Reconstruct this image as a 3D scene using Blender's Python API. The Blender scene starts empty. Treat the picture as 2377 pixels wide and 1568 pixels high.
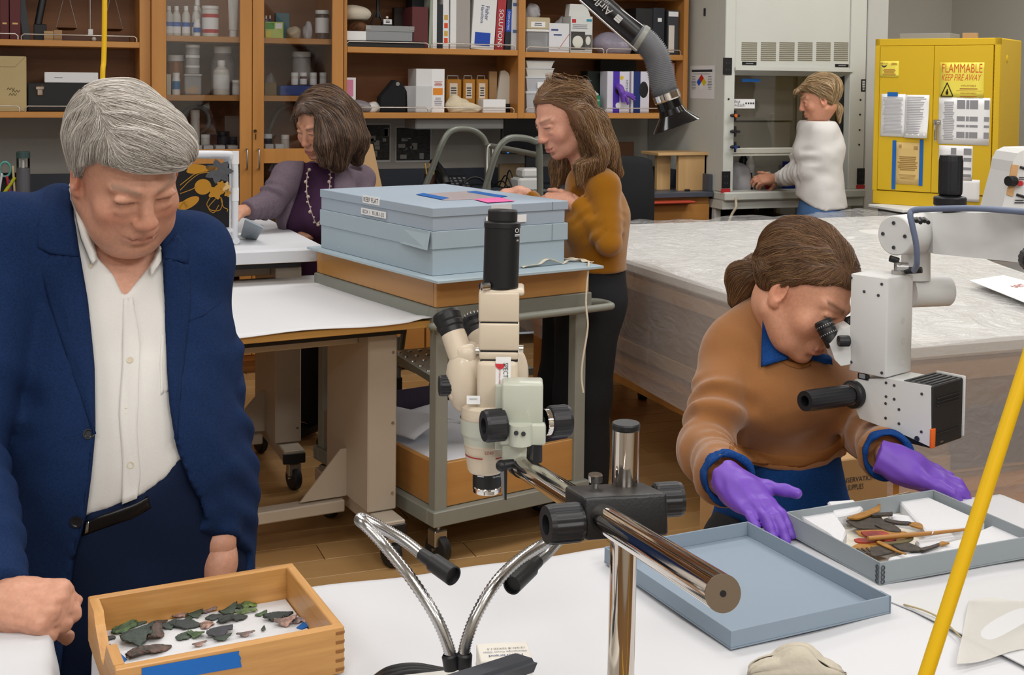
import bpy,bmesh,math,random
import numpy as np
from mathutils import Vector,Matrix,Quaternion
SC=bpy.context.scene
COL=SC.collection
rnd=random.Random(7)
PI=math.pi
# ------------------------------------------------------------------ camera, world, lights, exposure
F,PX,PY,ZC=2900.0,1188.5,321.0,1.55
CAM_YAW,CAM_PITCH,CAM_ROLL=math.radians(21.0),math.radians(2.5),0.011
CM=Matrix.Rotation(-CAM_YAW,3,'Z')@Matrix.Rotation(PI/2-CAM_PITCH,3,'X')@Matrix.Rotation(CAM_ROLL,3,'Z')
cd=bpy.data.cameras.new('camera');cam=bpy.data.objects.new('camera',cd);COL.objects.link(cam)
cam.matrix_world=Matrix.Translation((0,0,ZC))@CM.to_4x4()
cd.sensor_fit='HORIZONTAL';cd.sensor_width=36.0;cd.lens=F/2377*36.0
cd.shift_x=0.0;cd.shift_y=-(784-PY)/2377;cd.clip_start=0.05
cd.dof.use_dof=True;cd.dof.focus_distance=2.0;cd.dof.aperture_fstop=110.0
SC.camera=cam
SC.view_settings.view_transform='Standard';SC.view_settings.look='None'
SC.view_settings.gamma=1.0;SC.view_settings.use_curve_mapping=False
SC.view_settings.exposure=0.0
wd=bpy.data.worlds.new('world');SC.world=wd;wd.use_nodes=True
wd.node_tree.nodes['Background'].inputs[0].default_value=(0.9,0.95,1.0,1)
wd.node_tree.nodes['Background'].inputs[1].default_value=0.25
CEIL=3.1
def area(name,loc,sx,sy,power,color=(1,0.985,0.96),rot=(0,0,0)):
 l=bpy.data.lights.new(name,'AREA');l.shape='RECTANGLE';l.size=sx;l.size_y=sy
 l.energy=power;l.color=color
 o=bpy.data.objects.new(name,l);COL.objects.link(o);o.location=loc;o.rotation_euler=rot
 return o
for i,(lx,ly,pw)in enumerate([(-1.0,-1.2,44),(1.4,-1.2,50),(0.2,0.4,18),(2.2,0.6,20),(0.3,2.6,18),(2.2,2.8,20),(4.0,2.8,20),(0.3,4.9,17),(2.3,4.9,20),(4.2,4.9,20),(-1.8,1.8,20),(-1.6,4.4,15),(5.2,4.6,20)]):  # unseen overhead lights; those behind the camera and at far right are added fill
 area('ceiling_and_fill_light',(lx,ly,CEIL-0.03),1.2,0.6,pw)
# ------------------------------------------------------------------ pixel helpers: a pixel of the photograph to a point of the room
C0=Vector((0,0,ZC))
def ray(px,py):return CM@Vector(((px-PX)/F,(PY-py)/F,-1.0))
def onz(px,py,z):d=ray(px,py);return C0+d*((z-ZC)/d.z)
def ony(px,py,y):d=ray(px,py);return C0+d*(y/d.y)
def onx(px,py,x):d=ray(px,py);return C0+d*(x/d.x)
def at(px,py,t):return C0+ray(px,py)*t
def onplane(px,py,o,n):
 d=ray(px,py);return C0+d*((o-C0).dot(n)/d.dot(n))
CMn=np.array(CM);C0n=np.array(C0)
def projn(P):
 q=(np.asarray(P)-C0n)@CMn
 return PX-F*q[...,0]/q[...,2],PY+F*q[...,1]/q[...,2],-q[...,2]
# ------------------------------------------------------------------ materials
def lin(h):
 h=h.lstrip('#');c=[int(h[i:i+2],16)/255 for i in(0,2,4)]
 return tuple(x/12.92 if x<=.04045 else((x+.055)/1.055)**2.4 for x in c)+(1.0,)
_mats={}
def mat(name,hexc='#808080',rough=0.5,metal=0.0,bump=None,var=None,coat=0.0,sheen=0.0,alpha=1.0,trans=0.0,spec=0.5,stretch=(1,1,1),hex2=None,vcol=False,sss=0.0,emit=0.0,ior=1.45):
 if name in _mats:return _mats[name]
 m=bpy.data.materials.new(name);m.use_nodes=True;_mats[name]=m
 nt=m.node_tree;N=nt.nodes;L=nt.links;b=N['Principled BSDF']
 c=lin(hexc)
 b.inputs['Base Color'].default_value=c;b.inputs['Roughness'].default_value=rough
 b.inputs['Metallic'].default_value=metal;b.inputs['Specular IOR Level'].default_value=spec
 b.inputs['Coat Weight'].default_value=coat;b.inputs['Sheen Weight'].default_value=sheen
 b.inputs['Alpha'].default_value=alpha;b.inputs['Transmission Weight'].default_value=trans
 b.inputs['IOR'].default_value=ior
 if sss:
  b.inputs['Subsurface Weight'].default_value=sss;b.inputs['Subsurface Radius'].default_value=(1,.35,.2);b.inputs['Subsurface Scale'].default_value=.006
 if emit:b.inputs['Emission Color'].default_value=c;b.inputs['Emission Strength'].default_value=emit
 tc=mp=None
 if bump or var:
  tc=N.new('ShaderNodeTexCoord');mp=N.new('ShaderNodeMapping');mp.inputs['Scale'].default_value=stretch
  L.new(tc.outputs['Object'],mp.inputs['Vector'])
 src=None
 if vcol:
  a=N.new('ShaderNodeAttribute');a.attribute_name='Col';src=a.outputs['Color']
 if var:
  n=N.new('ShaderNodeTexNoise');n.inputs['Scale'].default_value=var[0];n.inputs['Detail'].default_value=6;n.inputs['Roughness'].default_value=.6
  L.new(mp.outputs[0],n.inputs['Vector'])
  rp=N.new('ShaderNodeValToRGB');rp.color_ramp.elements[0].position=.32;rp.color_ramp.elements[1].position=.68
  L.new(n.outputs[0],rp.inputs[0])
  if vcol:
   rp.color_ramp.elements[0].color=(1-var[1],)*3+(1,);rp.color_ramp.elements[1].color=(1+var[1]*.5,)*3+(1,)
   mx=N.new('ShaderNodeMix');mx.data_type='RGBA';mx.blend_type='MULTIPLY';mx.inputs[0].default_value=1
   L.new(src,mx.inputs[6]);L.new(rp.outputs[0],mx.inputs[7]);src=mx.outputs[2]
  else:
   c2=lin(hex2)if hex2 else tuple(x*(1-var[1])for x in c[:3])+(1,)
   rp.color_ramp.elements[0].color=c2;rp.color_ramp.elements[1].color=c;src=rp.outputs[0]
 if src:L.new(src,b.inputs['Base Color'])
 if bump:
  n2=N.new('ShaderNodeTexNoise');n2.inputs['Scale'].default_value=bump[0];n2.inputs['Detail'].default_value=4
  L.new(mp.outputs[0],n2.inputs['Vector'])
  bp=N.new('ShaderNodeBump');bp.inputs['Strength'].default_value=bump[1];bp.inputs['Distance'].default_value=bump[2]if len(bump)>2 else .002
  L.new(n2.outputs[0],bp.inputs['Height']);L.new(bp.outputs[0],b.inputs['Normal'])
 return m
def wood(name,h1,h2,axis=0,scale=14,rough=.42,coat=.15):
 st=[1,1,1];st[axis]=.06
 return mat(name,h1,rough=rough,var=(scale,.3),hex2=h2,stretch=tuple(st),bump=(scale*4,.12,.001),coat=coat)
# ------------------------------------------------------------------ things and meshes
_mx={}
def mxof(o):return _mx.get(o.name,Matrix.Identity(4))
def tag(o,label,cat,group=None):
 o['label']=label;o['category']=cat
 if group:o['group']=group
 return o
def thing(name,label,cat,loc=(0,0,0),rz=0.0,group=None,rot=None):
 o=bpy.data.objects.new(name,None);COL.objects.link(o);o.empty_display_size=.05
 o.location=loc
 R=rot.to_3x3()if rot is not None else Matrix.Rotation(rz,3,'Z')
 o.rotation_euler=R.to_euler()
 _mx[o.name]=Matrix.Translation(loc)@R.to_4x4()
 return tag(o,label,cat,group)
def dup(root,loc=None,rz=None,label=None,scale=None):
 r=root.copy();COL.objects.link(r)
 if loc is not None:r.location=loc
 if rz is not None:r.rotation_euler=(0,0,rz)
 if scale is not None:r.scale=scale
 if label:r['label']=label
 _mx[r.name]=Matrix.Translation(r.location)@r.rotation_euler.to_matrix().to_4x4()
 for ch in list(root.children):
  c=ch.copy();COL.objects.link(c);c.parent=r
  for g in ch.children:
   d=g.copy();COL.objects.link(d);d.parent=c
 return r
def frame(z,xhint=None):
 z=Vector(z).normalized();x=Vector(xhint)if xhint is not None else(Vector((1,0,0))if abs(z.x)<.9 else Vector((0,1,0)))
 x=(x-z*x.dot(z)).normalized();y=z.cross(x)
 return Matrix((x,y,z)).transposed()
class MB:
 def __init__(s):s.v=[];s.f=[];s.sm=[];s.mi=[];s.cur=0;s.cols=None
 def add(s,vs,fs,smooth=False,M=None):
  b=len(s.v)
  s.v.extend([tuple(M@Vector(v))for v in vs]if M is not None else[tuple(v)for v in vs])
  for f in fs:s.f.append(tuple(i+b for i in f));s.sm.append(smooth);s.mi.append(s.cur)
  return s
 def m(s,i):s.cur=i;return s
 def box(s,lo,hi,bev=0.0,M=None,seg=1):
  x0,y0,z0=[min(a,b)for a,b in zip(lo,hi)];x1,y1,z1=[max(a,b)for a,b in zip(lo,hi)]
  bev=min(bev,.45*min(x1-x0,y1-y0,z1-z0))
  if bev<=0:
   vs=[(x,y,z)for x in(x0,x1)for y in(y0,y1)for z in(z0,z1)]
   return s.add(vs,[(0,1,3,2),(4,6,7,5),(0,4,5,1),(2,3,7,6),(0,2,6,4),(1,5,7,3)],M=M)
  bm=bmesh.new();bmesh.ops.create_cube(bm,size=1)
  for v in bm.verts:v.co=Vector(((x0+x1)/2+v.co.x*(x1-x0),(y0+y1)/2+v.co.y*(y1-y0),(z0+z1)/2+v.co.z*(z1-z0)))
  bmesh.ops.bevel(bm,geom=bm.edges[:],offset=bev,segments=seg,affect='EDGES',profile=.5)
  bm.verts.index_update()
  s.add([v.co[:]for v in bm.verts],[tuple(v.index for v in f.verts)for f in bm.faces],smooth=seg>1,M=M);bm.free();return s
 def cbox(s,c,size,bev=0.0,M=None,seg=1):
  return s.box([c[i]-size[i]/2 for i in range(3)],[c[i]+size[i]/2 for i in range(3)],bev,M,seg)
 def cyl(s,p0,p1,r0,r1=None,n=16,caps=True):
  r1=r0 if r1 is None else r1;p0=Vector(p0);p1=Vector(p1);R=frame(p1-p0)
  cs=[R@Vector((math.cos(2*PI*i/n),math.sin(2*PI*i/n),0))for i in range(n)]
  s.add([p0+c*r0 for c in cs]+[p1+c*r1 for c in cs],[(i,(i+1)%n,n+(i+1)%n,n+i)for i in range(n)],True)
  if caps:
   s.add([p0+c*r0 for c in cs],[tuple(range(n-1,-1,-1))]);s.add([p1+c*r1 for c in cs],[tuple(range(n))])
  return s
 def lathe(s,prof,p0=(0,0,0),axis=(0,0,1),n=20,sharp=.5,rib=None,smooth=True):
  R=frame(axis);p0=Vector(p0)
  rows=[];vs=[]
  def rowv(r,z):
   o=[]
   for i in range(n):
    rr=r if not rib else r*(1-(rib if(i%2)else 0))
    a=2*PI*i/n;o.append(p0+R@Vector((rr*math.cos(a),rr*math.sin(a),z)))
   return o
  for(r0,z0),(r1,z1)in zip(prof[:-1],prof[1:]):
   if abs(r0-r1)<1e-9 and abs(z0-z1)<1e-9:continue
   s.add(rowv(r0,z0)+rowv(r1,z1),[(i,(i+1)%n,n+(i+1)%n,n+i)for i in range(n)],smooth and not rib)
  return s
 def tube(s,pts,r,n=8,caps=True,closed=False):
  pts=[Vector(p)for p in pts];k=len(pts);rs=r if hasattr(r,'__len__')else[r]*k
  t0=(pts[1]-pts[0]).normalized();R=frame(t0);x=R.col[0]
  vs=[]
  for i in range(k):
   t=(pts[min(i+1,k-1)]-pts[max(i-1,0)])
   if closed:t=pts[(i+1)%k]-pts[i-1]
   t=t.normalized();x=(x-t*x.dot(t)).normalized();y=t.cross(x)
   vs+=[pts[i]+(x*math.cos(2*PI*j/n)+y*math.sin(2*PI*j/n))*rs[i]for j in range(n)]
  fs=[(i*n+j,i*n+(j+1)%n,(i+1)*n+(j+1)%n,(i+1)*n+j)for i in range(k-1)for j in range(n)]
  if closed:fs+=[((k-1)*n+j,(k-1)*n+(j+1)%n,(j+1)%n,j)for j in range(n)]
  s.add(vs,fs,True)
  if caps and not closed:
   s.add(vs[:n],[tuple(range(n-1,-1,-1))]);s.add(vs[-n:],[tuple(range(n))])
  return s
 def ell(s,c,r,n=16,m=10,M=None):
  c=Vector(c);r=(r,r,r)if not hasattr(r,'__len__')else r
  vs=[c+Vector((0,0,r[2]))]
  for j in range(1,m):
   for i in range(n):
    a=2*PI*i/n;b=PI*j/m;vs.append(c+Vector((r[0]*math.sin(b)*math.cos(a),r[1]*math.sin(b)*math.sin(a),r[2]*math.cos(b))))
  vs.append(c-Vector((0,0,r[2])))
  fs=[(0,1+i,1+(i+1)%n)for i in range(n)]
  fs+=[(1+j*n+i,1+(j+1)*n+i,1+(j+1)*n+(i+1)%n,1+j*n+(i+1)%n)for j in range(m-2)for i in range(n)]
  e=len(vs)-1;fs+=[(e,1+(m-2)*n+(i+1)%n,1+(m-2)*n+i)for i in range(n)]
  return s.add(vs,fs,True,M)
 def prism(s,poly,h0,h1,M=None,smooth=False):
  n=len(poly);a=[(p[0],p[1],h0)for p in poly];b=[(p[0],p[1],h1)for p in poly]
  s.add(a+b,[(i,(i+1)%n,n+(i+1)%n,n+i)for i in range(n)],smooth,M)
  s.add(a,[tuple(range(n-1,-1,-1))],False,M);return s.add(b,[tuple(range(n))],False,M)
 def prism3(s,pts,d):
  n=len(pts);d=Vector(d);a=[Vector(p)for p in pts];b=[p+d for p in a]
  s.add(a+b,[(i,(i+1)%n,n+(i+1)%n,n+i)for i in range(n)]);s.add(a,[tuple(range(n-1,-1,-1))]);return s.add(b,[tuple(range(n))])
 def sheet(s,fn,nu,nv,th=0.0,smooth=True):
  g=[[Vector(fn(i/nu,j/nv))for j in range(nv+1)]for i in range(nu+1)]
  w=nv+1;vs=[p for r in g for p in r]
  fs=[(i*w+j,(i+1)*w+j,(i+1)*w+j+1,i*w+j+1)for i in range(nu)for j in range(nv)]
  if th:
   k=len(vs);nn=[]
   for i in range(nu+1):
    for j in range(nv+1):
     du=g[min(i+1,nu)][j]-g[max(i-1,0)][j];dv=g[i][min(j+1,nv)]-g[i][max(j-1,0)]
     q=du.cross(dv);nn.append(q.normalized()if q.length>1e-12 else Vector((0,0,1)))
   vs2=[p-q*th for p,q in zip(vs,nn)]
   ed=[(i*w,(i+1)*w)for i in range(nu)]+[((i+1)*w+nv,i*w+nv)for i in range(nu)]+[(j+1,j)for j in range(nv)]+[(nu*w+j,nu*w+j+1)for j in range(nv)]
   s.add(vs+vs2,fs+[tuple(reversed([q+k for q in f]))for f in fs]+[(a,a+k,b+k,b)for a,b in ed],smooth)
  else:s.add(vs,fs,smooth)
  return s
 def mesh(s,name,mats,inv=None):
  me=bpy.data.meshes.new(name)
  vs=s.v if inv is None else[tuple(inv@Vector(v))for v in s.v]
  me.from_pydata(vs,[],s.f)
  for m in(mats if isinstance(mats,(list,tuple))else[mats]):me.materials.append(m)
  me.polygons.foreach_set('use_smooth',s.sm)
  if any(s.mi):me.polygons.foreach_set('material_index',s.mi)
  me.update();return me
 def build(s,name,mats,parent=None,world=False,label=None):
  inv=None
  if parent is not None and world:inv=mxof(parent).inverted()
  o=bpy.data.objects.new(name,s.mesh(name,mats,inv));COL.objects.link(o)
  if parent is not None:
   o.parent=parent
   _mx[o.name]=mxof(parent)
  if label:o['label']=label
  if name in STUFF:o['kind']='stuff'
  return o
STUFF=('print','dark_cells','socket','lettering','light_shapes','vent','label_print','scale_marks','strands','hinge','vent_slots','studs','wing_emblem','flame_sign','wire_rail','motif')
def struct(o):o['kind']='structure';return o
def one(mb,name,mats,label,cat,group=None,origin=None):
 """a thing that is a single mesh, its origin at its base"""
 xs=np.array(mb.v);og=Vector(origin)if origin is not None else Vector((xs[:,0].mean(),xs[:,1].mean(),xs[:,2].min()))
 me=mb.mesh(name,mats,Matrix.Translation(-og));o=bpy.data.objects.new(name,me);COL.objects.link(o);o.location=og
 _mx[o.name]=Matrix.Translation(og)
 return tag(o,label,cat,group)
_txt={}
def text_mesh(s):
 if s in _txt:return _txt[s]
 cu=bpy.data.curves.new('t','FONT');cu.body=s;cu.align_x='CENTER';cu.align_y='CENTER';cu.size=1.0;cu.resolution_u=3
 ob=bpy.data.objects.new('t',cu);me=bpy.data.meshes.new_from_object(ob)
 vs=[v.co.copy()for v in me.vertices];fs=[tuple(p.vertices)for p in me.polygons]
 w=(max(v.x for v in vs)-min(v.x for v in vs))if vs else 1;h=(max(v.y for v in vs)-min(v.y for v in vs))if vs else 1
 cx=(max(v.x for v in vs)+min(v.x for v in vs))/2;cy=(max(v.y for v in vs)+min(v.y for v in vs))/2
 bpy.data.objects.remove(ob);bpy.data.curves.remove(cu);bpy.data.meshes.remove(me)
 _txt[s]=([Vector((v.x-cx,v.y-cy,0))for v in vs],fs,w,h);return _txt[s]
def put_text(mb,s,c,xd,yd,w=None,h=None,lift=.0006):
 """lettering with its centre at c, running along xd, upright along yd, fitted to width w and/or height h"""
 vs,fs,tw,th=text_mesh(s);xd=Vector(xd).normalized();yd=Vector(yd).normalized();n=xd.cross(yd)
 sx=(w/tw)if w else None;sy=(h/th)if h else None
 sx=sx or sy;sy=sy or sx
 mb.add([Vector(c)+xd*v.x*sx+yd*v.y*sy+n*lift for v in vs],fs);return mb
def spl(pts,n=8):
 """smooth path through pts"""
 P=[Vector(p)for p in pts];P=[P[0]*2-P[1]]+P+[P[-1]*2-P[-2]];out=[]
 for i in range(1,len(P)-2):
  a,b,c,d=P[i-1:i+3]
  for k in range(n):
   t=k/n;out.append(.5*((2*b)+(c-a)*t+(2*a-5*b+4*c-d)*t*t+(3*b-a-3*c+d)*t**3))
 out.append(P[-2]);return out
X3,Y3,Z3=Vector((1,0,0)),Vector((0,1,0)),Vector((0,0,1))
def hatch(mb,c,xd,yd,w,h,rows,th=.5,jit=.35,lift=.0007,left=False):
 """rows of small printed strokes standing for illegible small print on a sheet"""
 xd=Vector(xd).normalized();yd=Vector(yd).normalized();n=xd.cross(yd)*lift;c=Vector(c)
 for i in range(rows):
  ww=w*(1-jit*rnd.random());y=h*(.5-(i+.5)/rows);t=h/rows*th/2;x0=-w/2 if left else-ww/2
  mb.add([c+n+xd*x0+yd*(y-t),c+n+xd*(x0+ww)+yd*(y-t),c+n+xd*(x0+ww)+yd*(y+t),c+n+xd*x0+yd*(y+t)],[(0,1,2,3)])
 return mb
# ------------------------------------------------------------------ shared materials
M_WALL=mat('wall_paint','#c3c0b8',.85,bump=(60,.05),var=(3,.04))
M_CEIL=mat('ceiling_paint','#e4e4e0',.9)
M_OAK=wood('oak_honey','#c48a48','#b2793a',axis=2)
M_OAKX=wood('oak_honey_across','#c78d4b','#b57c3d',axis=0)
M_OAKSHADE=wood('oak_back_shaded','#8f5d34','#7b4c28',axis=0,rough=.55)  # darker oak: the shade inside the cases is put into its colour
M_STEEL=mat('brushed_steel','#b8b8b8',.3,1.0)
M_CHROME=mat('chrome','#d8d4d0',.06,1.0)
M_BLACK=mat('black_plastic','#16171a',.45,bump=(300,.1,.0005))
M_BLACKG=mat('black_gloss','#0c0c0e',.15)
M_WHITE=mat('white_plastic','#e6e6e4',.4)
M_PAPER=mat('paper_white','#e9e9ea',.8)
M_INK=mat('printed_ink','#3a3a40',.8)
M_GREYINK=mat('grey_ink','#9a9aa2',.8)
def glass_mat(name,tint,rough,base=.04):
 m=bpy.data.materials.new(name);m.use_nodes=True;nt=m.node_tree;N=nt.nodes;L=nt.links;N.clear()
 out=N.new('ShaderNodeOutputMaterial');mx=N.new('ShaderNodeMixShader');tr=N.new('ShaderNodeBsdfTransparent');gl=N.new('ShaderNodeBsdfGlossy');fr=N.new('ShaderNodeFresnel')
 ad=N.new('ShaderNodeMath');ad.operation='ADD';ad.inputs[1].default_value=base;ad.use_clamp=True
 fr.inputs['IOR'].default_value=1.45;tr.inputs['Color'].default_value=lin(tint);gl.inputs['Roughness'].default_value=rough
 L.new(fr.outputs[0],ad.inputs[0]);L.new(ad.outputs[0],mx.inputs[0]);L.new(tr.outputs[0],mx.inputs[1]);L.new(gl.outputs[0],mx.inputs[2]);L.new(mx.outputs[0],out.inputs[0]);return m
M_GLASS=glass_mat('window_glass','#ffffff',.03,.015)
M_CLEAR=mat('clear_plastic','#dfe3e8',.12,alpha=.32)
M_BAG=mat('plastic_bag','#d5d5dc',.15,alpha=.5,bump=(25,.8,.01))
M_CARD=mat('cardboard','#b18c5f',.85,var=(8,.08))
M_BLUETAPE=mat('blue_tape','#0d5fae',.65)
M_RED=mat('red_plastic','#b8262c',.5)
M_TOP=mat('worktop_slate','#4d535f',.4,var=(200,.15))
M_GREYMETAL=mat('grey_enamel','#8f918b',.42,var=(5,.06))
YW,YF=7.2,6.6 # back wall, bookcase fronts
# ------------------------------------------------------------------ room shell
fl=MB()
M_FLOOR=wood('floor_maple','#c09a68','#b08856',axis=0,scale=5,rough=.38,coat=.1)
M_FLOOR2=wood('floor_maple_dark','#b8905e','#a87f4e',axis=0,scale=5,rough=.38,coat=.1)
fl.box((-3.2,-2.4,-.12),(7.2,7.2,-.012))
floor=struct(fl.build('floor',mat('subfloor','#7a5a34',.7)))
# floor boards, laid in rows along the back wall
bw,bl=.14,1.3
bd=[MB().box((0,0,-.012),(bl-.003,bw-.002,0),.0012).mesh('floor_board',m)for m in(M_FLOOR,M_FLOOR2)]
nb=0
for r in range(int((6.95-1.7)/bw)):
 off=(r*.47)%bl
 for c in range(-1,6):
  x=-.7+c*bl-off
  if x<-1.6 or x>4.6 or nb>=290:continue
  o=bpy.data.objects.new('floor_board',bd[rnd.random()<.4]);COL.objects.link(o);o.parent=floor;o.location=(x,1.7+r*bw,0);nb+=1
def wall(name,lo,hi,m=M_WALL):return struct(MB().box(lo,hi).build(name,m))
wall('wall_back',(-3.2,YW,0),(7.2,YW+.2,CEIL))
wall('wall_left',(-3.2,-2.4,0),(-3.0,YW,CEIL))
wall('wall_right',(6.1,-2.4,0),(6.3,YW,CEIL))
wall('wall_front',(-3.2,-2.4,0),(6.3,-2.2,CEIL))
wall('ceiling',(-3.2,-2.4,CEIL),(6.3,YW+.2,CEIL+.1),M_CEIL)
xc=ony(2012,100,6.45).x
struct(MB().box((xc+.005,6.45,0),(xc+.16,YW,CEIL),.004).build('trim_1',mat('trim_white','#d6d6d2',.7))) # white pier right of the hood
struct(MB().box((-3.0,YW-.015,0),(1.0,YW,.1)).build('baseboard_back',mat('vinyl_base','#5a5550',.6)))
# ------------------------------------------------------------------ back wall casework
def px(p,y=YF):return ony(p,150,y).x
def bx(p0,p1,ptop,zb,yf,d,pmid=None):
 pm=(p0+p1)/2;a=ony(p0,ptop,yf);b=ony(p1,ptop,yf);c=ony(pm,ptop,yf)
 return(a.x,yf,zb),(b.x,yf+d,c.z)
Z1,Z2,ZT=1.74,1.385,2.12 # upper shelf, lower shelf, shelf above the frame
def rail(mb,x0,x1,z,y=YF+.012,r=.0035,h=.028):
 mb.tube([(x0,y,z),(x0,y,z+h-.01),(x0+.012,y,z+h),(x1-.012,y,z+h),(x1,y,z+h-.01),(x1,y,z)],r,6)
def casework(label,x0,x1,y0,y1,z0,z1,shelves,sides,rails=(),dividers=()):
 t=thing('bookcase',label,'bookcase',(x0,y0,z0))
 MB().box((x0+.02,y1-.012,z0),(x1-.02,y1,z1)).build('back_panel',M_OAKSHADE,t,True)
 for a,b in sides:MB().box((a,y0,z0),(b,y1-.012,z1),.002).build('side_panel',M_OAK,t,True)
 for a,b,z,th in shelves:MB().box((a,y0+.004,z-th),(b,y1-.012,z),.002).build('shelf',M_OAKX,t,True)
 for a,b,z in rails:
  m=MB();rail(m,a,b,z);m.build('wire_rail',mat('rail_wire','#c9c3bb',.3,.8),t,True)
 return t
# open shelves on the far left
xl1=px(350)
casework('open oak shelves at far left holding a balance and a black case',-1.1,xl1,YF,6.97,Z2-.03,2.6,
[(-1.08,xl1-.05,Z1,.03),(-1.08,xl1-.05,Z2,.03),(-1.08,xl1-.05,ZT,.03)],[(-1.1,-1.07),(px(324),xl1)],
[(-.45,px(42),Z1),(px(50),px(318),Z1),(-.45,px(45),Z2),(px(58),px(318),Z2)])
# open shelves to the right, two bays
xr0,xd0,xd1,xr1=px(798),px(1203),px(1219),px(1597)
casework('open oak bookcase with two bays of binders, boxes and gloves',xr0,xr1,YF,6.97,Z2-.032,2.6,
[(xr0+.02,xd0,Z1,.032),(xd1,xr1-.03,Z1-.008,.032),(xr0+.02,xr1-.03,Z2-.0005,.032),(xr0+.02,xr1-.03,2.09,.03)],
[(xr0,xr0+.018),(xd0,xd1),(xr1-.03,xr1)],
[(px(806),px(996),Z1),(px(1003),px(1198),Z1),(px(806),px(996),Z2),(px(1003),px(1196),Z2),(px(1224),px(1403),Z1-.008),(px(1410),px(1582),Z1-.008),(px(1224),px(1403),Z2),(px(1410),px(1560),Z2)])
for xx0,xx1 in((-1.0,xl1-.1),(xr0+.1,xr1-.1)):
 struct(MB().box((xx0,6.971,1.45),(xx1,YW,1.6)).build('trim_%d'%(2 if xx0<0 else 3),M_OAKX))
# tall glazed cabinet
YC=6.56
cx0,cx1=px(352,YC),px(797,YC)
tc=thing('glazed_cabinet','tall oak cabinet with two glass doors full of jars','cabinet',(cx0,YC,0))
B=MB().box((cx0,YC+.03,.0),(cx0+.022,YW-.02,2.7)).box((cx1-.022,YC+.03,0),(cx1,YW-.02,2.7)).build('side_panel',M_OAK,tc,True)
MB().box((cx0+.022,YW-.035,0),(cx1-.022,YW-.02,2.7)).build('back_panel',M_OAKSHADE,tc,True)
MB().box((cx0+.022,YC+.1,0),(cx1-.022,YW-.04,.09)).build('plinth',M_OAK,tc,True)
MB().box((cx0,YC,2.68),(cx1,YW-.02,2.75)).build('top_panel',M_OAKX,tc,True)
zs=[ony(470,84,YC+.05).z,ony(470,221,YC+.05).z,ony(470,357,YC+.05).z,.62,.1]
for z in zs:MB().box((cx0+.024,YC+.045,z-.03),(cx1-.024,YW-.04,z),.002).build('shelf',M_OAKX,tc,True)
def door(p0,p1,gl,gr,hx):
 a,b=px(p0,YC),px(p1,YC);g0,g1=px(gl,YC),px(gr,YC);zr1=ony(580,346,YC).z;zr0=ony(580,380,YC).z
 m=MB().box((a,YC,.11),(g0,YC+.024,2.68),.002).box((g1,YC,.11),(b,YC+.024,2.68),.002)
 for z0,z1 in((.11,.2),(zr0,zr1),(2.6,2.68)):m.box((g0,YC+.001,z0),(g1,YC+.023,z1),.001)
 d=m.build('door',M_OAK,tc,True)
 MB().box((g0-.006,YC+.010,zr1-.004),(g1+.006,YC+.014,2.605)).build('glass_pane',M_GLASS,d,True)
 MB().box((g0-.006,YC+.010,.195),(g1+.006,YC+.014,zr0+.004)).build('glass_pane',M_GLASS,d,True)
 h0=ony(hx,392,YC).z;h1=ony(hx,346,YC).z;xh=px(hx,YC)
 MB().tube([(xh,YC,h0),(xh,YC-.028,h0),(xh,YC-.032,h0+.01),(xh,YC-.032,h1-.01),(xh,YC-.028,h1),(xh,YC,h1)],.0045,8).build('handle',M_STEEL,d,True)
 return d
door(352,585,386,557,572);dr=door(586.5,797,613,771,600)
lk=MB();p=ony(592,304,YC);lk.cyl(p,p+Vector((0,-.012,0)),.008,n=12);lk.cbox(p+Vector((0,-.014,0)),(.003,.02,.012));lk.cbox(p+Vector((.001,-.012,-.03)),(.006,.002,.03));lk.build('lock_key',mat('aged_brass','#5b4a2c',.4,.9),dr,True)
# bench below the shelves
ZB,YB=.935,6.34
def bench(label,x0,x1,zt=ZB,yf=YB):
 t=thing('worktop',label,'counter',(x0,yf,zt-.03))
 MB().box((x0,yf,zt-.03),(x1,YW-.005,zt),.003).build('slab',M_TOP,t,True)
 MB().box((x0,YW-.03,zt),(x1,YW-.005,zt+.1),.002).build('backsplash',M_TOP,t,True)
 if x1>3:MB().box((x1-.02,yf+.02,zt),(x1,YW-.03,zt+.1),.002).build('side_splash',M_TOP,t,True)
 return t
bench('slate grey worktop under the left shelves behind the man',-1.6,cx0-.01)
bench('slate grey worktop with telephone and monitor under the bookcase',cx1+.01,3.695)
def base_cabinet(label,x0,x1,cols,rows,yf=YB+.03):
 t=thing('base_cabinet',label,'cabinet',(x0,yf,0));z1=ZB-.032
 MB().box((x0,yf+.02,.1),(x1,YW-.01,z1)).build('carcass',M_OAK,t,True)
 MB().box((x0,yf+.09,0),(x1,YW-.01,.1)).build('plinth',M_BLACK,t,True)
 w=(x1-x0)/cols;zz=[.12]+rows
 for c in range(cols):
  for z0,z1r in zip(zz[:-1],zz[1:]):
   a=x0+c*w+.006;b=x0+(c+1)*w-.006
   d=MB().box((a,yf,z0+.004),(b,yf+.019,z1r-.004),.002).build('drawer' if z1r-z0<.3 else 'door',M_OAKX,t,True)
   xm=(a+b)/2;zm=(z0+z1r)/2
   MB().tube([(xm-.05,yf+.001,zm),(xm-.05,yf-.026,zm),(xm+.05,yf-.026,zm),(xm+.05,yf,zm)],.0045,8).build('handle',M_STEEL,d,True)
 return t
xe=3.69
base_cabinet('oak drawer unit under the worktop end beside the fume hood',xe-.62,xe,1,[.36,.62,.865])
base_cabinet('oak base cabinets under the worktop behind the box cart',cx1+.02,2.35,2,[.62,.87])
base_cabinet('oak base cabinets at far left behind the man',-1.55,cx0-.02,3,[.62,.87])
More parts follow.
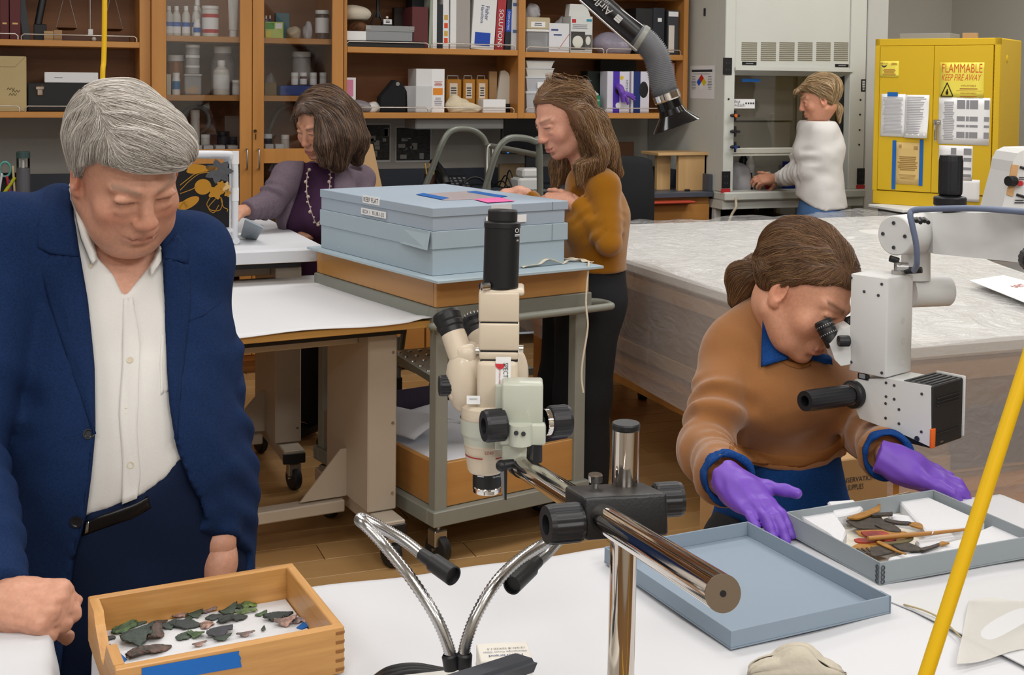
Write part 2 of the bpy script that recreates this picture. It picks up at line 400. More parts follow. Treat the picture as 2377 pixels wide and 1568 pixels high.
m=MB().box((ony(1500,450,YB).x,YB-.06,ZB-.058),(ony(1604,450,YB).x,YB+.02,ZB-.046),.004);m.box((ony(1500,450,YB).x,YB+.0,ZB-.068),(ony(1604,450,YB).x,YB+.028,ZB-.06))
one(m,'clipboard',mat('orange_red','#b5432a',.5),'thin orange red board sticking out above the oak drawer','board')
# ------------------------------------------------------------------ fume hood
M_HOOD=mat('hood_enamel','#cdcfc8',.45,var=(4,.03))
M_HOODIN=mat('hood_liner','#a9a596',.55,var=(6,.08))
YH=6.25
def hp(p,q,y=YH):return ony(p,q,y)
hx0,hx1=3.70,hp(2007,300).x
gx0,gx1=hp(1704,300).x,hp(1971,300).x
zh0=.90;zl=hp(1850,165).z;zsill=.94
hd=thing('fume_hood','white laboratory fume hood with half open glass sash','fume hood',(hx0,YH,0))
m=MB().box((hx0,YH,zsill),(gx0,YH+.1,2.75),.004).box((gx1,YH,zsill),(hx1,YH+.1,2.75),.004).box((hx0,YH+.1,zsill),(hx0+.02,YW-.01,2.75)).box((hx1-.02,YH+.1,zsill),(hx1,YW-.01,2.75))
m.build('side_post',M_HOOD,hd,True)
MB().box((gx0,YH+.012,zl),(gx1,YH+.03,2.75),.003).build('front_panel',M_HOOD,hd,True)
m=MB();a=[(gx0-.004,YH-.012,zl),(gx1+.012,YH-.012,zl),(gx1-.02,YH+.06,zl-.03),(gx0+.01,YH+.06,zl-.03)]
m.add([(p[0],p[1],p[2])for p in a]+[(p[0],p[1],p[2]+.02)for p in a],[(0,1,2,3),(7,6,5,4),(0,4,5,1),(1,5,6,2),(2,6,7,3),(3,7,4,0)]);m.build('header_lip',M_HOOD,hd,True)
for p0,p1 in[(1724,1760),(1769,1804),(1812,1847),(1855,1889),(1898,1931),(1939,1972)]:
 za,zb_=hp((p0+p1)/2,97).z,hp((p0+p1)/2,142).z;m=MB();n=10
 for i in range(n):
  z=zb_+(za-zb_)*(i+.5)/n;m.box((hp(p0,100).x,YH+.0105,z-.004),(hp(p1,100).x,YH+.0135,z+.003))
 v=m.build('vent',mat('vent_slot','#7f7a68',.8),hd,True);v['kind']='stuff'
for p0,p1,q in[(1725,1758,147),(1941,1972,152)]:
 a=hp(p0,q);b=hp(p1,q);m=MB().box((a.x,YH+.008,a.z-.009),(b.x,YH+.0125,a.z+.009),.001);pl=m.build('name_plate',M_BLACK,hd,True)
 hatch(MB(),((a.x+b.x)/2,YH+.008,a.z),X3,Z3,.06,.008,1).build('print',M_GREYINK,pl,True)
MB().box((hx0,YH-.03,zh0-.01),(hx1,YH+.12,zsill),.008).box((hx0,YH,zh0-.06),(hx1,YW-.01,zh0-.01)).build('sill',M_HOOD,hd,True)
MB().box((hx0+.02,YH+.12,zh0-.005),(hx1-.02,YW-.06,zh0+.012)).build('work_surface',mat('hood_epoxy','#7d7f80',.4),hd,True)
yb=YH+.52
m=MB().box((hx0+.02,yb,zsill),(hx1-.02,yb+.015,2.2)).box((gx0-.01,YH+.1,zsill),(gx0,yb,2.2)).box((gx1,YH+.1,zsill),(gx1+.01,yb,2.2));m.build('liner',M_HOODIN,hd,True)
ya=yb-.02
for(p0,p1,q0,q1)in[(1690,1838,176,280),(1690,1831,284,352),(1850,1990,176,300),(1690,1990,356,436)]:
 a=hp(p0,q0,ya);b=hp(p1,q1,ya);MB().box((max(a.x,gx0),ya-.012,b.z),(min(b.x,gx1),ya,a.z),.002).build('baffle',mat('baffle_grey','#b5b1a4',.5),hd,True)
zs1=hp(1800,344).z;zs0=hp(1800,358).z;ys=YH+.055
MB().box((gx0,ys-.008,zs0),(gx1,ys+.016,zs1),.005).box((gx0,ys-.002,zs0-.012),(gx1,ys+.012,zs0)).build('sash_rail',mat('sash_rail','#c4c3b8',.35),hd,True)
sg=MB().box((gx0,ys,zs1-.002),(gx1,ys+.005,zl-.01)).build('sash_glass',M_GLASS,hd,True)
MB().box((hp(1963,300).x,YH+.06,zsill),(gx1,YH+.11,zl-.02)).build('sash_track',mat('track_dark','#22262a',.5),hd,True)
for q,c in((268,'#d8641a'),(305,'#1a1a1c'),(341,'#1c3f8a')):
 p=hp(1700,q,YH-.001);k=MB().cyl(p,p+Vector((0,-.035,0)),.010,n=12)
 for i in range(4):k.cyl(p+Vector((0,-.03,0)),p+Vector((math.cos(i*PI/2)*.030,-.03,math.sin(i*PI/2)*.030)),.008,.007,8)
 kk=k.build('valve_knob',M_BLACK,hd,True);MB().cyl(p+Vector((0,-.036,0)),p+Vector((0,-.041,0)),.010,n=12).build('knob_cap',mat('cap_'+c,c,.4),kk,True)
for p,q in[(1691,230),(1997,232),(1996,266),(1995,302),(1994,336)]:
 c=hp(p,q,YH-.0005);MB().cyl(c,c+Vector((0,-.004,0)),.0055,n=10).build('hole_plug',M_BLACK,hd,True)
for p0,p1,q0,q1,red in[(1678,1698,134,174,0),(1675,1694,398,437,1),(1989,2006,391,428,1)]:
 a=hp(p0,q0);b=hp(p1,q1);o=MB().box((a.x,YH-.006,b.z),(b.x,YH,a.z),.002).build('power_outlet',M_BLACK,hd,True)
 mm=MB()
 for kz in(.3,.7):
  for kx in(-.012,.012):mm.cbox(((a.x+b.x)/2+kx*.7,YH-.0065,b.z+(a.z-b.z)*kz),(.003,.002,.012))
 mm.build('socket',mat('socket_grey','#4a4a4e',.5),o,True)
 if red:MB().box((a.x-.002,YH-.004,b.z-.026),(b.x+.002,YH,b.z-.003)).build('red_sticker',M_RED,hd,True)
a=hp(1999,184);b=hp(2012,213);t=MB().box((a.x,YH-.002,b.z),(hx1-.001,YH,a.z)).build('warning_label',M_BLACK,hd,True)
hatch(MB(),((a.x+hx1)/2,YH-.002,(a.z+b.z)/2),X3,Z3,.02,.06,6).build('label_print',M_PAPER,t,True)
one(MB().box((hp(1722,187,ys).x,ys-.002,hp(1722,190,ys).z),(hp(1764,187,ys).x,ys,hp(1722,183,ys).z)),'tape_strip',M_BLUETAPE,'short blue tape strip on the fume hood sash glass','tape')
a=hp(1701,230,ys-.002);b=hp(1752,252,ys-.002);st=thing('sash_sticker','white Shut the Sash sticker on the fume hood glass','sticker',((a.x+b.x)/2,a.y,b.z))
MB().box((a.x,a.y,b.z),(b.x,a.y+.002,a.z)).build('paper',M_PAPER,st,True)
w=b.x-a.x;h=a.z-b.z;m=MB()
put_text(m,'Shut',(a.x+w*.18,a.y,a.z-h*.26),X3,Z3,h=h*.34);put_text(m,'the',(a.x+w*.15,a.y,a.z-h*.66),X3,Z3,h=h*.22);put_text(m,'Sash',(a.x+w*.38,a.y,a.z-h*.64),X3,Z3,h=h*.36)
for k in range(4):m.cyl((a.x+w*(.6+.11*k),a.y-.0003,a.z-h*.45),(a.x+w*(.6+.11*k),a.y-.0008,a.z-h*.45),h*.11,n=10)
m.build('lettering',M_INK,st,True)
# stand below the hood
hb=thing('hood_stand','dark open stand with a brown shelf under the fume hood','stand',(hx0,YH+.1,0))
for x in(hx0+.03,hx1-.2,hx1-.03):
 for y in(YH+.12,YW-.07):MB().box((x-.02,y-.02,0),(x+.02,y+.02,zh0-.062),.003).build('leg',M_HOOD,hb,True)
MB().box((hx0+.05,YH+.14,.70),(hx1-.22,YW-.1,.74)).build('shelf',wood('dark_plywood','#7b5330','#63401f',0),hb,True)
MB().box((hx0+.05,YW-.06,.1),(hx1-.05,YW-.05,zh0-.07)).build('back_panel',mat('stand_dark','#241f1c',.8),hb,True)
p=hp(1708,458,YH-.034);p2=hp(1699,498,YH-.03)
one(MB().tube(spl([p,p+Vector((0,-.003,-.03)),(p+p2)/2+Vector((.006,-.012,-.01)),p2,p2+Vector((-.02,.01,-.06))],6),.008,8),'hose',mat('hose_cream','#cfc4ae',.6),'cream flexible hose hanging below the fume hood sill','hose')
# things in the hood
def bottle(name,c,r,h,m_body,label,cat='bottle',group=None,neck=.5,cap=None,lab=None,capr=None,labm=None):
 t=thing(name,label,cat,c,0,group)
 cr=capr or r*neck
 MB().lathe([(0,0),(r*.94,0),(r,h*.03),(r,h*.66),(r*.92,h*.72),(cr*.95,h*.82),(cr*.95,h*.88),(0,h*.88)],n=18).build('body',m_body,t)
 MB().lathe([(0,h*.86),(cr,h*.86),(cr,h*.99),(cr*.9,h),(0,h)],n=18).build('cap',cap or M_WHITE,t)
 if lab:MB().lathe([(r*1.012,h*lab[0]),(r*1.012,h*lab[1])],n=18).build('label',labm or M_PAPER,t)
 return t
def jar(name,c,r,h,m_body,label,cat='jar',group=None,lid=None,lab=None,labm=None,lidh=.18):
 t=thing(name,label,cat,c,0,group)
 MB().lathe([(0,0),(r*.95,0),(r,h*.03),(r,h*(1-lidh)*.95),(r*.9,h*(1-lidh)),(0,h*(1-lidh))],n=18).build('body',m_body,t)
 MB().lathe([(0,h*(1-lidh)),(r*1.03,h*(1-lidh)),(r*1.03,h*.99),(r*.98,h),(0,h)],n=18).build('lid',lid or M_WHITE,t)
 if lab:MB().lathe([(r*1.015,h*lab[0]),(r*1.015,h*lab[1])],n=18).build('label',labm or M_PAPER,t)
 return t
def lump(name,c,r,m_,label,cat,seed=0,amp=.18,group=None,n=22,sub=None,build=True):
 rg=np.random.RandomState(seed);W=rg.normal(size=(7,3));ph=rg.uniform(0,6.28,7)
 mb=MB().ell((0,0,0),1.0,n,n*2//3)
 out=[]
 for v in mb.v:
  d=sum(math.sin(2.4*(W[i,0]*v[0]+W[i,1]*v[1]+W[i,2]*v[2])+ph[i])for i in range(7))/7*amp*2.2
  k=1+d;z=v[2]*k
  out.append((c[0]+v[0]*k*r[0],c[1]+v[1]*k*r[1],c[2]+max(z,-.62)*r[2]+.62*r[2]))
 mb.v=out
 return one(mb,name,m_,label,cat,group,origin=c)if build else mb
zw=zh0+.0125
lump('plastic_bag',(hp(1718,430,YH+.2).x,YH+.2,zw),(.06,.05,.11),M_BAG,'clear crinkled plastic bag standing in the left corner of the hood','bag',3)
bottle('bottle',(hp(1741,430,YH+.36).x,YH+.36,zw),.028,.24,M_WHITE,'tall white bottle standing behind the small box in the hood',neck=.5)
x=hp(1729,420,YH+.4).x;bottle('bottle',(x,YH+.42,zw),.028,.26,M_BLACK,'tall black bottle at the back of the hood',cap=M_BLACK)
a=hp(1728,420,YH+.16).x;one(MB().box((a,YH+.18,zw),(a+.055,YH+.24,zw+.11),.002),'carton',mat('carton_white','#dcdad6',.7),'small white carton beside the plastic bag in the hood','box')
bottle('bottle',(hp(1752,430,YH+.16).x,YH+.2,zw),.011,.12,mat('amber_dark','#1c0f10',.2),'slim dark vial by the fingers inside the fume hood',cap=M_BLACK)
a=hp(1824,376,YH+.4).x;one(MB().box((a,YH+.38,zw),(a+.06,YH+.44,zw+.17),.003),'carton',mat('carton_blue','#1f3fa6',.5),'bright blue box at the back of the fume hood','box')
a=hp(1736,441,YH+.14);one(MB().box((a.x,YH+.13,zw),(a.x+.12,YH+.19,zw+.004)),'paper_sheet',M_PAPER,'white sheet lying on the hood floor under the hand','paper')
# ------------------------------------------------------------------ wall things
XS=hx0-.0015
a=onx(1602,153,XS);b=onx(1657,230,XS);ps=thing('safety_poster','white poster with a red blue yellow hazard diamond','poster',(XS,a.y,b.z));w=a.y-b.y;h=a.z-b.z
YD=Vector((0,-1,0));cy,cz=a.y-w*.5,b.z+h*.5;SP=lambda u,v,e=0:(XS-e,a.y-w*u,b.z+h*v)
MB().box((XS,a.y,b.z),(XS+.001,b.y,a.z)).build('sheet',M_PAPER,ps,True)
m=MB().add([SP(.08,.81,.0008),SP(.92,.81,.0008),SP(.92,.88,.0008),SP(.08,.88,.0008)],[(0,1,2,3)]);hatch(m,SP(.5,.75),YD,Z3,w*.8,h*.06,1,.2)
for dx in(-1,1):hatch(m,SP(.5+dx*.33,.48),YD,Z3,w*.2,h*.42,9,.3)
m.build('print',M_INK,ps,True)
for dx,dz,c in((0,1,'#d02a20'),(-1,0,'#1f4fc8'),(1,0,'#e2c81c'),(0,-1,'#f4f4f4')):
 u,v=.49+dx*.1,.5+dz*.12
 MB().add([SP(u,v+.12,.001),SP(u-.1,v,.001),SP(u,v-.12,.001),SP(u+.1,v,.001)],[(0,1,2,3)]).build('diamond_field',mat('dia'+c,c,.6),ps,True)
a=onx(1637,28,hx0);one(MB().cbox((hx0-.004,a.y,a.z),(.008,.014,.045),.001),'wall_clip',M_BLACK,'small black clip on the hood side above the hazard poster','clip')
for(p0,p1,q0,q1,kind,lab)in[(838,906,287,376,0,'black and white photograph taped on wall, the narrower left one'),(918,1001,294,376,1,'wider black and white room photograph taped on the wall right')]:
 a=ony(p0,q0,YW-.004);b=ony(p1,q1,YW-.004);w=b.x-a.x;h=a.z-b.z;t=thing('photo_print',lab,'photograph',((a.x+b.x)/2,YW-.004,b.z))
 MB().box((a.x,YW-.004,b.z),(b.x,YW-.002,a.z)).build('paper_border',M_PAPER,t,True)
 mm=MB().box((a.x+w*.03,YW-.0048,b.z+h*.05),(b.x-w*.03,YW-.0042,a.z-h*.03));mm.build('picture',mat('bw_photo%d'%kind,'#4a4a4a',.5,var=(38,.9),hex2='#111111',stretch=(1,1,2.2)),t,True)
 m=MB();rr=random.Random(kind)
 for i in range(9):
  u0=.06+.8*rr.random();v0=.08+.6*rr.random();m.box((a.x+w*u0,YW-.0052,b.z+h*v0),(a.x+w*min(.95,u0+.05+.15*rr.random()),YW-.0049,b.z+h*min(.93,v0+.03+.2*rr.random())))
 m.build('light_shapes',mat('bw_light','#a9a9a6',.6),t,True)
# under-shelf lamp, off
a=ony(960,268,YF+.12);b=ony(1164,268,YF+.12);one(MB().box((a.x,YF+.08,Z2-.095),(b.x,YF+.3,Z2-.036),.006),'under_shelf_lamp',mat('lamp_body','#a3a5a6',.45),'grey strip lamp body fixed under the bookcase','lamp')
# ------------------------------------------------------------------ yellow flammables cabinet
M_YEL=mat('cabinet_yellow','#d2ad18',.5,bump=(400,.08,.0006))
M_YELD=mat('label_yellow','#ecdb55',.6)
fc=Vector((4.40,5.81,.90));fang=-math.radians(56);fx=Vector((math.cos(fang),math.sin(fang),0));fn=Vector((-math.sin(fang),math.cos(fang),0));fW,fD=.672,.46
fH=onplane(2100,90,fc,fn).z-.90
yc=thing('flammables_cabinet','yellow steel flammable storage cabinet with two doors','cabinet',fc,fang)
MB().box((0,.02,0),(fW,fD,fH),.006).build('carcass',M_YEL,yc)
MB().box((.004,0,.0),(fW-.004,.022,.075),.003).build('base_strip',M_YEL,yc)
xm=fW*.485
for k,(a,b)in enumerate(((.03,xm),(xm+.002,fW-.035))):
 d=MB().box((a,-.004,.08),(b,.022,fH-.04),.002).build('door',M_YEL,yc)
 m=MB();xh=a-.006 if k==0 else b+.006
 for i in range(34):m.cyl((xh,.012,.1+i*(fH-.17)/34),(xh,.012,.1+(i+.55)*(fH-.17)/34),.0055,n=8)
 hg=m.build('hinge',M_YEL,d)
MB().box((0,0,.075),(.028,.022,fH),.002).box((fW-.03,0,.075),(fW,.022,fH),.002).box((0,0,fH-.038),(fW,.022,fH),.002).build('front_frame',M_YEL,yc)
def fp(p,q,d=.008):
 r=onplane(p,q,fc-fn*d,fn)-fc;return Vector((r.dot(fx),-d,r.z))
k=fp(2175,285);MB().box((k.x-.005,-.04,k.z-.1),(k.x+.010,-.028,k.z+.01),.004).cyl((k.x,-.004,k.z),(k.x,-.04,k.z),.011,n=12).box((k.x-.02,-.012,k.z-.012),(k.x+.02,-.004,k.z+.016),.003).build('latch_handle',M_CHROME,yc)
MB().lathe([(0,.004),(.012,.006),(.022,.001),(.026,.0)],(fW+.0,.14,fH-.11),(1,0,0),16).build('vent_plug',M_YEL,yc)
MB().box((.02,.05,-.9+.02),(fW-.02,fD,-.0005)).build('stand',mat('stand_grey','#55534e',.6),yc)
def sheetlab(name,label,cat,p0,q0,p1,q1,mm=M_PAPER,d=.006,curl=.0):
 a=fp(p0,q0,d);b=fp(p1,q1,d);o=fc+fx*a.x-fn*d;t=thing(name,label,cat,o+Z3*b.z,fang);w=b.x-a.x;h=a.z-b.z
 MB().sheet(lambda u,v:(u*w,-.0006-curl*(1-v)**2*(.3+.7*u),v*h),4,6,.0006).build('sheet',mm,t);return t,w,h
t,w,h=sheetlab('eagle_label','small yellow maker label with a winged emblem on left door','label',2043,142,2086,179,M_YELD)
m=MB();put_text(m,'EAGLE',(w*.22,-.0008,h*.86),X3,Z3,w=w*.36);hatch(m,(w*.75,-.0008,h*.82),X3,Z3,w*.36,h*.16,3);hatch(m,(w*.5,-.0008,h*.3),X3,Z3,w*.8,h*.42,6)
m.build('print',mat('orange_print','#a5622a',.7),t)
m=MB().prism([(w*.06,h*.76),(w*.22,h*.70),(w*.40,h*.76),(w*.32,h*.64),(w*.22,h*.58),(w*.14,h*.64)],0,.0004,M=Matrix(((1,0,0,0),(0,0,-1,-.0008),(0,1,0,0),(0,0,0,1))));m.build('wing_emblem',M_INK,t)
t,w,h=sheetlab('warning_label','large pale yellow FLAMMABLE KEEP FIRE AWAY label','label',2183,145,2283,229,M_YELD)
m=MB();put_text(m,'FLAMMABLE',(w*.5,-.0008,h*.84),X3,Z3,w*.92,h*.25);put_text(m,'KEEP FIRE AWAY',(w*.49,-.0008,h*.58),X3,Vector((.18,0,1)),w*.88,h*.18);m.build('lettering',mat('orange_red_print','#cf5a1e',.6),t)
m=MB();tri=[(w*.03,h*.05),(w*.31,h*.05),(w*.17,h*.43)]
for i in range(3):
 a=Vector((tri[i][0],-.0012,tri[i][1]));b=Vector((tri[(i+1)%3][0],-.0012,tri[(i+1)%3][1]));m.tube([a,b],.0028,5)
m.ell((w*.17,-.001,h*.15),(.008,.0008,.012),10,6);m.ell((w*.175,-.001,h*.2),(.004,.0008,.012),8,6);m.build('flame_sign',mat('sign_black','#17140a',.6),t)
m=MB();put_text(m,'INFLAMABLE',(w*.66,-.0008,h*.35),X3,Z3,w*.34);put_text(m,'INFLAMMABLE',(w*.66,-.0008,h*.14),X3,Z3,w*.36);hatch(m,(w*.66,-.0008,h*.265),X3,Z3,w*.6,h*.05,1);hatch(m,(w*.66,-.0008,h*.05),X3,Z3,w*.5,h*.05,1);m.box((w*.38,-.0012,h*.205),(w*.97,-.0008,h*.215));m.build('print',mat('orange_print','#a5622a',.7),t)
def grid_sheet(t,w,h,cols,rows):
 m=MB()
 for c0,c1 in cols:
  for r0,r1 in rows:m.box((w*c0,-.0016,h*r0),(w*c1,-.0012,h*r1))
 m.build('dark_cells',mat('cells','#8b8b90',.8),t)
t,w,h=sheetlab('checklist','typed white checklist under blue tape, left of the pair','paper',2046,218,2100,318,curl=.004)
hatch(MB(),(w*.5,-.006,h*.5),X3,Z3,w*.85,h*.86,26,.35,.2).build('print',M_GREYINK,t)
t,w,h=sheetlab('checklist','typed white checklist with curling corner, right of the pair','paper',2102,220,2155,321,curl=.03)
m=MB();rr=rnd
for i in range(22):
 v=1-(i+1.5)/25;m.box((w*.08,-.0022-.02*(1-v)**2,h*v),(w*(.92-.3*rr.random()),-.0016-.02*(1-v)**2,h*(v+.014)))
m.build('print',M_GREYINK,t)
a=fp(2060,214,.012);b=fp(2084,224,.012);one(MB().add([fc+fx*a.x-fn*.012+Z3*a.z,fc+fx*b.x-fn*.012+Z3*a.z,fc+fx*b.x-fn*.012+Z3*b.z,fc+fx*a.x-fn*.012+Z3*b.z],[(3,2,1,0)]),'tape_strip',M_BLUETAPE,'blue tape strip holding the left checklist on the yellow door','tape')
t,w,h=sheetlab('notice','tan typed notice between two blue tape strips on yellow door','notice',2078,330,2136,430,mat('paper_tan','#d8b877',.8))
m=MB();hatch(m,(w*.5,-.0008,h*.5),X3,Z3,w*.8,h*.35,8,.6);hatch(m,(w*.5,-.0008,h*.18),X3,Z3,w*.8,h*.12,4,.3);hatch(m,(w*.2,-.0008,h*.9),X3,Z3,w*.14,h*.1,3);hatch(m,(w*.8,-.0008,h*.87),X3,Z3,w*.2,h*.1,3);m.build('print',mat('brown_ink','#96773f',.8),t)
for p0,p1,q0,q1,s_ in[(2072,2078,326,440,'left'),(2135,2141,324,432,'right')]:
 a=fp(p0,q0,.0075);b=fp(p1,q1,.0075);P_=lambda x,z:fc+fx*x-fn*.0075+Z3*z
 one(MB().add([P_(a.x,b.z),P_(b.x,b.z),P_(b.x,a.z),P_(a.x,a.z)],[(0,1,2,3)]),'tape_strip',M_BLUETAPE,'long vertical blue tape along the %s edge of the tan notice'%s_,'tape')
t,w,h=sheetlab('chart','wide white chart with grey cells on the right yellow door','paper',2180,226,2296,338)
grid_sheet(t,w,h,[(.36,.52),(.54,.60),(.61,.77),(.89,.99)],[(.76,.95),(.50,.60),(.37,.42),(.14,.27)]);hatch(MB(),(w*.2,-.0012,h*.5),X3,Z3,w*.24,h*.84,22,.5).build('print',M_GREYINK,t)
t,w,h=sheetlab('chart','narrow white chart hanging below the wide chart','paper',2180,337,2256,420)
grid_sheet(t,w,h,[(.36,.52),(.74,.97)],[(.74,.93),(.55,.66),(.3,.38),(.1,.18)])
t,w,h=sheetlab('paper_sheet','blank white sheet low on the yellow door behind the knob','paper',2210,415,2273,470,d=.005)
# things on top of the cabinet
def ontop(p0,p1,q,dd,mm,name,label,cat):
 a=fp(p0,88,-.15);b=fp(p1,88,-.15);z=fH;hh=fp((p0+p1)/2,q,-.15).z-z
 o=fc+fx*a.x+fn*.15;t=MB();R=Matrix.Translation(fc+Z3*(z+.0005))@Matrix.Rotation(fang,4,'Z')
 t.box((a.x,.12,0),(b.x,.12+dd,max(hh,.012)),.002,R);return one(t,name,mm,label,cat)
ontop(2092,2208,78,.2,mat('grey_case','#8c8c8c',.5),'flat_case','flat grey case lying on top of the yellow cabinet','case')
ontop(2237,2270,77,.04,mat('wood_block','#a98a66',.7),'wood_block','small pale wood block on top of the yellow cabinet','block')
# ------------------------------------------------------------------ things on the back wall shelves
YI=YF+.035
def sb(name,p0,p1,q,zb,mm,label,cat,d=.2,yf=YI,bev=.003,group=None,extra=None):
 """a box-shaped thing standing on shelf height zb, its front seen between pixels p0..p1 and its top at pixel row q"""
 lo,hi=bx(p0,p1,q,zb,yf,d);t=thing(name,label,cat,((lo[0]+hi[0])/2,yf+d/2,zb),0,group)
 MB().box(lo,hi,bev).build('body',mm,t,True);t['_']=0;del t['_']
 return t,lo,hi
def face_text(t,lo,hi,s,u,v,w=None,h=None,mm=None,xd=X3,yd=Z3,name='lettering'):
 W=hi[0]-lo[0];H=hi[2]-lo[2];m=MB();put_text(m,s,(lo[0]+W*u,lo[1],lo[2]+H*v),xd,yd,w and w*W,h and h*H);return m.build(name,mm or M_INK,t,True)
def face_patch(t,lo,hi,u0,u1,v0,v1,mm,name='label',e=.0006):
 W=hi[0]-lo[0];H=hi[2]-lo[2];return MB().box((lo[0]+W*u0,lo[1]-e,lo[2]+H*v0),(lo[0]+W*u1,lo[1]+.0005,lo[2]+H*v1)).build(name,mm,t,True)
def face_hatch(t,lo,hi,u,v,w,h,rows,mm=None,e=.0012):
 W=hi[0]-lo[0];H=hi[2]-lo[2];return hatch(MB(),(lo[0]+W*u,lo[1]-e+.0007,lo[2]+H*v),X3,Z3,W*w,H*h,rows).build('print',mm or M_GREYINK,t,True)
def binder(p0,p1,q,zb,mm,label,d=.24,lean=0.0,spine=None,name='binder',group=None,yf=YI):
 lo,hi=bx(p0,p1,q,zb,yf,d);w=hi[0]-lo[0];h=hi[2]-lo[2]
 t=thing(name,label,'binder',((lo[0]+hi[0])/2,yf,zb),0,group,rot=Matrix.Rotation(lean,4,'Y'))
 m=MB().box((-w/2,.004,.0),(-w/2+.003,d,h),.001).box((w/2-.003,.004,.0),(w/2,d,h),.001).box((-w/2,0,0),(w/2,.004,h),.0015);m.build('cover',mm,t)
 MB().box((-w/2+.003,.012,.005),(w/2-.003,d-.006,h-.008)).build('pages',M_PAPER,t)
 return t,w,h
M_MAROON=mat('maroon_cloth','#5c2a2c',.7,bump=(500,.15,.0005));M_NAVYB=mat('navy_cloth','#20242c',.6,bump=(400,.1,.0005));M_WBIND=mat('binder_white','#e2e2e2',.45)
M_GREYBOX=mat('box_grey','#8d9092',.6,bump=(600,.1,.0004))
# far left, upper shelf
for(p0,p1,w_)in[(0,20,'left'),(22,47,'right')]:
 t,w,h=binder(p0,p1,-40,Z1,M_MAROON,'brick red cloth volume at far left, %s of the two'%w_,group='red volumes on the left shelf',name='volume',yf=YI+.02)
 MB().box((-w*.25,-.0008,h*.27),(w*.25,0,h*.30)).build('spine_title',mat('gilt','#c9a86a',.5),t)
binder(53,71,-30,Z1,mat('charcoal_cloth','#3b3d42',.7),'slanting charcoal binder beside the red volumes',lean=-.13,yf=YI+.03)
t,lo,hi=sb('black_stage',78,108,56,Z1,M_BLACK,'small black instrument block on the upper left shelf','instrument',.1,YI+.04)
MB().cyl(((lo[0]+hi[0])/2-.01,lo[1]+.03,hi[2]-.002),((lo[0]+hi[0])/2+.02,lo[1]+.05,hi[2]+.16),.018,n=12).build('barrel',M_BLACK,t,True)
sb('carton',102,124,72,Z1,mat('tan_card','#b09066',.8),'tiny tan carton in front of the balance, left of two','box',.05,YI+.005,.001)
sb('carton',125,144,70,Z1,mat('tan_card2','#a58460',.8),'tiny tan carton in front of the balance, right of two','box',.05,YI+.005,.001)
a,b=px(120,YI+.09),px(302,YI+.09);bal=thing('balance_scale','antique balance with brass pans on a wooden base','balance',((a+b)/2,YI+.16,Z1))
MB().box((a,YI+.08,Z1),(b,YI+.27,Z1+.034),.004).build('base',wood('dark_walnut','#5c3420','#43230f',0),bal,True)
M_BRASS=mat('aged_brass2','#a07c45',.35,.9)
xs_=px(210,YI+.16);MB().cyl((xs_,YI+.17,Z1+.034),(xs_,YI+.17,2.02),.004,n=8).build('pillar',M_STEEL,bal,True);MB().box((xs_-.012,YI+.13,Z1+.034),(xs_+.012,YI+.16,Z1+.066),.002).build('weight_holder',M_WHITE,bal,True)
MB().tube([(px(150,YI+.17),YI+.17,2.0),(xs_,YI+.17,2.03),(px(268,YI+.17),YI+.17,2.0)],.004,6).build('beam',M_BRASS,bal,True)
for p in(155,262):
 x=px(p,YI+.17);MB().lathe([(0,0),(.035,.002),(.05,.010),(.052,.010),(.036,-.001),(0,-.003)],(x,YI+.17,Z1+.06),n=20).build('pan',M_BRASS,bal,True)
 m=MB()
 for dx in(-.05,.05):m.cyl((x+dx,YI+.17,Z1+.07),(x+(dx*.1),YI+.17,2.0),.0012,n=5)
 m.build('wire',M_STEEL,bal,True)['kind']='stuff'
x=px(218,YI+.08);one(MB().ell((x,YI+.06,Z1+.0125),(.012,.012,.012),10,8),'bead',mat('bead_grey','#b8b2a6',.4),'tiny pale bead beside the balance base on the shelf','bead')
# far left, lower shelf
t,lo,hi=sb('archive_folder',-60,61,130,Z2,mat('file_card','#b9a67a',.85,var=(5,.05)),'beige archival flip-top box at far left with handwriting','box',.2,YI+.02)
W=hi[0]-lo[0];H=hi[2]-lo[2]
MB().prism([(lo[0],hi[2]),(hi[0]-W*.02,hi[2]),(hi[0]-W*.22,hi[2]-H*.19),(lo[0],hi[2]-H*.19)],0,.004,M=Matrix(((1,0,0,0),(0,0,-1,lo[1]),(0,1,0,0),(0,0,0,1)))).build('flap',mat('file_card','#b9a67a'),t,True)
m=MB()
for k,(u,v)in enumerate([(.62,.40),(.66,.30),(.72,.36)]):m.tube(spl([(lo[0]+W*(u+.03*i),lo[1]-.001,lo[2]+H*(v+(.03 if i%2 else-.01)))for i in range(6)],3),.0012,4)
m.build('lettering',mat('brown_ink2','#5c4a2a',.8),t,True)
t,lo,hi=sb('instrument_case',64,238,193,Z2,mat('black_leatherette','#1b1c1e',.6,bump=(300,.3,.001)),'black leatherette instrument case with a nickel latch','case',.24,YI+.02,.005)
case_top=hi[2]
p=ony(93,210,lo[1]);MB().cbox((p.x,lo[1]-.004,p.z),(.028,.008,.05),.004).cbox((p.x,lo[1]-.008,p.z+.012),(.04,.006,.018),.003).build('latch',M_CHROME,t,True)
p=ony(206,222,lo[1]);MB().box((p.x-.045,lo[1]-.002,p.z-.02),(p.x+.04,lo[1],p.z+.018)).build('label',M_PAPER,t,True)
t,lo,hi=sb('carton',103,228,168,case_top+.001,mat('carton_white2','#dedee0',.6),'white carton lying on the black instrument case','box',.2,YI+.03)
face_hatch(t,lo,hi,.26,.5,.16,.14,1)
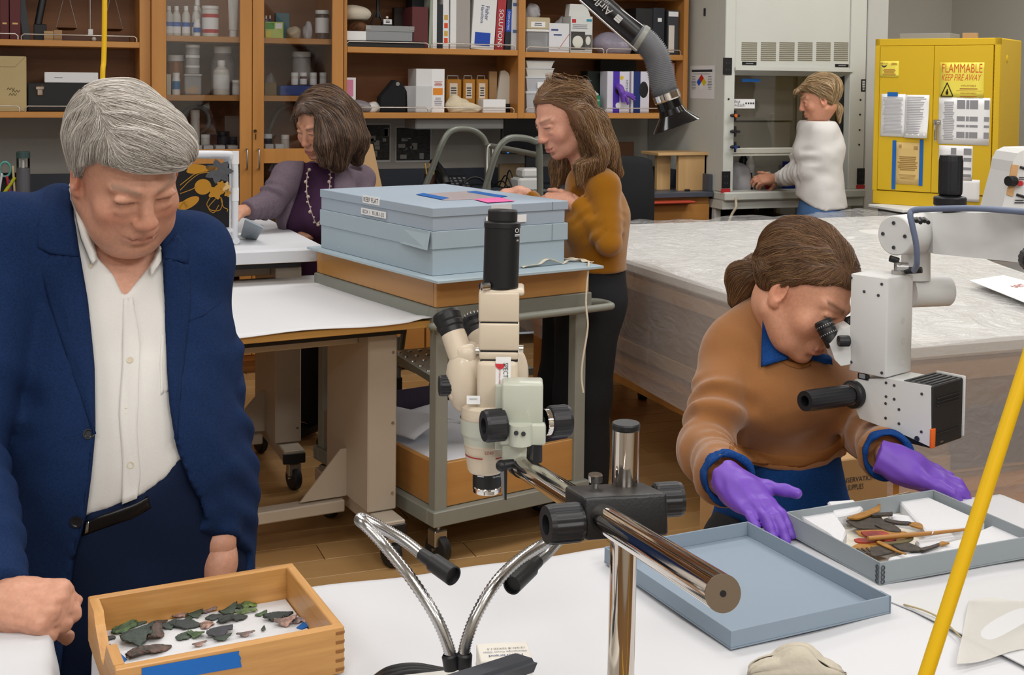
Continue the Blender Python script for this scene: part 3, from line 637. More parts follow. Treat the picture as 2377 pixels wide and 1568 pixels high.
# ---- glazed cabinet contents
YG=YC+.09
def G(p,q=100,y=YG+.04):return ony(p,q,y).x
zA,zB2,zC=zs[0],zs[1],zs[2]
def gh(p,q,z,y):return ony(p,q,y).z-z
M_FROST=mat('frosted_plastic','#c9c7c2',.35);M_MILK=mat('milky_plastic','#d9d6d0',.35);M_GREYPL=mat('grey_plastic','#a7a3a3',.4)
for i,p in enumerate((392,410,432,455)):
 y=YG+.05;t=bottle('reagent_bottle',(G(p,60,y),y,zA),.021,gh(p,14,zA,y),M_FROST,['leftmost frosted reagent bottle in the glazed cabinet','second frosted reagent bottle from the left stile','third frosted reagent bottle from the left stile','fourth frosted reagent bottle, next to the pill bottle'][i],group='row of frosted reagent bottles',neck=.55,lab=(.1,.38))
 MB().lathe([(.0216,.05),(.0216,.072)],n=18).build('blue_band',mat('blue_print','#2a5fb2',.5),t)
bottle('reagent_bottle',(G(458,60,YG+.12),YG+.12,zA),.026,gh(458,0,zA,YG+.12),M_FROST,'taller frosted bottle standing behind the reagent row',neck=.5)
y=YG+.015;t=bottle('pill_bottle',(G(457,60,y),y,zA),.018,gh(457,45,zA,y),M_WHITE,'small white pill bottle with a blue label',neck=.85)
MB().lathe([(.0184,.02),(.0184,.045)],n=18).build('label',mat('blue_print','#2a5fb2'),t)
y=YG+.04;h=gh(488,14,zA,y);t=jar('plastic_jar',(G(488,60,y),y,zA),.042,h,M_MILK,'large white jar with a red banded label on top shelf',lab=(.1,.72),lidh=.1)
for v in(.62,.12):MB().lathe([(.0428,h*v),(.0428,h*(v+.12))],n=18).build('red_band',M_RED,t)
y=YG+.05;h=gh(541,-12,zA,y);t=thing('squeeze_tube','white squeeze tube standing on its cap behind the glass','tube',(G(541,50,y),y,zA))
MB().cyl((0,0,0),(0,0,h*.17),.019,n=16).build('cap',M_WHITE,t);MB().sheet(lambda u,v:(math.cos(2*PI*u)*(.022+.006*v),math.sin(2*PI*u)*.022*(1-v*.93),h*.17+v*h*.83),20,6).build('body',M_MILK,t)
# left door, middle shelf
for i in range(3):
 y=YG+.10;hh=gh(447,104,zB2,y)/3.05
jars=[]
y=YG+.11;hh=gh(447,102,zB2+.0,y);t0=None;zz=zB2
low=gh(447,172,zB2,YG+.06)
t=thing('food_box','clear tub of yellow sponge pieces with white lid','tub',(G(447,190,YG+.05),YG+.05,zB2))
MB().box((-.042,-.03,0),(.042,.03,low*.9),.006).build('body',M_CLEAR,t);MB().box((-.045,-.033,low*.9),(.045,.033,low),.004).build('lid',M_FROST,t)
mbl=lump('x',(0,0,.004),(.037,.026,.026),None,'','',5,.2,build=False);mbl.build('sponge',mat('sponge_yellow','#c8952e',.9,bump=(80,.5,.004)),t)
zz=zB2+low+.001
for k,(q,lab)in enumerate([(152,'bottom'),(128,'middle'),(104,'top')]):
 h=ony(447,q,YG+.05).z-zz;jar('plastic_jar',(G(447,140,YG+.05),YG+.05,zz),.036,h,M_GREYPL,'pale round jar, %s of the stack over the sponge tub'%lab,lidh=.28,group=None);zz+=h+.0005
y=YG+.13;jar('glass_jar',(G(408,150,y),y,zB2),.042,gh(408,128,zB2,y),mat('amber_fill','#8a5a36',.3),'wide jar of brown powder with a pale lid',lidh=.15)
y=YG+.03;h=gh(409,169,zB2,y);bottle('pill_bottle',(G(409,190,y),y,zB2),.020,h,M_WHITE,'white bottle with a bright blue band on middle shelf',lab=(.25,.62),labm=mat('blue_label','#2f74a8',.5),neck=.9)
sb('carton',387,397,172,zB2,mat('carton_ivory','#cfc8b4',.8),'narrow ivory carton at left end of the middle shelf','box',.06,YG+.03,.001)
y=YG+.14;bottle('chemical_bottle',(G(517,150,y),y,zB2),.062,gh(517,108,zB2,y),mat('smoky_plastic','#8f888a',.4),'big smoky wide mouth bottle behind the white one',neck=.75)
y=YG+.05;h=gh(514,140,zB2,y);t=bottle('chemical_bottle',(G(514,170,y),y,zB2),.043,h,M_MILK,'white chemical bottle with printed label in front of smoky one',lab=(.18,.58),neck=.5)
y=YG+.03;jar('glass_jar',(G(549,200,y),y,zB2),.022,gh(549,186,zB2,y),M_MILK,'short white lidded jar beside the middle door stile',lab=(.1,.6))
# left door, lower shelf: boxes of vials, jars, coil
for i,p in enumerate((458,484,512,541)):
 sb('vial_box',p-11,p+11,338,zC,M_PAPER,['first white vial box on the lower glazed shelf','second white vial box on the lower glazed shelf','third white vial box on the lower glazed shelf','last white vial box beside the middle door stile'][i],'box',.08,YG+.01,.001,group='white vial boxes behind the left glass door')
for i,(p,q,m_,l_)in enumerate([(477,312,M_WHITE,'white capped square bottle'),(518,305,M_BLACK,'black capped dark bottle'),(453,255,M_FROST,'tall pale cylinder bottle'),(540,318,M_BLACK,'short black jar')]):
 y=YG+.13;jar('glass_jar',(G(p,320,y),y,zC),.024 if i!=1 else .034,gh(p,q,zC,y),[M_MILK,M_BLACK,M_FROST,M_BLACK][i],l_+' behind the vial boxes',lid=m_,lidh=.2)
one(MB().box((G(522,300,YG+.2),YG+.2,zC),(G(556,300,YG+.2),YG+.22,zC+.19),.002),'backing_card',mat('panel_grey','#77706a',.8),'grey brown panel leaning at the back of the glazed shelf','panel')
one(MB().lathe([(.07+.018*math.cos(a),.018*math.sin(a))for a in[2*PI*i/10 for i in range(11)]],(G(455,300,YG+.24),YG+.24,zC+.165),(0,1,0),24),'tubing_coil',mat('dark_tubing','#2c3038',.3),'coil of dark tubing at the back of the glazed shelf','tubing')
# right door
t,lo,hi=sb('carton',616,658,51,zA,mat('carton_lime','#b8c86a',.6),'small green and yellow carton on the right glazed shelf','box',.07,YG+.02,.001)
face_patch(t,lo,hi,.02,.5,.55,.95,mat('green_print','#4f9a3e',.6),'green_panel');face_patch(t,lo,hi,.55,.92,.6,.93,M_PAPER,'white_panel');face_patch(t,lo,hi,.02,.3,.05,.45,mat('yellow_print','#ded04a',.6),'yellow_panel')
for p,l_ in((618,'left little blue vial behind the green carton'),(627,'right little blue vial behind the green carton')):y=YG+.12;bottle('vial',(G(p,40,y),y,zA),.009,gh(p,36,zA,y),mat('blue_vial','#3a4f86',.3),l_,group='little blue vials')
lump('plastic_bag',(G(682,60,YG+.05),YG+.06,zA),(.038,.04,.042),mat('bag_beige','#b4a48c',.3,bump=(25,.8,.01)),'plump beige plastic bag behind the right glass door','bag',8)
lump('plastic_bag',(G(715,50,YG+.06),YG+.07,zA),(.026,.04,.06),M_BAG,'tall clear plastic bag beside the brown jar','bag',12)
y=YG+.05;h=gh(748,24,zA,y);jar('glass_jar',(G(748,60,y),y,zA),.037,h,mat('brown_glass','#5c4a42',.2),'brown glass jar with a wide white label and lid',lab=(.22,.74),lidh=.13)
one(MB().box((G(640,30,YG+.2),YG+.2,zA),(G(672,30,YG+.2),YG+.24,zA+.145),.002),'carton',mat('carton_teal','#4c6f78',.7),'dull teal carton at back of the top right glazed shelf','box')
sb('blue_bin',650,765,199,zB2,mat('bin_blue','#12408f',.5),'bright blue plastic bin holding four white jars','bin',.12,YG+.02,.003)
binz=ony(700,198,YG+.02).z
for i,p in enumerate((684,704,727,750)):
 y=YG+.08;jar('specimen_jar',(G(p,180,y),y,binz+.001),.019,gh(p,169,binz,y),[M_MILK,mat('jar_maroon','#6d4a46',.3),M_MILK,M_MILK][i],['white jar, first from left, in the blue bin','brownish jar, second from left, in the blue bin','white jar, third from left, in the blue bin','white jar, last on right, in the blue bin'][i],lab=(.05,.5),lidh=.3)
sb('carton',615,642,192,zB2,mat('carton_khaki','#7d6c4a',.8),'khaki carton left of the blue bin','box',.09,YG+.03,.001)
lump('plastic_bag',(G(628,150,YG+.13),YG+.15,zB2),(.03,.03,.085),mat('bag_dim','#8e8684',.3,alpha=.6,bump=(25,.8,.01)),'tall dim crinkled bag behind the khaki carton','bag',21)
y=YG+.2;jar('plastic_jar',(G(700,150,y),y,zB2),.05,gh(700,120,zB2,y),M_GREYPL,'large grey jar at the back behind the blue bin',lidh=.12)
for p,q,l_ in[(622,311,'white jar with dark band left of the woman behind glass'),(662,313,'white capped jar just behind the woman in glass cabinet')]:
 y=YG+.08;jar('specimen_jar',(G(p,330,y),y,zC),.022,gh(p,q,zC,y),M_BLACK if p<640 else M_MILK,l_,lidh=.25)
for p,l_ in((626,'white vial box beside the left edge of the right glass door'),(650,'white vial box just left of the purple woman')):sb('vial_box',p-10,p+9,335,zC,M_PAPER,l_,'box',.05,YG+.005,.001,group='white vial boxes behind the right glass door')
xg=G(640,290,YG+.2);one(MB().tube(spl([(xg-.05,YG+.22,zC),(xg-.02,YG+.22,zC+.14),(xg+.05,YG+.22,zC+.24),(xg+.2,YG+.22,zC+.26)],8),.013,8),'tubing',mat('dull_tube','#5a544e',.4),'thick dull curved hose at back of the right glazed shelf','hose')
sb('book',616,628,420,zs[3],mat('slate_book','#3a4552',.7),'slate blue book in the lower right glazed compartment','book',.15,YG+.02,.001)
for k,p in enumerate((615,628,640,652)):sb('folder',p,p+9,590,zs[3]-.52+.0,mat('folder%d'%k,['#8a7f6c','#6e6a62','#9c927c','#3f4148'][k],.8),'folder %s in the bottom right glazed compartment'%['beside the stile','grey, second from the stile','pale, third from the stile','dark, fourth from the stile'][k],'folder',.2,YG+.02,.001)
# ---- right bookcase, left bay, upper shelf
sb('tray',800,985,95,Z1,M_BLACK,'flat black tray under the grey box on upper shelf','tray',.26,YI-.015,.002)
zt=ony(880,95,YI-.015).z+.0006
t,lo,hi=sb('archive_box',850,960,72,zt,M_GREYBOX,'grey archival box with metal lid corners','box',.2,YI,.002)
zt2=hi[2];lz=ony(905,60,YI).z
MB().box((lo[0]-.003,lo[1]-.003,zt2-.004),(hi[0]+.003,hi[1]+.003,lz),.002).build('lid',M_GREYBOX,t,True)
for s_,xx in((1,lo[0]-.004),(-1,hi[0]+.004)):MB().box((xx,lo[1]-.0045,zt2+.004),(xx+s_*.03,lo[1],lz+.0005),.001).build('metal_corner',M_STEEL,t,True)
t,lo,hi=sb('paper_tray',786,850,72,zt,M_PAPER,'white open tray of odds and ends beside the grey box','tray',.2,YI,.001)
lump('paper_roll',(px(826,YI+.1),YI+.1,ony(820,46,YI+.1).z),(.085,.08,.05),mat('muslin','#cdc5b4',.9,stretch=(1,1,6),bump=(10,.5,.01)),'fanned cream muslin bundle on top of the white tray','cloth',14,.12)
lump('oddments',(px(832,YI+.05),YI+.06,hi[2]),(.06,.05,.032),mat('oddment_brown','#6c4424',.7,var=(20,.7)),'brown oddments heaped in the white tray','scraps',16,.3)
pp=ony(880,30,YI+.1);t=thing('mini_tripod','small black tripod behind the grey box','tripod',(pp.x,YI+.1,lz))
MB().cyl((0,.03,.05),(0,.03,.16),.012,.009,10).build('head',M_BLACK,t)
for dx,dy in((-.045,.0),(.03,-.02),(.05,.06)):MB().cyl((0,.03,.1),(dx,.03+dy,.0),.006,.004,8).build('leg',M_BLACK,t)
MB().box((-.012,.015,.16),(.012,.04,.168),.002).build('clamp',M_WHITE,t)
t=thing('label_holder','black stand with a small white printed card behind grey box','holder',(px(899,YI+.09),YI+.09,lz));MB().box((-.03,0,0),(.03,.03,.02),.003).build('base',M_BLACK,t)
MB().box((-.024,-.004,.012),(.024,0,.04),.001).build('card',M_PAPER,t);hatch(MB(),(0,-.004,.026),X3,Z3,.034,.016,2).build('print',M_INK,t);MB().ell((0,.01,.05),.008,10,8).build('knob',M_WHITE,t)
sb('case',915,962,18,Z1,mat('dark_case','#2a211d',.6),'dark case standing at the back beside the maroon book','case',.05,YI+.2,.003)
binder(957,994,16,Z1,M_MAROON,'maroon cloth binder standing on the upper right shelf')
binder(957,990,-30,Z1,M_NAVYB,'tall black volume behind the maroon binder',yf=YI+.12,d=.12)
binder(996,1003,-15,Z1,mat('sage','#9aa394',.7),'slim sage green folder beside the maroon binder',lean=.03)
binder(1005,1015,-20,Z1,M_WBIND,'slim white binder, first of the white binders')
binder(1015,1028,10,Z1,M_NAVYB,'dark slim booklet between white binders')
t,w,h=binder(1029,1043,-20,Z1,M_WBIND,'white binder with orange red flower spine')
for k,v in enumerate((.1,.22,.36,.5)):MB().box((-w*.3,-.001,h*v),(w*.3,0,h*(v+.09)),.0003).build('spine_flower',mat('flower%d'%(k%2),['#d9481c','#c9a24a'][k%2],.6),t)
binder(1046,1060,-20,Z1,M_WBIND,'plain white binder right of the flower spine')
t,w,h=binder(1060,1092,-20,Z1,mat('binder_grey','#a29c98',.6),'thick grey sided binder seen at an angle')
t,w,h=binder(1094,1148,-22,Z1,M_WBIND,'broad white binder with blue square on its spine',lean=.06)
MB().box((-w*.36,-.001,h*.065),(w*.30,0,h*.29)).build('blue_square',mat('binder_blue','#1545ab',.5),t)
m=MB();put_text(m,'Fisher',(w*.10,-.0012,h*.62),Vector((0,0,-1)),X3,w=h*.24);put_text(m,'Hamilton',(-w*.1,-.0012,h*.60),Vector((0,0,-1)),X3,w=h*.3);m.build('lettering',mat('navy_print','#34457c',.6),t)
t,w,h=binder(1150,1170,-10,Z1,mat('red_binder','#a8323a',.6),'red binder reading SOLUTIONS down its spine',lean=.055)
put_text(MB(),'SOLUTIONS',(0,-.001,h*.4),Vector((0,0,-1)),X3,h*.7,w*.5).build('lettering',M_PAPER,t)
t,w,h=binder(1172,1184,-10,Z1,M_NAVYB,'slim black binder with a blue spine panel',lean=.055)
MB().box((-w*.5,-.001,h*.34),(w*.5,0,h*.75)).build('blue_panel',mat('binder_blue','#1545ab'),t);put_text(MB(),'DOW-O-MAX',(0,-.0015,h*.54),Vector((0,0,-1)),X3,h*.34).build('lettering',M_PAPER,t)
t,w,h=binder(1188,1218,-8,Z1,mat('clear_binder','#cfd0d4',.4),'pale binder with dark page tabs at bay divider',lean=0.0)
for v in(.32,.82):MB().box((-w*.4,-.001,h*v),(w*.3,0,h*(v+.06))).build('index_tab',mat('tab_blue','#4d6a94',.5),t)
# lower shelf
t,lo,hi=sb('note_card',785,826,180,Z2,M_PAPER,'white card with a pink note at left of lower shelf','card',.006,YI+.06,.001);face_patch(t,lo,hi,.2,.86,.45,.94,mat('pink_note','#d888a8',.8),'pink_note')
lump('plastic_bag',(px(828,YI+.04),YI+.05,Z2),(.075,.05,.042),mat('bag_grey','#8f8a90',.2,alpha=.75,bump=(25,.8,.01)),'grey plastic bag of scraps at left of lower shelf','bag',31,.22)
lump('cotton_wad',(px(869,YI+.04),YI+.05,Z2),(.05,.04,.033),mat('cotton','#d6d2cc',.95),'white crumpled cotton wad before the black pouch','cotton',33,.25)
t=thing('cloth_pouch','black folded cloth pouch with a round snap','pouch',(px(912,YI+.04),YI+.04,Z2))
a=[ony(p,q,YI).x-t.location.x for p,q in[(886,240),(947,240)]];hq=lambda q:ony(915,q,YI).z-Z2
MB().prism([(ony(886,0,YI).x-t.location.x,0),(ony(948,0,YI).x-t.location.x,0),(ony(946,0,YI).x-t.location.x,hq(212)),(ony(932,0,YI).x-t.location.x,hq(190)),(ony(919,0,YI).x-t.location.x,hq(186)),(ony(886,0,YI).x-t.location.x,hq(226))],0,.09,M=Matrix(((1,0,0,0),(0,0,1,-.04),(0,1,0,0),(0,0,0,1)))).build('body',mat('black_cloth','#131417',.9),t)
p=ony(923,195,YI);MB().cyl((p.x-t.location.x,-.0405,p.z-Z2),(p.x-t.location.x,-.044,p.z-Z2),.011,n=14).build('snap',M_STEEL,t)
t,lo,hi=sb('glassine_box',940,1004,200,Z2,M_CLEAR,'clear plastic envelope box leaning beside the pouch','box',.1,YI,.004)
t,lo,hi=sb('tall_carton',966,1032,160,Z2,mat('carton_white3','#dadada',.6),'tall white carton with an orange picture','box',.16,YI+.03,.002)
face_patch(t,lo,hi,.55,1.0,0,1,M_PAPER,'front_panel');face_patch(t,lo,hi,.60,.94,.40,.56,mat('orange_print2','#e08a24',.6),'orange_picture',.0012);face_hatch(t,lo,hi,.78,.66,.32,.12,4,mat('red_print','#b0503c',.7));face_hatch(t,lo,hi,.78,.25,.3,.2,5)
for i,(p0,p1)in enumerate([(1037,1072),(1076,1104),(1107,1134)]):
 t,lo,hi=sb('swab_pack',p0,p1,184,Z2,mat('pack_amber','#a8742c',.35),['clear tub of amber sticks, left one of the three tubs','clear tub of amber sticks, middle one of the three tubs','clear tub of amber sticks, right one of the three tubs'][i],'tub',.08,YI+.09,.006,group='amber tubs on the lower shelf')
 face_patch(t,lo,hi,.2,.72,.42,.88,mat('label_dim','#cdbfae',.7));face_hatch(t,lo,hi,.46,.62,.4,.3,4,M_INK);face_patch(t,lo,hi,.25,.85,.06,.22,mat('label_yellow2','#e6c81e',.6),'yellow_label')
 MB().tube([(lo[0]+.012,YI+.12,hi[2]-.001),(lo[0]+.014,YI+.12,hi[2]+.02),(hi[0]-.014,YI+.12,hi[2]+.02),(hi[0]-.012,YI+.12,hi[2]-.001)],.003,6).build('handle',M_CLEAR,t,True)
lump('ribbon_heap',(px(1064,YI+.03),YI+.045,Z2),(.06,.04,.052),mat('cotton_tape','#d9cbb0',.9,bump=(30,.8,.008)),'heap of cream cotton tape on the lower shelf','ribbon',41,.35,n=30)
lump('ribbon_heap',(px(1088,YI+.01),YI+.015,Z2),(.085,.022,.028),mat('cotton_tape','#d9cbb0'),'flat trailing loops of cream cotton tape at shelf edge','ribbon',43,.3,n=30)
sb('flat_carton',1122,1174,231,Z2,M_PAPER,'flat white carton in front of the tan envelope','box',.1,YI-.005,.001)
sb('envelope',1136,1154,166,Z2,mat('kraft','#a2805a',.85),'narrow kraft paper envelope standing beside the divider','envelope',.02,YI+.12,.001)
t=thing('paper_sleeve','pale grey round topped paper sleeve leaning by the divider','sleeve',(px(1168,YI+.1),YI+.1,Z2));w=px(1186,YI+.1)-px(1152,YI+.1);h=ony(1168,163,YI+.1).z-Z2
MB().prism([(-w/2,0),(w/2,0),(w/2,h*.82),(w*.35,h*.94),(w*.1,h),(-w*.15,h*.98)],0,.02,M=Matrix(((1,0,0,0),(0,0,1,0),(0,1,0,0),(0,0,0,1)))).build('sleeve',mat('sleeve_grey','#c0b8ac',.8),t)
# ---- right bay, upper shelf
Z1R=Z1-.0075
t,lo,hi=sb('clear_bin',1223,1273,74,Z1R,M_CLEAR,'clear bin with grey filling under the labelled box','bin',.16,YI,.006);MB().box((lo[0]-.004,lo[1]-.004,hi[2]),(hi[0]+.004,hi[1]+.004,hi[2]+.014),.003).build('lid',M_WHITE,t,True)
mb=lump('x',((lo[0]+hi[0])/2,lo[1]+.08,Z1R+.004),((hi[0]-lo[0])*.42,.07,.05),None,'','',51,.2,build=False);mb.build('filling',mat('fill_grey','#6f6a66',.9),t,True)
z2=hi[2]+.0145
t,lo,hi=sb('clear_bin',1223,1278,40,z2,mat('bin_beige','#c0b294',.4),'beige bin labelled by hand on top of clear bin','bin',.16,YI,.006);face_patch(t,lo,hi,.18,.78,.18,.62,M_PAPER);face_hatch(t,lo,hi,.48,.42,.44,.3,2,M_INK)
lump('plastic_bag',(px(1236,YI+.08),YI+.09,hi[2]),(.045,.05,.05),M_BAG,'clear bag slumped on top of the beige bin','bag',53)
t,lo,hi=sb('wipes_box',1275,1322,54,Z1R,mat('carton_white4','#d9dadf',.6),'white wipes box with blue script and orange line','box',.12,YI-.005,.002)
face_patch(t,lo,hi,.1,.45,.74,.8,mat('navy_print','#34457c'),'blue_bar');face_hatch(t,lo,hi,.42,.6,.6,.1,1,mat('navy_print','#34457c'))
W=hi[0]-lo[0];H=hi[2]-lo[2];MB().tube([(lo[0]+W*.48,lo[1]-.001,lo[2]+H*.12),(lo[0]+W*.99,lo[1]-.001,lo[2]+H*.64)],.0016,4).build('orange_line',mat('orange_line','#c8683a',.6),t,True)
lump('plastic_bag',(px(1300,YI+.13),YI+.16,Z1R),(.05,.04,.13),M_BAG,'tall clear bag behind the wipes box','bag',57)
t,lo,hi=sb('mask_box',1325,1376,38,Z1R,mat('carton_white5','#d4d6d4',.6),'white respirator carton with a mask picture','box',.12,YI,.002)
W=hi[0]-lo[0];H=hi[2]-lo[2]
MB().prism([(0,0),(W,0),(W*.8,H*.34),(W*.06,H*.34)],0,.06,M=Matrix(((1,0,0,lo[0]),(0,0,1,lo[1]+.03),(0,1,0,hi[2]),(0,0,0,1)))).build('gable_top',mat('carton_white5','#d4d6d4'),t,True)
face_patch(t,lo,hi,.02,.66,.08,.58,mat('dark_pic','#3b3a38',.6),'dark_picture');face_patch(t,lo,hi,.66,.97,.10,.50,mat('dark_pic2','#565350',.6),'dark_picture');
MB().ell((lo[0]+W*.33,lo[1]-.0008,lo[2]+H*.30),(W*.25,.002,H*.17),14,8).ell((lo[0]+W*.8,lo[1]-.0008,lo[2]+H*.34),(W*.12,.002,H*.12),12,8).build('mask_picture',mat('mask_pale','#d6d6cc',.7),t,True)['kind']='stuff'
face_patch(t,lo,hi,.06,.24,.82,.92,M_RED,'red_mark');face_patch(t,lo,hi,.72,.96,.86,.93,mat('tab_teal','#2e8aa6',.6),'teal_mark');face_hatch(t,lo,hi,.42,.72,.7,.14,3)
lump('plastic_bag',(px(1420,YI+.09),YI+.10,Z1R),(.115,.08,.075),mat('bag_lilac','#9a94a4',.2,alpha=.8,bump=(25,.8,.01)),'wide lilac grey plastic bag behind the extraction arm','bag',61)
t,w,h=binder(1477,1516,19,Z1R,M_BLACK,'wide black binder at right end of upper shelf')
t,w,h=binder(1517,1543,18,Z1R,M_NAVYB,'blue black binder with a small white square');MB().box((-w*.1,-.001,h*.7),(w*.25,0,h*.78)).build('label',M_PAPER,t)
t,w,h=binder(1551,1576,24,Z1R,mat('charcoal_binder','#3c3e42',.6),'charcoal binder with a long white spine label');MB().box((-w*.45,-.001,h*.86),(w*.45,0,h*.97)).build('label',M_PAPER,t);MB().box((-w*.42,-.001,h*.05),(w*.1,0,h*.66)).build('spine_label',mat('label_cream','#d8cfc6',.7),t)
# right bay, lower shelf
def tub(p0,p1,q,zb,mm,label,lidm,d=.16,yf=YI):
 lo,hi=bx(p0,p1,q,zb,yf,d);t=thing('storage_tub',label,'tub',((lo[0]+hi[0])/2,yf+d/2,zb));w=hi[0]-lo[0];h=hi[2]-lo[2];k=.86
 lw=[(-w/2*k,-d/2*k),(w/2*k,-d/2*k),(w/2*k,d/2*k),(-w/2*k,d/2*k)];hw=[(x/k,y/k)for x,y in lw]
 MB().add([(x,y,0)for x,y in lw]+[(x,y,h*.88)for x,y in hw],[(3,2,1,0),(0,1,5,4),(1,2,6,5),(2,3,7,6),(3,0,4,7)]).build('body',mm,t)
 MB().box((-w/2-.004,-d/2-.004,h*.86),(w/2+.004,d/2+.004,h),.004).build('lid',lidm,t);return t,zb+h+.0006,w,h
M_TUBW=mat('tub_white','#c4c6cc',.3,alpha=.85);M_TUBL=mat('tub_lid','#cfd2d8',.35)
t,za,w,h=tub(1222,1274,212,Z2,M_TUBW,'translucent tub at bottom of the left tub stack',M_TUBL)
t,zb3,w,h=tub(1222,1280,178,za,M_TUBW,'translucent tub with a white sticker, middle of the stack',M_TUBL);MB().box((-.01,-.082,h*.2),(.07,-.078,h*.62),.001).build('sticker',M_PAPER,t)
t,zb4,w,h=tub(1222,1286,158,zb3,mat('tub_cream','#d1cfca',.4),'cream tub stuffed with batting under the top tub',M_TUBL)
t,zb5,w,h=tub(1222,1286,141,zb4,mat('tub_cream','#d1cfca'),'topmost thin white tub of the stack',M_TUBL)
t,zc,w,h=tub(1282,1362,204,Z2,M_TUBW,'wide translucent tub behind the woman in ochre',M_TUBL)
lump('zip_bag',(px(1302,YI+.07),YI+.09,zc),(.045,.05,.032),mat('bag_teal','#4f6d80',.3),'blue teal bag of clips on top of the wide tub','bag',71)
t,z_,w,h=tub(1322,1372,186,zc,mat('tub_teal','#567084',.35),'flat blue grey tub on the right of the wide tub',mat('tub_teal','#567084'),.12,YI+.1)
sb('carton',1364,1400,165,Z2,mat('black_green','#1c2620',.5),'dark green black carton beside the purple glove box','box',.1,YI+.13,.002)
sb('carton',1394,1478,140,Z2,mat('black_green2','#141b18',.5),'large black carton behind the purple glove box','box',.08,YI+.2,.002)
t,lo,hi=sb('wipes_box',1359,1394,222,Z2,mat('carton_green','#157a5c',.55),'small green tissue box with white tissues','box',.1,YI+.01,.002);face_text(t,lo,hi,'Kimwipes',.5,.72,w=.85,mm=M_PAPER);face_hatch(t,lo,hi,.5,.48,.7,.2,3,M_PAPER)
mb=lump('x',((lo[0]+hi[0])/2,lo[1]+.05,hi[2]-.01),((hi[0]-lo[0])*.4,.03,.025),None,'','',73,.4,build=False);mb.build('tissue',mat('tissue','#d4d6d6',.9),t,True)
def glovebox(p0,p1,q,c1,label,glove):
 t,lo,hi=sb('glove_box',p0,p1,q,Z2,mat('glove_carton','#d3d0dc',.6),label,'box',.1,YI,.002)
 face_patch(t,lo,hi,.26 if glove else .12,.55 if glove else .5,0,1,mat('gb'+c1,c1,.5),'color_band');W=hi[0]-lo[0];H=hi[2]-lo[2]
 MB().ell((lo[0]+W*(.55 if glove else .68),lo[1]-.0008,lo[2]+H*.56),(W*(.2 if glove else .25),.002,H*(.13 if glove else .2)),18,8).build('opening',M_BLACK,t,True);return t,lo,hi,W,H
t,lo,hi,W,H=glovebox(1410,1462,166,'#4a2aa8','white and purple glove box with a purple glove hanging out',True)
face_text(t,lo,hi,'KIMTECH',.88,.62,w=None,h=.06,xd=Vector((0,0,-1)),yd=X3);MB().cyl((lo[0]+W*.64,lo[1],lo[2]+H*.85),(lo[0]+W*.64,lo[1]-.001,lo[2]+H*.85),.012,n=16).build('sun_mark',mat('sun_yellow','#d9b52a',.5),t,True)
MB().lathe([(0,0),(.018,0)],(lo[0]+W*.5,lo[1]-.001,lo[2]+H*.18),(0,-1,0),9).build('flower_mark',M_PAPER,t,True)
M_PURP=mat('nitrile_purple','#6f46b4',.45,bump=(60,.15,.002))
gl=MB();gx=lo[0]+W*.55;gz=lo[2]+H*.56
gl.tube(spl([(gx-.01,lo[1]+.01,gz+.02),(gx-.005,lo[1]-.02,gz+.01),(gx+.005,lo[1]-.03,gz-.03),(gx+.015,lo[1]-.025,gz-.07)],5),[.02]*10+[.014]*6,8)
for k,(dx,dz)in enumerate(((.075,-.03),(.085,-.045),(.045,-.085),(.085,-.06))):gl.tube(spl([(gx,lo[1]-.028,gz-.02),(gx+dx*.5,lo[1]-.034,gz+dz*.4-.01),(gx+dx,lo[1]-.03,gz+dz)],5),[.012]*6+[.008]*5,8)
one(gl,'nitrile_glove',M_PURP,'purple glove pulled half out of the glove box','glove',origin=(gx,lo[1],gz))
glovebox(1466,1508,166,'#122a6a','white and navy glove box with empty oval opening',False)
sb('pink_pad',1550,1566,146,Z2,mat('pink_paper','#c9a0a8',.8),'pale pink pad at the right end behind the duct','pad',.1,YI+.05,.001)
# hook on bottom right of bookcase: blue tape
p=ony(1561,262,YF);one(MB().box((p.x-.02,YF-.0015,p.z-.008),(p.x+.02,YF,p.z+.008)),'tape_strip',M_BLUETAPE,'small blue tape tab on the bookcase bottom edge','tape')
# ---- on the worktop
def wt(p,y):return ony(p,400,y).x
t=thing('pencil_cup','dark brown cup of pencils on the worktop','cup',(wt(998,6.6),6.6,ZB));h=.11
MB().lathe([(0,0),(.026,0),(.032,h),(.029,h),(.024,.004),(0,.004)],n=18).build('cup',mat('cup_brown','#3c2018',.5),t)
for k,(dx,c,l_)in enumerate([(-.012,'#c9962e','yellow pencil leaning left in the brown cup'),(.0,'#b98a4a','tan pencil in the middle of the brown cup')]):one(MB().cyl((t.location.x+dx*.3,6.6,ZB+.006),(t.location.x+dx*2.2,6.605,ZB+.17),.0035,n=6),'pencil',mat('pencil'+c,c,.5),l_,'pencil')
one(MB().cyl((t.location.x+.012,6.6,ZB+.02),(t.location.x+.02,6.6,ZB+.145),.008,n=10),'highlighter',mat('fluor_yellow','#d8e02a',.4),'fluorescent yellow highlighter in the brown cup','pen')
t=thing('desk_phone','black desk telephone with keypad and handset','telephone',(wt(1046,6.62),6.62,ZB),.15)
R=Matrix.Rotation(math.radians(38),4,'X');MB().box((-.1,-.09,.02),(.1,.09,.05),.008,Matrix.Translation((0,0,.04))@R).box((-.08,0,0),(.08,.09,.06),.004).build('base',M_BLACK,t)
MB().tube(spl([(-.075,-.1,.06),(-.075,-.06,.115),(-.075,.02,.16),(-.075,.07,.165)],5),[.026]*4+[.018]*8+[.026]*4,8).build('handset',M_BLACK,t)
MB().box((-.03,.03,.0505),(.09,.075,.054),.002,Matrix.Translation((0,0,.04))@R).build('display',mat('lcd_dark','#22262a',.2),t)
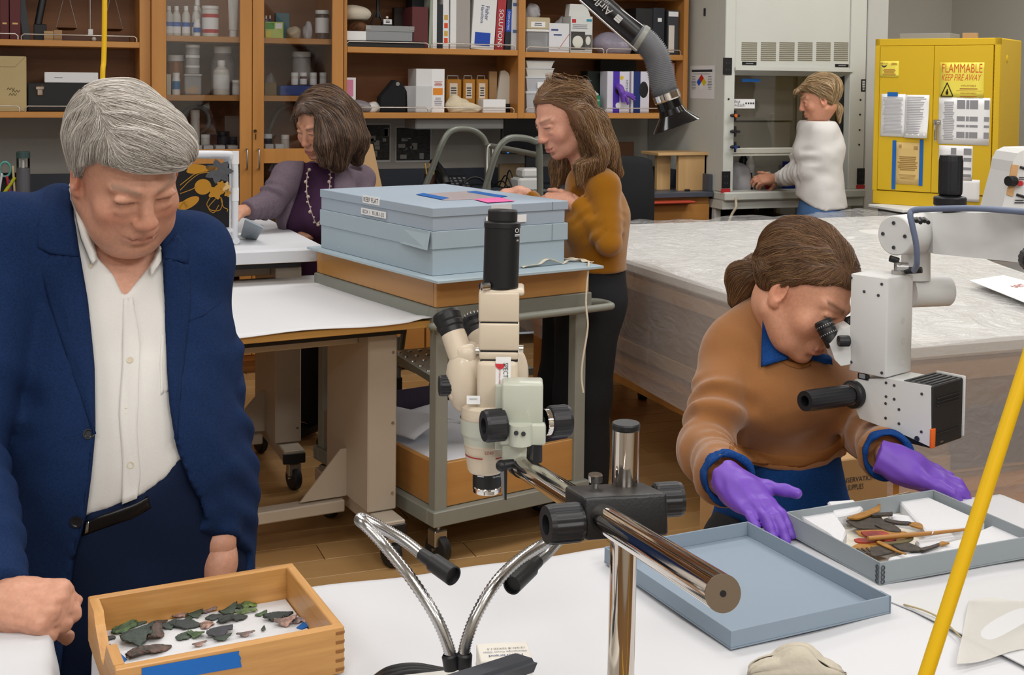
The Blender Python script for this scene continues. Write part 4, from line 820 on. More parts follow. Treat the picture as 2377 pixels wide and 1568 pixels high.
for i in range(4):
 for j in range(4):MB().cbox((-.02+.03*i,-.06+.022*j,.052),(.018,.013,.004),.001,Matrix.Translation((0,0,.04))@R).build('key',mat('key_grey','#5a5d62',.5),t)
c_=Vector((wt(1105,6.5),6.5,ZB));t=thing('headset','black headset lying on the worktop','headset',c_)
MB().tube([(.075*math.cos(a),.02,.075*math.sin(a)+.02)for a in[PI*i/14 for i in range(15)]],.008,6).build('band',M_BLACK,t);
for s_ in(-1,1):MB().lathe([(0,-.012),(.03,-.012),(.034,0),(.03,.012),(0,.012)],(s_*.07,.02,.034),(1,0,.0),14).build('ear_cup',M_BLACK,t)
a,b=wt(1164,6.72),wt(1262,6.72)
t=thing('monitor','black computer monitor seen from behind the handrails','monitor',((a+b)/2,6.75,ZB));zt_=ony(1200,241,6.72).z;zb_=ony(1200,358,6.72).z
MB().box((a,6.72,zb_),(b+.12,6.745,zt_),.004).build('frame',M_BLACK,t,True);MB().box((a+.014,6.7185,zb_+.016),(b+.106,6.722,zt_-.014)).build('screen',mat('screen_off','#0b0d12',.25),t,True)
xm_=(a+b)/2+.06;MB().box((xm_-.03,6.746,ZB+.01),(xm_+.03,6.77,zb_+.1),.003).box((xm_-.11,6.68,ZB),(xm_+.11,6.86,ZB+.012),.004).build('stand',M_BLACK,t,True)
p=ony(1179,358,6.717);MB().cbox((p.x,6.7175,zb_+.008),(.012,.002,.004)).build('power_light',mat('led_blue','#2f86d8',.4,emit=1.2),t,True)
t,lo,hi=sb('modem',1204,1262,414,ZB,mat('modem_white','#c9cac8',.5),'white desktop device, lower one, beside the keyboard','device',.14,6.5,.012)
sb('modem',1214,1262,392,hi[2]+.001,mat('modem_white2','#d4d4d2',.5),'white desktop device stacked on another beside keyboard','device',.12,6.51,.012)
t=thing('keyboard','black keyboard on the worktop behind the woman in ochre','keyboard',(wt(1230,6.42),6.42,ZB),0);MB().box((-.2,-.06,0),(.2,.06,.018),.003).build('base',M_BLACK,t)
kb=MB().cbox((0,0,0),(.02,.017,.008),.002).mesh('key',mat('key_grey','#5a5d62'))
for i in range(15):
 for j in range(4):o=bpy.data.objects.new('key',kb);COL.objects.link(o);o.parent=t;o.location=(-.18+.0255*i,-.04+.026*j,.021)
cb=MB()
for k in range(4):cb.tube(spl([(wt(1130+k*14,6.8),6.8,ZB+.012),(wt(1150+k*9,6.7),6.66,ZB+.03+.03*k),(wt(1180+k*6,6.6),6.6,ZB+.014),(wt(1200,6.75),6.75,ZB+.012)],8),.004,6)
one(cb,'cable_tangle',M_BLACK,'tangle of black cables behind the monitor stand','cables')['kind']='stuff'
t,lo,hi=sb('cork_board',1400,1472,330,ZB,mat('hardboard','#6b4a34',.8),'brown hardboard leaning on the wall behind black chair','board',.012,6.95,.002)
one(MB().box((wt(1160,6.9),6.9,ZB),(wt(1225,6.9),6.93,ZB+.14),.003),'carton',mat('card_dim','#8f7a5c',.8),'dim tan carton behind the monitor on the worktop','box')
t=thing('wooden_stand','small pale pine bench stand on the worktop','stand',(wt(1578,6.52),6.52,ZB));w=wt(1646,6.52)-wt(1509,6.52);h=ony(1578,352,6.52).z-ZB;M_PINE=wood('pine','#d3ae7c','#c09a66',0,10);M_PINEV=wood('pine_upright','#d0ab7a','#bb945f',2,10)
MB().box((-w/2,-.1,h-.018),(w/2,.12,h),.002).build('top_board',M_PINE,t)
for x,hw_ in((-.27*w,.045),(.12*w,.10)):MB().box((x-hw_,-.08+.08*(hw_<.05),0),(x+hw_,-.05+.08*(hw_<.05),h-.018),.002).build('upright',M_PINEV,t)
MB().box((w*.3,-.08,0),(w*.34,.1,h-.018),.002).build('side_board',M_PINEV,t)
t=thing('rubber_knob','tiny grey clip lying before the pine stand','clip',(wt(1596,6.41),6.41,ZB));MB().box((-.016,-.01,0),(.016,.01,.012),.004).build('body',M_BLACK,t)
# far left on the worktop
t=thing('pen_holder','black mesh desk holder full of scissors and pens','holder',(wt(8,6.55),6.55,ZB));h=ony(10,402,6.55).z-ZB
for k in range(4):MB().box((-.1,-.04+.026*k,0),(.075,-.038+.026*k,h*(.75+.08*k))).build('mesh_panel',mat('wire_mesh','#1b1b1e',.5,.5),t)
MB().box((-.1,-.045,0),(.075,.045,.006)).box((.072,-.045,0),(.075,.045,h)).build('frame',M_BLACK,t)
M_TEAL=mat('scissor_teal','#5fa79c',.4)
s_=thing('scissors','teal handled scissors in the black mesh holder','scissors',(t.location.x-.02,6.555,ZB+.01))
for dx,l_ in((-.035,0),(.028,1)):MB().tube([(dx+.026*math.cos(a),-.03,h+.01+.036*math.sin(a))for a in[2*PI*i/14 for i in range(14)]],.006,6,closed=True).build('finger_ring',M_TEAL,s_)
MB().box((-.008,-.031,.0),(.008,-.028,h-.02)).build('blade',M_STEEL,s_)
for k,(p,q,c,l_,lean,r)in enumerate([(30,388,'#cdb68e','pale wooden stick in the mesh holder',.01,.006),(33,415,'#b3b522','yellow green marker leaning in the mesh holder',-.07,.009),(16,412,'#a82c3a','red pen in the mesh holder',.02,.007),(4,405,'#d2d2d6','white pen in the mesh holder',-.02,.006),(22,420,'#4a3a6a','violet pen in the mesh holder',.015,.006)]):
 x=wt(p,6.5);z=ony(p,q,6.5).z;one(MB().cyl((x+lean,6.51,ZB+.02),(x,6.5,z),r,n=8).ell((x,6.5,z),r,8,6),'pen',mat('pen'+c,c,.5),l_,'pen')
t=thing('water_bottle','slim grey water bottle with clear neck at far left','bottle',(wt(54,6.5),6.5,ZB));h=ony(54,352,6.5).z-ZB;z1=ony(54,390,6.5).z-ZB
MB().lathe([(0,0),(.03,0),(.032,.01),(.032,z1),(0,z1)],n=20).build('body',mat('bottle_grey','#5a5a60',.4),t);MB().lathe([(.031,z1),(.031,h-.03)],n=20).lathe([(.03,z1),(.03,h-.03)],n=20).build('clear_neck',M_GLASS,t);MB().lathe([(0,h-.032),(.032,h-.032),(.032,h-.005),(.028,h),(0,h)],n=20).build('cap',mat('cap_teal','#39504f',.3),t)
MB().cyl((0,0,z1),(0,0,z1+.04),.006,n=8).build('straw',M_WHITE,t)
# ------------------------------------------------------------------ extraction arm
EA=lambda p,q,d=0:at(p,q,4.3+d)
ea=thing('extraction_arm','black fume extraction arm with ribbed grey hose and black hood','extraction arm',EA(1545,240))
p0,p1=EA(1180,-180),EA(1496,97);ax=(p1-p0).normalized()
MB().cyl(p0,p1,.0365,n=24).build('upper_tube',mat('arm_black','#1a1a1c',.3,bump=(200,.05,.0005)),ea,True)
nrm=-(ray(1400,40).normalized());sd=ax.cross(nrm).normalized();nn=sd.cross(ax).normalized();pc=EA(1383,24)+nrm*.0375;m=MB()
pc=p0+ax*((EA(1383,14)-p0).dot(ax));
up_=nrm-ax*nrm.dot(ax);up_.normalize();sd=up_.cross(ax).normalized()
put_text(m,'Airflow',pc+up_*.0372-sd*.004,-ax,-sd,h=.026);put_text(m,'SYSTEMS',pc+ax*.005+up_*.0345+sd*.017,-ax,-sd,h=.010)
m.cbox((0,0,0),(.001,.001,.001));m.build('lettering',mat('arm_print','#c9c9c9',.6),ea,True)
lm=MB()
for k in(-1,0,1):c=pc+ax*.085+up_*.0370+sd*.008*k;lm.add([c-ax*.01-sd*.0035,c+ax*.014-sd*.0035,c+ax*.014+sd*.0035,c-ax*.01+sd*.0035],[(0,1,2,3)])
lm.build('motif',mat('arm_print','#c9c9c9'),ea,True)
path=spl([EA(1476,82),EA(1499,98),EA(1522,128),EA(1533,165),EA(1541,205),EA(1545,218)],20)
rr=[]
for i in range(len(path)):rr.append(.0445+.0035*math.cos(i*PI))
MB().tube(path,rr,24).build('ribbed_hose',mat('hose_grey','#6b6c70',.55),ea,True)
e=path[-1];d=(path[-1]-path[-8]).normalized()
MB().lathe([(.045,-.004),(.0475,0),(.0475,.022),(.045,.026)],e,d,24).build('hose_clamp',M_CHROME,ea,True)
MB().lathe([(.043,.02),(.043,.055),(.05,.075),(.085,.115),(.087,.118),(.081,.115),(.047,.075),(.04,.05)],e,d,28).build('hood_cone',M_BLACKG,ea,True)
MB().lathe([(.045,0),(.049,.004),(.049,.02),(.045,.024)],path[4],(path[6]-path[2]).normalized(),24).build('collar',M_GREYMETAL,ea,True)
m=MB();m.tube([EA(1345,0,-.05),EA(1440,85,-.05),EA(1478,118,-.04)],.004,6).tube([EA(1412,0,-.02),EA(1500,66,-.02)],.003,6).build('brace_rod',M_STEEL,ea,True)
# ------------------------------------------------------------------ yellow air hoses from the ceiling
M_HOSE=mat('hose_yellow','#e0b40e',.4)
tp=at(238,195,3.1);t=thing('air_hose','thin yellow air hose hanging straight behind the man','hose',(tp.x,tp.y,1.1));top=at(243,-5,3.1)
MB().tube(spl([Vector((tp.x-.004,tp.y,1.12)),tp,top,Vector((top.x+.01,top.y,CEIL))],8),.0062,10).build('hose',M_HOSE,t,True);MB().cyl((tp.x-.004,tp.y,1.1),(tp.x-.004,tp.y,1.14),.009,n=10).build('fitting',mat('brass','#b08a3c',.3,.9),t,True)
a,b=at(2372,880,1.02),at(2148,1572,1.0);dd=b-a
s_=(b.z-.905)/-dd.z;c=b+dd*s_;u_=a-dd*1.6
t=thing('air_hose','thick yellow air hose slanting down in the right foreground','hose',(c.x,c.y,.885))
MB().tube(spl([Vector((u_.x+.25,u_.y,CEIL)),Vector((u_.x+.08,u_.y,u_.z+.35)),u_,a-dd*.5,a,a+dd*.5,b,c,Vector((c.x-.06,c.y-.02,.893)),Vector((c.x-.2,c.y-.12,.8925))],10),.0060,14).build('hose',M_HOSE,t,True)
# ------------------------------------------------------------------ height adjustable tables
M_BEIGE=mat('table_beige','#b3a797',.45,var=(8,.04));M_WHITEP=mat('table_paper','#d6d7da',.8,bump=(14,.25,.004));M_CAST=mat('caster_black','#1d1d1f',.5)
M_BIRCH=wood('birch_edge','#c79a55','#b5843f',0)
def caster(parent,x,y,world=False,r=.045):
 c=MB().lathe([(0,-.016),(r*.86,-.016),(r,-.010),(r,.010),(r*.86,.016),(0,.016)],(x,y,r),(1,.25,0),18).build('caster',M_CAST,parent)
 MB().box((x-.024,y-.02,r*1.2),(x+.024,y+.03,r*2+.014),.004).cyl((x,y,r*2),(x,y,r*2+.045),.008,n=8).cyl((x-.022,y,r),(x+.022,y,r),.006,n=8).build('caster_fork',M_STEEL,c)
 return c
def leg_unit(parent,x,y0,zt):
 """pedestal leg: wide column standing on a long foot with two casters, local coordinates, front at y0"""
 L=MB().box((x-.05,y0+.055,.165),(x+.05,y0+.44,zt),.004).build('leg',M_BEIGE,parent)
 m=MB()
 for zz in(.22,.45,.68):m.cyl((x+.035,y0+.055,zz),(x+.035,y0+.052,zz),.005,n=8)
 m.build('screw',M_STEEL,L)['kind']='stuff'
 MB().box((x-.032,y0+.062,zt-.002),(x+.03,y0+.4,zt+.02)).build('inner_sleeve',M_BLACK,L)
 f=MB().box((x-.038,y0-.04,.115),(x+.042,y0+.60,.162),.004).build('foot',M_BEIGE,parent)
 MB().box((x-.04,y0-.045,.112),(x+.044,y0-.03,.150),.002).build('end_cap',M_BLACK,f)
 caster(parent,x+.01,y0+.0);caster(parent,x-.01,y0+.52)
 g=MB().prism([(0,0),(.16,0),(.02,.16),(0,.16)],-.003,.003,M=Matrix(((-1,0,0,x-.05),(0,0,1,y0+.25),(0,1,0,.166),(0,0,0,1)))).build('gusset',M_BEIGE,parent)
def adj_table(label,org,rz,W,D,zt,legx,corner=False):
 t=thing('adjustable_table',label,'table',(org[0],org[1],0),rz)
 MB().box((-W,0,zt-.026),(0,D,zt-.004),.002).build('tabletop',M_BIRCH,t)
 for lx in legx:leg_unit(t,lx,.06,zt-.06)
 for lo_,hi_ in(((min(legx)+.06,.29,.118),(max(legx)-.06,.35,.158)),((min(legx)+.05,.2,zt-.1),(max(legx)-.05,.4,zt-.055))):MB().box(lo_,hi_,.004).build('cross_beam',M_BEIGE,t)
 for ya_ in(.08,D-.16):MB().box((-W+.1,ya_,zt-.055),(-.06,ya_+.06,zt-.027)).build('top_rail',M_BLACK,t)
 return t
TR=math.radians(7.2);TO=onz(1000,742,.80)
adj_table('beige adjustable table with two column legs behind the man',(TO.x,TO.y),TR,1.45,1.02,.80,(-.115,-1.3))
R7=Matrix.Translation((TO.x,TO.y,0))@Matrix.Rotation(TR,4,'Z')
def paperfn(u,v):
 x=-1.47+1.485*u;y=-.012+1.03*v;z=.8005+.003*math.sin(9*u+4*v)*math.sin(5*v)*0.5+(.004 if v<.02 else 0)*math.sin(20*u)
 if u>.96 and v<.1:z+=.006
 return R7@Vector((x,y,z))
one(MB().sheet(paperfn,30,20,.002),'table_paper',M_WHITEP,'white paper cover lying on the low beige table','paper')
ZR=.93;RO=onz(745,572,ZR)
adj_table('beige adjustable table with rounded white top by the purple woman',(RO.x+.0,RO.y-.02),math.radians(2),1.3,1.14,ZR-.028,(-.1,-1.1))
RT=Matrix.Translation((RO.x,RO.y-.02,0))@Matrix.Rotation(math.radians(2),4,'Z')
pl=[]
for cx_,cy_,a0 in((-.07,.07,-90),(-.07,1.08,0),(-1.25,1.08,90),(-1.25,.07,180)):
 for k in range(7):a=math.radians(a0+15*k);pl.append((cx_+.09*math.cos(a),cy_+.09*math.sin(a)))
top=MB()
for(s0,z0),(s1,z1)in zip([(0,ZR-.05),(.0,ZR-.008),(.006,ZR-.002),(.012,ZR)][:-1],[(0,ZR-.05),(.0,ZR-.008),(.006,ZR-.002),(.012,ZR)][1:]):
 sc=lambda p,s:(p[0]+(s if p[0]<-.6 else-s),p[1]+(s if p[1]<.55 else-s))
 A=[RT@Vector((*sc(p,s0),z0))for p in pl];B_=[RT@Vector((*sc(p,s1),z1))for p in pl];n=len(pl)
 top.add(A+B_,[(i,(i+1)%n,n+(i+1)%n,n+i)for i in range(n)],True)
A=[RT@Vector((*sc(p,.012),ZR))for p in pl];top.add(A,[tuple(range(len(A)))])
one(top,'table_cover',mat('foam_white','#cfd1d6',.7,bump=(20,.2,.004)),'white padded cover with rounded corner on the rear table','table cover')
# lacquer panel on an easel of white tubes, and a grey tablet
E0=at(545,560,4.75);ez=ZR+.001
t=thing('tube_easel','white plastic tube frame standing on the rear table','easel',(E0.x,E0.y,ez))
ev=Vector((math.cos(math.radians(2)),math.sin(math.radians(2)),0));ed=Vector((-ev.y,ev.x,0));w_=.46;hh=at(545,357,4.75).z-ez
P_=lambda x,y,z:E0*0+Vector((E0.x,E0.y,ez))+ev*x+ed*y+Z3*z
M_PVC=mat('pvc_white','#d9dce2',.35)
MB().tube(spl([P_(0,0,.012),P_(0,0,hh-.05),P_(-.012,0,hh-.012),P_(-.05,0,hh),P_(-w_+.05,0,hh),P_(-w_+.012,0,hh-.012),P_(-w_,0,hh-.05),P_(-w_,0,.012)],6),.0135,10).build('upright_loop',M_PVC,t,True)
MB().tube(spl([P_(0,.16,.012),P_(0,.13,hh-.08),P_(-.012,.10,hh-.03),P_(-.05,.08,hh-.01),P_(-w_+.05,.08,hh-.01),P_(-w_,.13,hh-.08),P_(-w_,.16,.012)],6),.0135,10).build('rear_loop',M_PVC,t,True)
MB().tube([P_(0,-.03,.013),P_(0,.19,.013)],.0135,10).tube([P_(-w_,-.03,.013),P_(-w_,.19,.013)],.0135,10).tube([P_(0,.0,.05),P_(-w_,0,.05)],.011,10).build('base_tube',M_PVC,t,True)
for z in(.20,.06):MB().cyl(P_(0,0,hh*.3+z),P_(0,0,hh*.3+z+.05),.0155,n=10).build('tube_sleeve',mat('pvc_bright','#e6e8ec',.3),t,True)
lp=thing('lacquer_panel','black lacquer panel with gold leaves and flowers in the frame','lacquer panel',P_(-w_/2,-.02,.065))
lx0,lx1,lz0,lz1=-w_+.03,-.024,.064,hh-.035
MB().prism3([P_(lx0,-.016,lz0),P_(lx1,-.016,lz0),P_(lx1,-.016,lz1),P_(lx0,-.016,lz1)],ed*.01).build('panel',mat('lacquer_black','#15161a',.25),lp,True)
M_GOLD=mat('gold_leaf','#b98428',.4,.3);M_GOLDP=mat('gold_pale','#cfae7a',.5);M_PEWT=mat('pewter_grey','#55565c',.5,var=(60,.3))
def LQ(p,q):r=onplane(p,q,P_(0,-.0175,0),ed);return r
def blob(name,cp,rx,ry,mm,petals=0,rot=0.0,e=.0008):
 c=LQ(*cp);s_=4.75/2900;m=MB();pts=[]
 for i in range(28):
  a=2*PI*i/28;k=1+(.22*math.cos(petals*a)if petals else 0);x,y=rx*k*math.cos(a)*s_,ry*k*math.sin(a)*s_;ca,sa=math.cos(rot),math.sin(rot)
  pts.append(c-ed*e+ev*(x*ca-y*sa)+Z3*(x*sa+y*ca))
 m.add(pts,[tuple(range(28))]);return m.build(name,mm,lp,True)
blob('gold_leaf',(471,434),19,18,M_GOLD);blob('gold_leaf',(438,472),26,11,M_GOLD,rot=.5);blob('gold_leaf',(463,392),34,10,M_GOLD,3);blob('gold_leaf',(425,478),14,10,M_GOLD)
blob('grey_leaf',(508,398),28,24,M_PEWT,7);blob('gold_flower',(501,446),16,15,M_GOLD,5);blob('pale_flower',(525,435),9,12,M_GOLDP,5);blob('gold_flower',(513,430),9,9,M_GOLD,5,e=.0012);blob('gold_flower',(528,448),7,9,M_GOLD,5)
for pts in([(418,442),(440,420),(462,404),(485,400)],[(418,450),(445,440),(460,432)],[(418,430),(450,405),(475,396)],[(488,458),(480,475),(490,488),(510,488),(516,470),(512,458),(518,480),(528,486),(527,492)],[(500,462),(484,482),(496,494),(508,476)]):
 MB().tube([LQ(*p)-ed*.001 for p in pts]if len(pts)<4 else spl([LQ(*p)-ed*.001 for p in pts],6),.0016,4).build('gold_stem',M_GOLD,lp,True)
a=at(515,555,4.7);
B0=onz(596,553,ZR);t=thing('foam_board','white board lying on the rear table under the easel','board',(B0.x,B0.y,ZR+.0005));MB().box((-.55,.0,0),(0.0,.05,.02),.002).build('board',mat('board_white','#e0e0de',.7),t);t.location.y-=.03
c=[onz(556,556,ZR+.004),onz(598,556,ZR+.004)];ta,tb,tc_,td=onz(558,552,ZR+.003),onz(596,555,ZR+.003),at(613,526,4.72),at(570,506,4.72)
t=thing('tablet','grey tablet tilted up on the rear table edge','tablet',(ta.x,ta.y,ZR+.001));n_=(tb-ta).cross(td-ta).normalized()
MB().prism3([ta,tb,tc_,td],n_*.008).build('body',mat('tablet_grey','#8f98a0',.4),t,True)
for k in((td,tc_,.02,.12),(td,tc_,.8,.98)):
 q0=k[0]+(k[1]-k[0])*k[2];q1=k[0]+(k[1]-k[0])*k[3];dn=(ta-td)*.18;MB().prism3([q0,q1,q1+dn*.6,q0+dn*.6],-n_*.0015).build('corner_clip',M_BLACK,t,True)
# ------------------------------------------------------------------ box cart
CR=math.radians(13.4);CO=Vector((1.19,3.745,0));CW,CDp=.60,.86
ct=thing('box_cart','grey steel cart with wooden trays carrying the boxes','cart',CO,CR)
CX=Matrix.Translation(CO)@Matrix.Rotation(CR,4,'Z')
M_CART=mat('cart_grey','#8b8d84',.4,var=(5,.06));M_TRAY=wood('tray_oak','#c79356','#b07f46',0,10,.35);M_TRAYY=wood('tray_oak_side','#c08b4e','#a8763e',1,10,.35)
for x,y in((.0,.0),(CW-.045,0),(0,CDp-.045),(CW-.045,CDp-.045)):MB().box((x,y,.13),(x+.045,y+.045,.80),.004).build('post',M_CART,ct)
def ring(z0,z1,name,th=.03):
 MB().box((-.012,-.012,z0),(CW+.012,th,z1),.003).box((-.012,CDp-th,z0),(CW+.012,CDp+.012,z1),.003).box((-.012,th,z0),(th,CDp-th,z1),.003).box((CW-th,th,z0),(CW+.012,CDp-th,z1),.003).build(name,M_CART,ct)
ring(.786,.838,'top_frame');ring(.135,.185,'bottom_frame')
MB().box((.03,.03,.15),(CW-.03,CDp-.03,.16)).box((.03,.03,.80),(CW-.03,CDp-.03,.81)).build('deck',M_CART,ct)
def trayb(z0,z1,name,mm1,mm2,e):
 b=MB().box((e,e,z0),(CW-e,e+.02,z1),.002).build(name,mm1,ct)
 MB().box((e,CDp-e-.02,z0),(CW-e,CDp-e,z1),.002).build('tray_back',mm1,b)
 for xa_,xb_ in((e,e+.02),(CW-e-.02,CW-e)):MB().box((xa_,e+.02,z0),(xb_,CDp-e-.02,z1),.002).build('tray_side',mm2,b)
 return b
trayb(.839,.932,'upper_tray',M_TRAY,M_TRAYY,-.004);lt=trayb(.187,.33,'lower_tray',M_TRAY,M_TRAYY,.014)
MB().box((CW-.04,.035,.19),(CW-.035,CDp-.035,.36)).box((.04,CDp-.04,.19),(CW-.04,CDp-.035,.36)).build('purple_lining',mat('lining_purple','#4a4152',.9,bump=(40,.4,.004)),lt)
for x,y in((.03,.03),(CW-.03,.03),(.03,CDp-.03),(CW-.03,CDp-.03)):caster(ct,x,y,r=.05)
hz=.79;MB().tube(spl([(-.02,.0,hz-.01),(.0,-.05,hz),(CW*.5,-.05,hz),(CW+.03,-.05,hz),(CW+.075,-.03,hz),(CW+.085,.02,hz),(CW+.06,.06,hz),(CW+.01,.06,hz)],6),.013,10).build('handle',M_CART,ct)
fm=MB().sheet(lambda u,v:(.05+u*(CW-.1),.05+v*(CDp-.1),.225+.012*math.sin(5*u+3*v)+.01*math.sin(11*v)),14,14,.03).build
t=thing('foam_sheet','white translucent foam sheet lying in the lower cart tray','foam',CX@Vector((.3,.4,.245)),CR)
MB().sheet(lambda u,v:(-.24+u*.48,-.33+v*.7,.045+.012*math.sin(5*u+3*v)+.012*math.sin(9*v)),14,14,.03).build('sheet',mat('foam_sheet','#e6e8ee',.8,bump=(150,.3,.002)),t)
t=thing('foam_sheet','narrow foam offcut standing on the foam sheet in the cart','foam',CX@Vector((.2,.35,.31)),CR+.3);MB().sheet(lambda u,v:(-.1+u*.25,.0+v*.3,.03*math.sin(3*u)+.02),8,8,.01).build('sheet',mat('foam_sheet','#c9cbd3'),t)
# blue board and the two archival boxes
BX=Matrix.Translation(Vector((1.160,3.66,0)))@Matrix.Rotation(CR,4,'Z')
M_BOARD=mat('blue_board','#a9bac4',.8,var=(6,.03));M_BOX=mat('blue_grey_box','#9fadbc',.75,var=(4,.03));M_BOXL=mat('blue_grey_box_low','#a3b4bf',.75,var=(4,.03))
t=thing('backing_board','pale blue corrugated board under the stacked boxes','board',BX@Vector((.3,.45,.933)),CR);MB().box((-.31,-.475,0),(.34,.46,.009),.001).build('board',M_BOARD,t)
zb0=.943;o2=Vector((1.167,3.727,0));BR=math.radians(13.6);B2=Matrix.Translation(o2)@Matrix.Rotation(BR,4,'Z');bw_,bd_=.525,.80
def abox(label,z0,z1,zl,mm,flap):
 t=thing('archival_box',label,'box',B2@Vector((bw_/2,bd_/2,z0)),BR);x0,x1,y0,y1=-bw_/2,bw_/2,-bd_/2,bd_/2
 MB().box((x0+.004,y0+.004,0),(x1-.004,y1-.004,z1-z0-.006),.001).build('base',mm,t);L=MB().box((x0,y0,zl-z0),(x1+.008,y1,z1-z0),.0015);
 ld=L.build('lid',mm,t)
 if flap:
  MB().prism3([(x0-.001,y0+.01,z1-z0-.003),(x0-.001,y0+.20,z1-z0-.003),(x0-.002,y0+.2,zl-z0),(x0-.018,y0-.0,zl-z0)],(-.002,-.001,0)).build('corner_flap',mm,ld)
 MB().box((x1-.06,y0-.0012,zl-z0),(x1-.058,y0,z1-z0)).build('corner_fold',mat('fold_line','#7e8b98',.8),ld)
 return t,x0,x1,y0,y1
t,x0,x1,y0,y1=abox('lower pale blue archival box on the cart',zb0,1.083,1.026,M_BOXL,True)
t,x0,x1,y0,y1=abox('upper blue grey archival box labelled KEEP FLAT',1.0838,1.157,1.128,M_BOX,False)
XN=Vector((0,-1,0)) # left side reads along -y
def lab(q0,q1,z0,z1,s_,nm):
 MB().box((x0-.0012,y0+q1,z0),(x0+.001,y0+q0,z1)).build('label',M_PAPER,t)
 put_text(MB(),s_,(x0-.0013,y0+(q0+q1)/2,(z0+z1)/2),XN,Z3,w=abs(q1-q0)*.86,h=(z1-z0)*.6,lift=.0004).build('lettering',M_INK,t)
lab(.345,.465,.052,.078,'KEEP FLAT',0);lab(.30,.475,.012,.034,'BOX 1  95.38.1-32',1)
MB().box((x0+.2,y0-.0012,.012),(x0+.36,y0,.037)).build('label',M_PAPER,t);MB().box((x0+.22,y0-.0012,.05),(x0+.30,y0,.0737)).build('label',mat('label_grey','#cfd0d4',.7),t)
bt=Vector((0,0,1.1575))
def toppoly(pxs,name,mm,label,cat,h=.0012,z=1.1585):
 pts=[onz(p,q,z)for p,q in pxs];return one(MB().prism3(pts,Z3*h),name,mm,label,cat)
toppoly([(966,452),(983,449),(1042,460),(1026,464)],'tape_strip',M_BLUETAPE,'blue tape strip at the left of the clear sleeve on the box','tape')
toppoly([(1084,446),(1102,444),(1178,456),(1160,459)],'tape_strip',M_BLUETAPE,'blue tape strip at the far right of the clear sleeve','tape')
toppoly([(985,450),(1110,443),(1165,460),(1030,466)],'plastic_sleeve',mat('sleeve_pink','#c2b8bd',.25,var=(40,.2)),'clear wrinkled sleeve of pinkish paper on the upper box','sleeve',.0008,1.1577)
toppoly([(1100,463),(1160,459),(1195,467),(1132,471)],'sticky_note',mat('pink_note2','#e06aa6',.7),'bright pink note lying on the upper archival box','note',.001,1.1598)
# cotton ties
M_TIE=mat('cotton_tie','#ddd2bd',.9,bump=(120,.4,.002))
def ribbon(pts,w,label,z0=0):
 P=spl(pts,6);m=MB();k=len(P)-1
 def fn(u,v):
  i=min(int(u*k+.5),k);p=P[i];d=(P[min(i+1,k)]-P[max(i-1,0)]);s_=Vector((-d.y,d.x,0));s_=s_.normalized()if s_.length>1e-6 else X3
  return p+s_*(v-.5)*w+Z3*(.003*math.sin(14*u+5*v))
 m.sheet(fn,k,3,.0012);return one(m,'cotton_tie',M_TIE,label,'ribbon')
zb=.9425;q=lambda p,y,dz=.004:onz(p,y,zb+dz)
ribbon([q(762,560),q(778,572,.006),q(800,573,.02),q(826,580,.004),q(852,592,.008),q(888,600)],.03,'cream cotton tie lying along the left board edge')
ribbon([q(1208,620),q(1245,612,.01),q(1268,602,.022),q(1300,609,.006),q(1320,604,.012)],.03,'cream cotton tie in front of the box at right')
ribbon([q(1300,602),q(1330,600,.012),q(1352,604,.006),q(1372,608)],.028,'cream cotton tie end at the right board corner')
c0=q(1366,610,.003);hp_=[c0,c0+Vector((.03,-.045,-.004)),at(1362,640,c0.y/1.0*1.09)]
dpt=projn(np.array(c0))[2]-.04
one(MB().tube(spl([c0,at(1366,618,dpt-.02),at(1360,700,dpt-.03),at(1364,760,dpt-.03),at(1352,840,dpt-.03),at(1350,880,dpt-.03),at(1354,912,dpt-.03)],8),.0035,6),'hanging_tie',M_TIE,'cream cord hanging down from the cart right corner','cord')
# ------------------------------------------------------------------ rolling step ladder behind the boxes
t=thing('step_ladder','grey rolling step ladder with two arched tube handrails','ladder',(1.72,5.3,0));M_LAD=mat('ladder_grey','#6d7068',.35,.3)
def L_(p,q,d):return at(p,q,d)
MB().tube(spl([L_(985,440,5.62),L_(1002,395,5.62),L_(1028,330,5.62),L_(1048,304,5.64),L_(1080,299,5.68),L_(1108,308,5.72),L_(1128,335,5.75),L_(1132,400,5.76),L_(1132,560,5.76)],6),.0145,10).build('handrail',M_LAD,t,True)
MB().tube(spl([L_(1118,470,5.2),L_(1132,420,5.2),L_(1152,355,5.2),L_(1175,325,5.22),L_(1205,320,5.26),L_(1240,328,5.3),L_(1252,350,5.34),L_(1254,600,5.34)],6),.0145,10).build('handrail',M_LAD,t,True)
MB().tube([L_(1130,337,5.7),L_(1200,350,5.5),L_(1256,362,5.34)],.012,10).build('cross_rail',M_LAD,t,True)
cr=L_(985,440,5.62);MB().tube([L_(985,440,5.62),onz(918,905,.06)],.0145,10).tube([L_(1118,470,5.2),onz(985,960,.06)],.0145,10).build('leg',M_LAD,t,True)
s0,s1,s2=onz(905,815,.36),onz(1010,880,.36),onz(1010,818,.36)
for k in range(3):
 up=Vector((.0,.16*k,.0))+Vector((.04*k,0,.21*k));a,b=s0+up,s1+up;c,d=b+Vector((.45,.05,0)),a+Vector((.45,.05,0))
 S=MB().prism3([a,b,c,d],Vector((0,0,-.028))).build('step',mat('step_grey','#7d8079',.4,.2),t,True);m=MB()
 for i in range(6):
  for j in range(9):g=a+(b-a)*((i+.5)/6)+(d-a)*((j+.5)/9);m.lathe([(.012,0),(.009,.004),(0,.004)],g,(0,0,1),8)
 m.build('studs',M_STEEL,S,True)
g=onz(925,940,0);
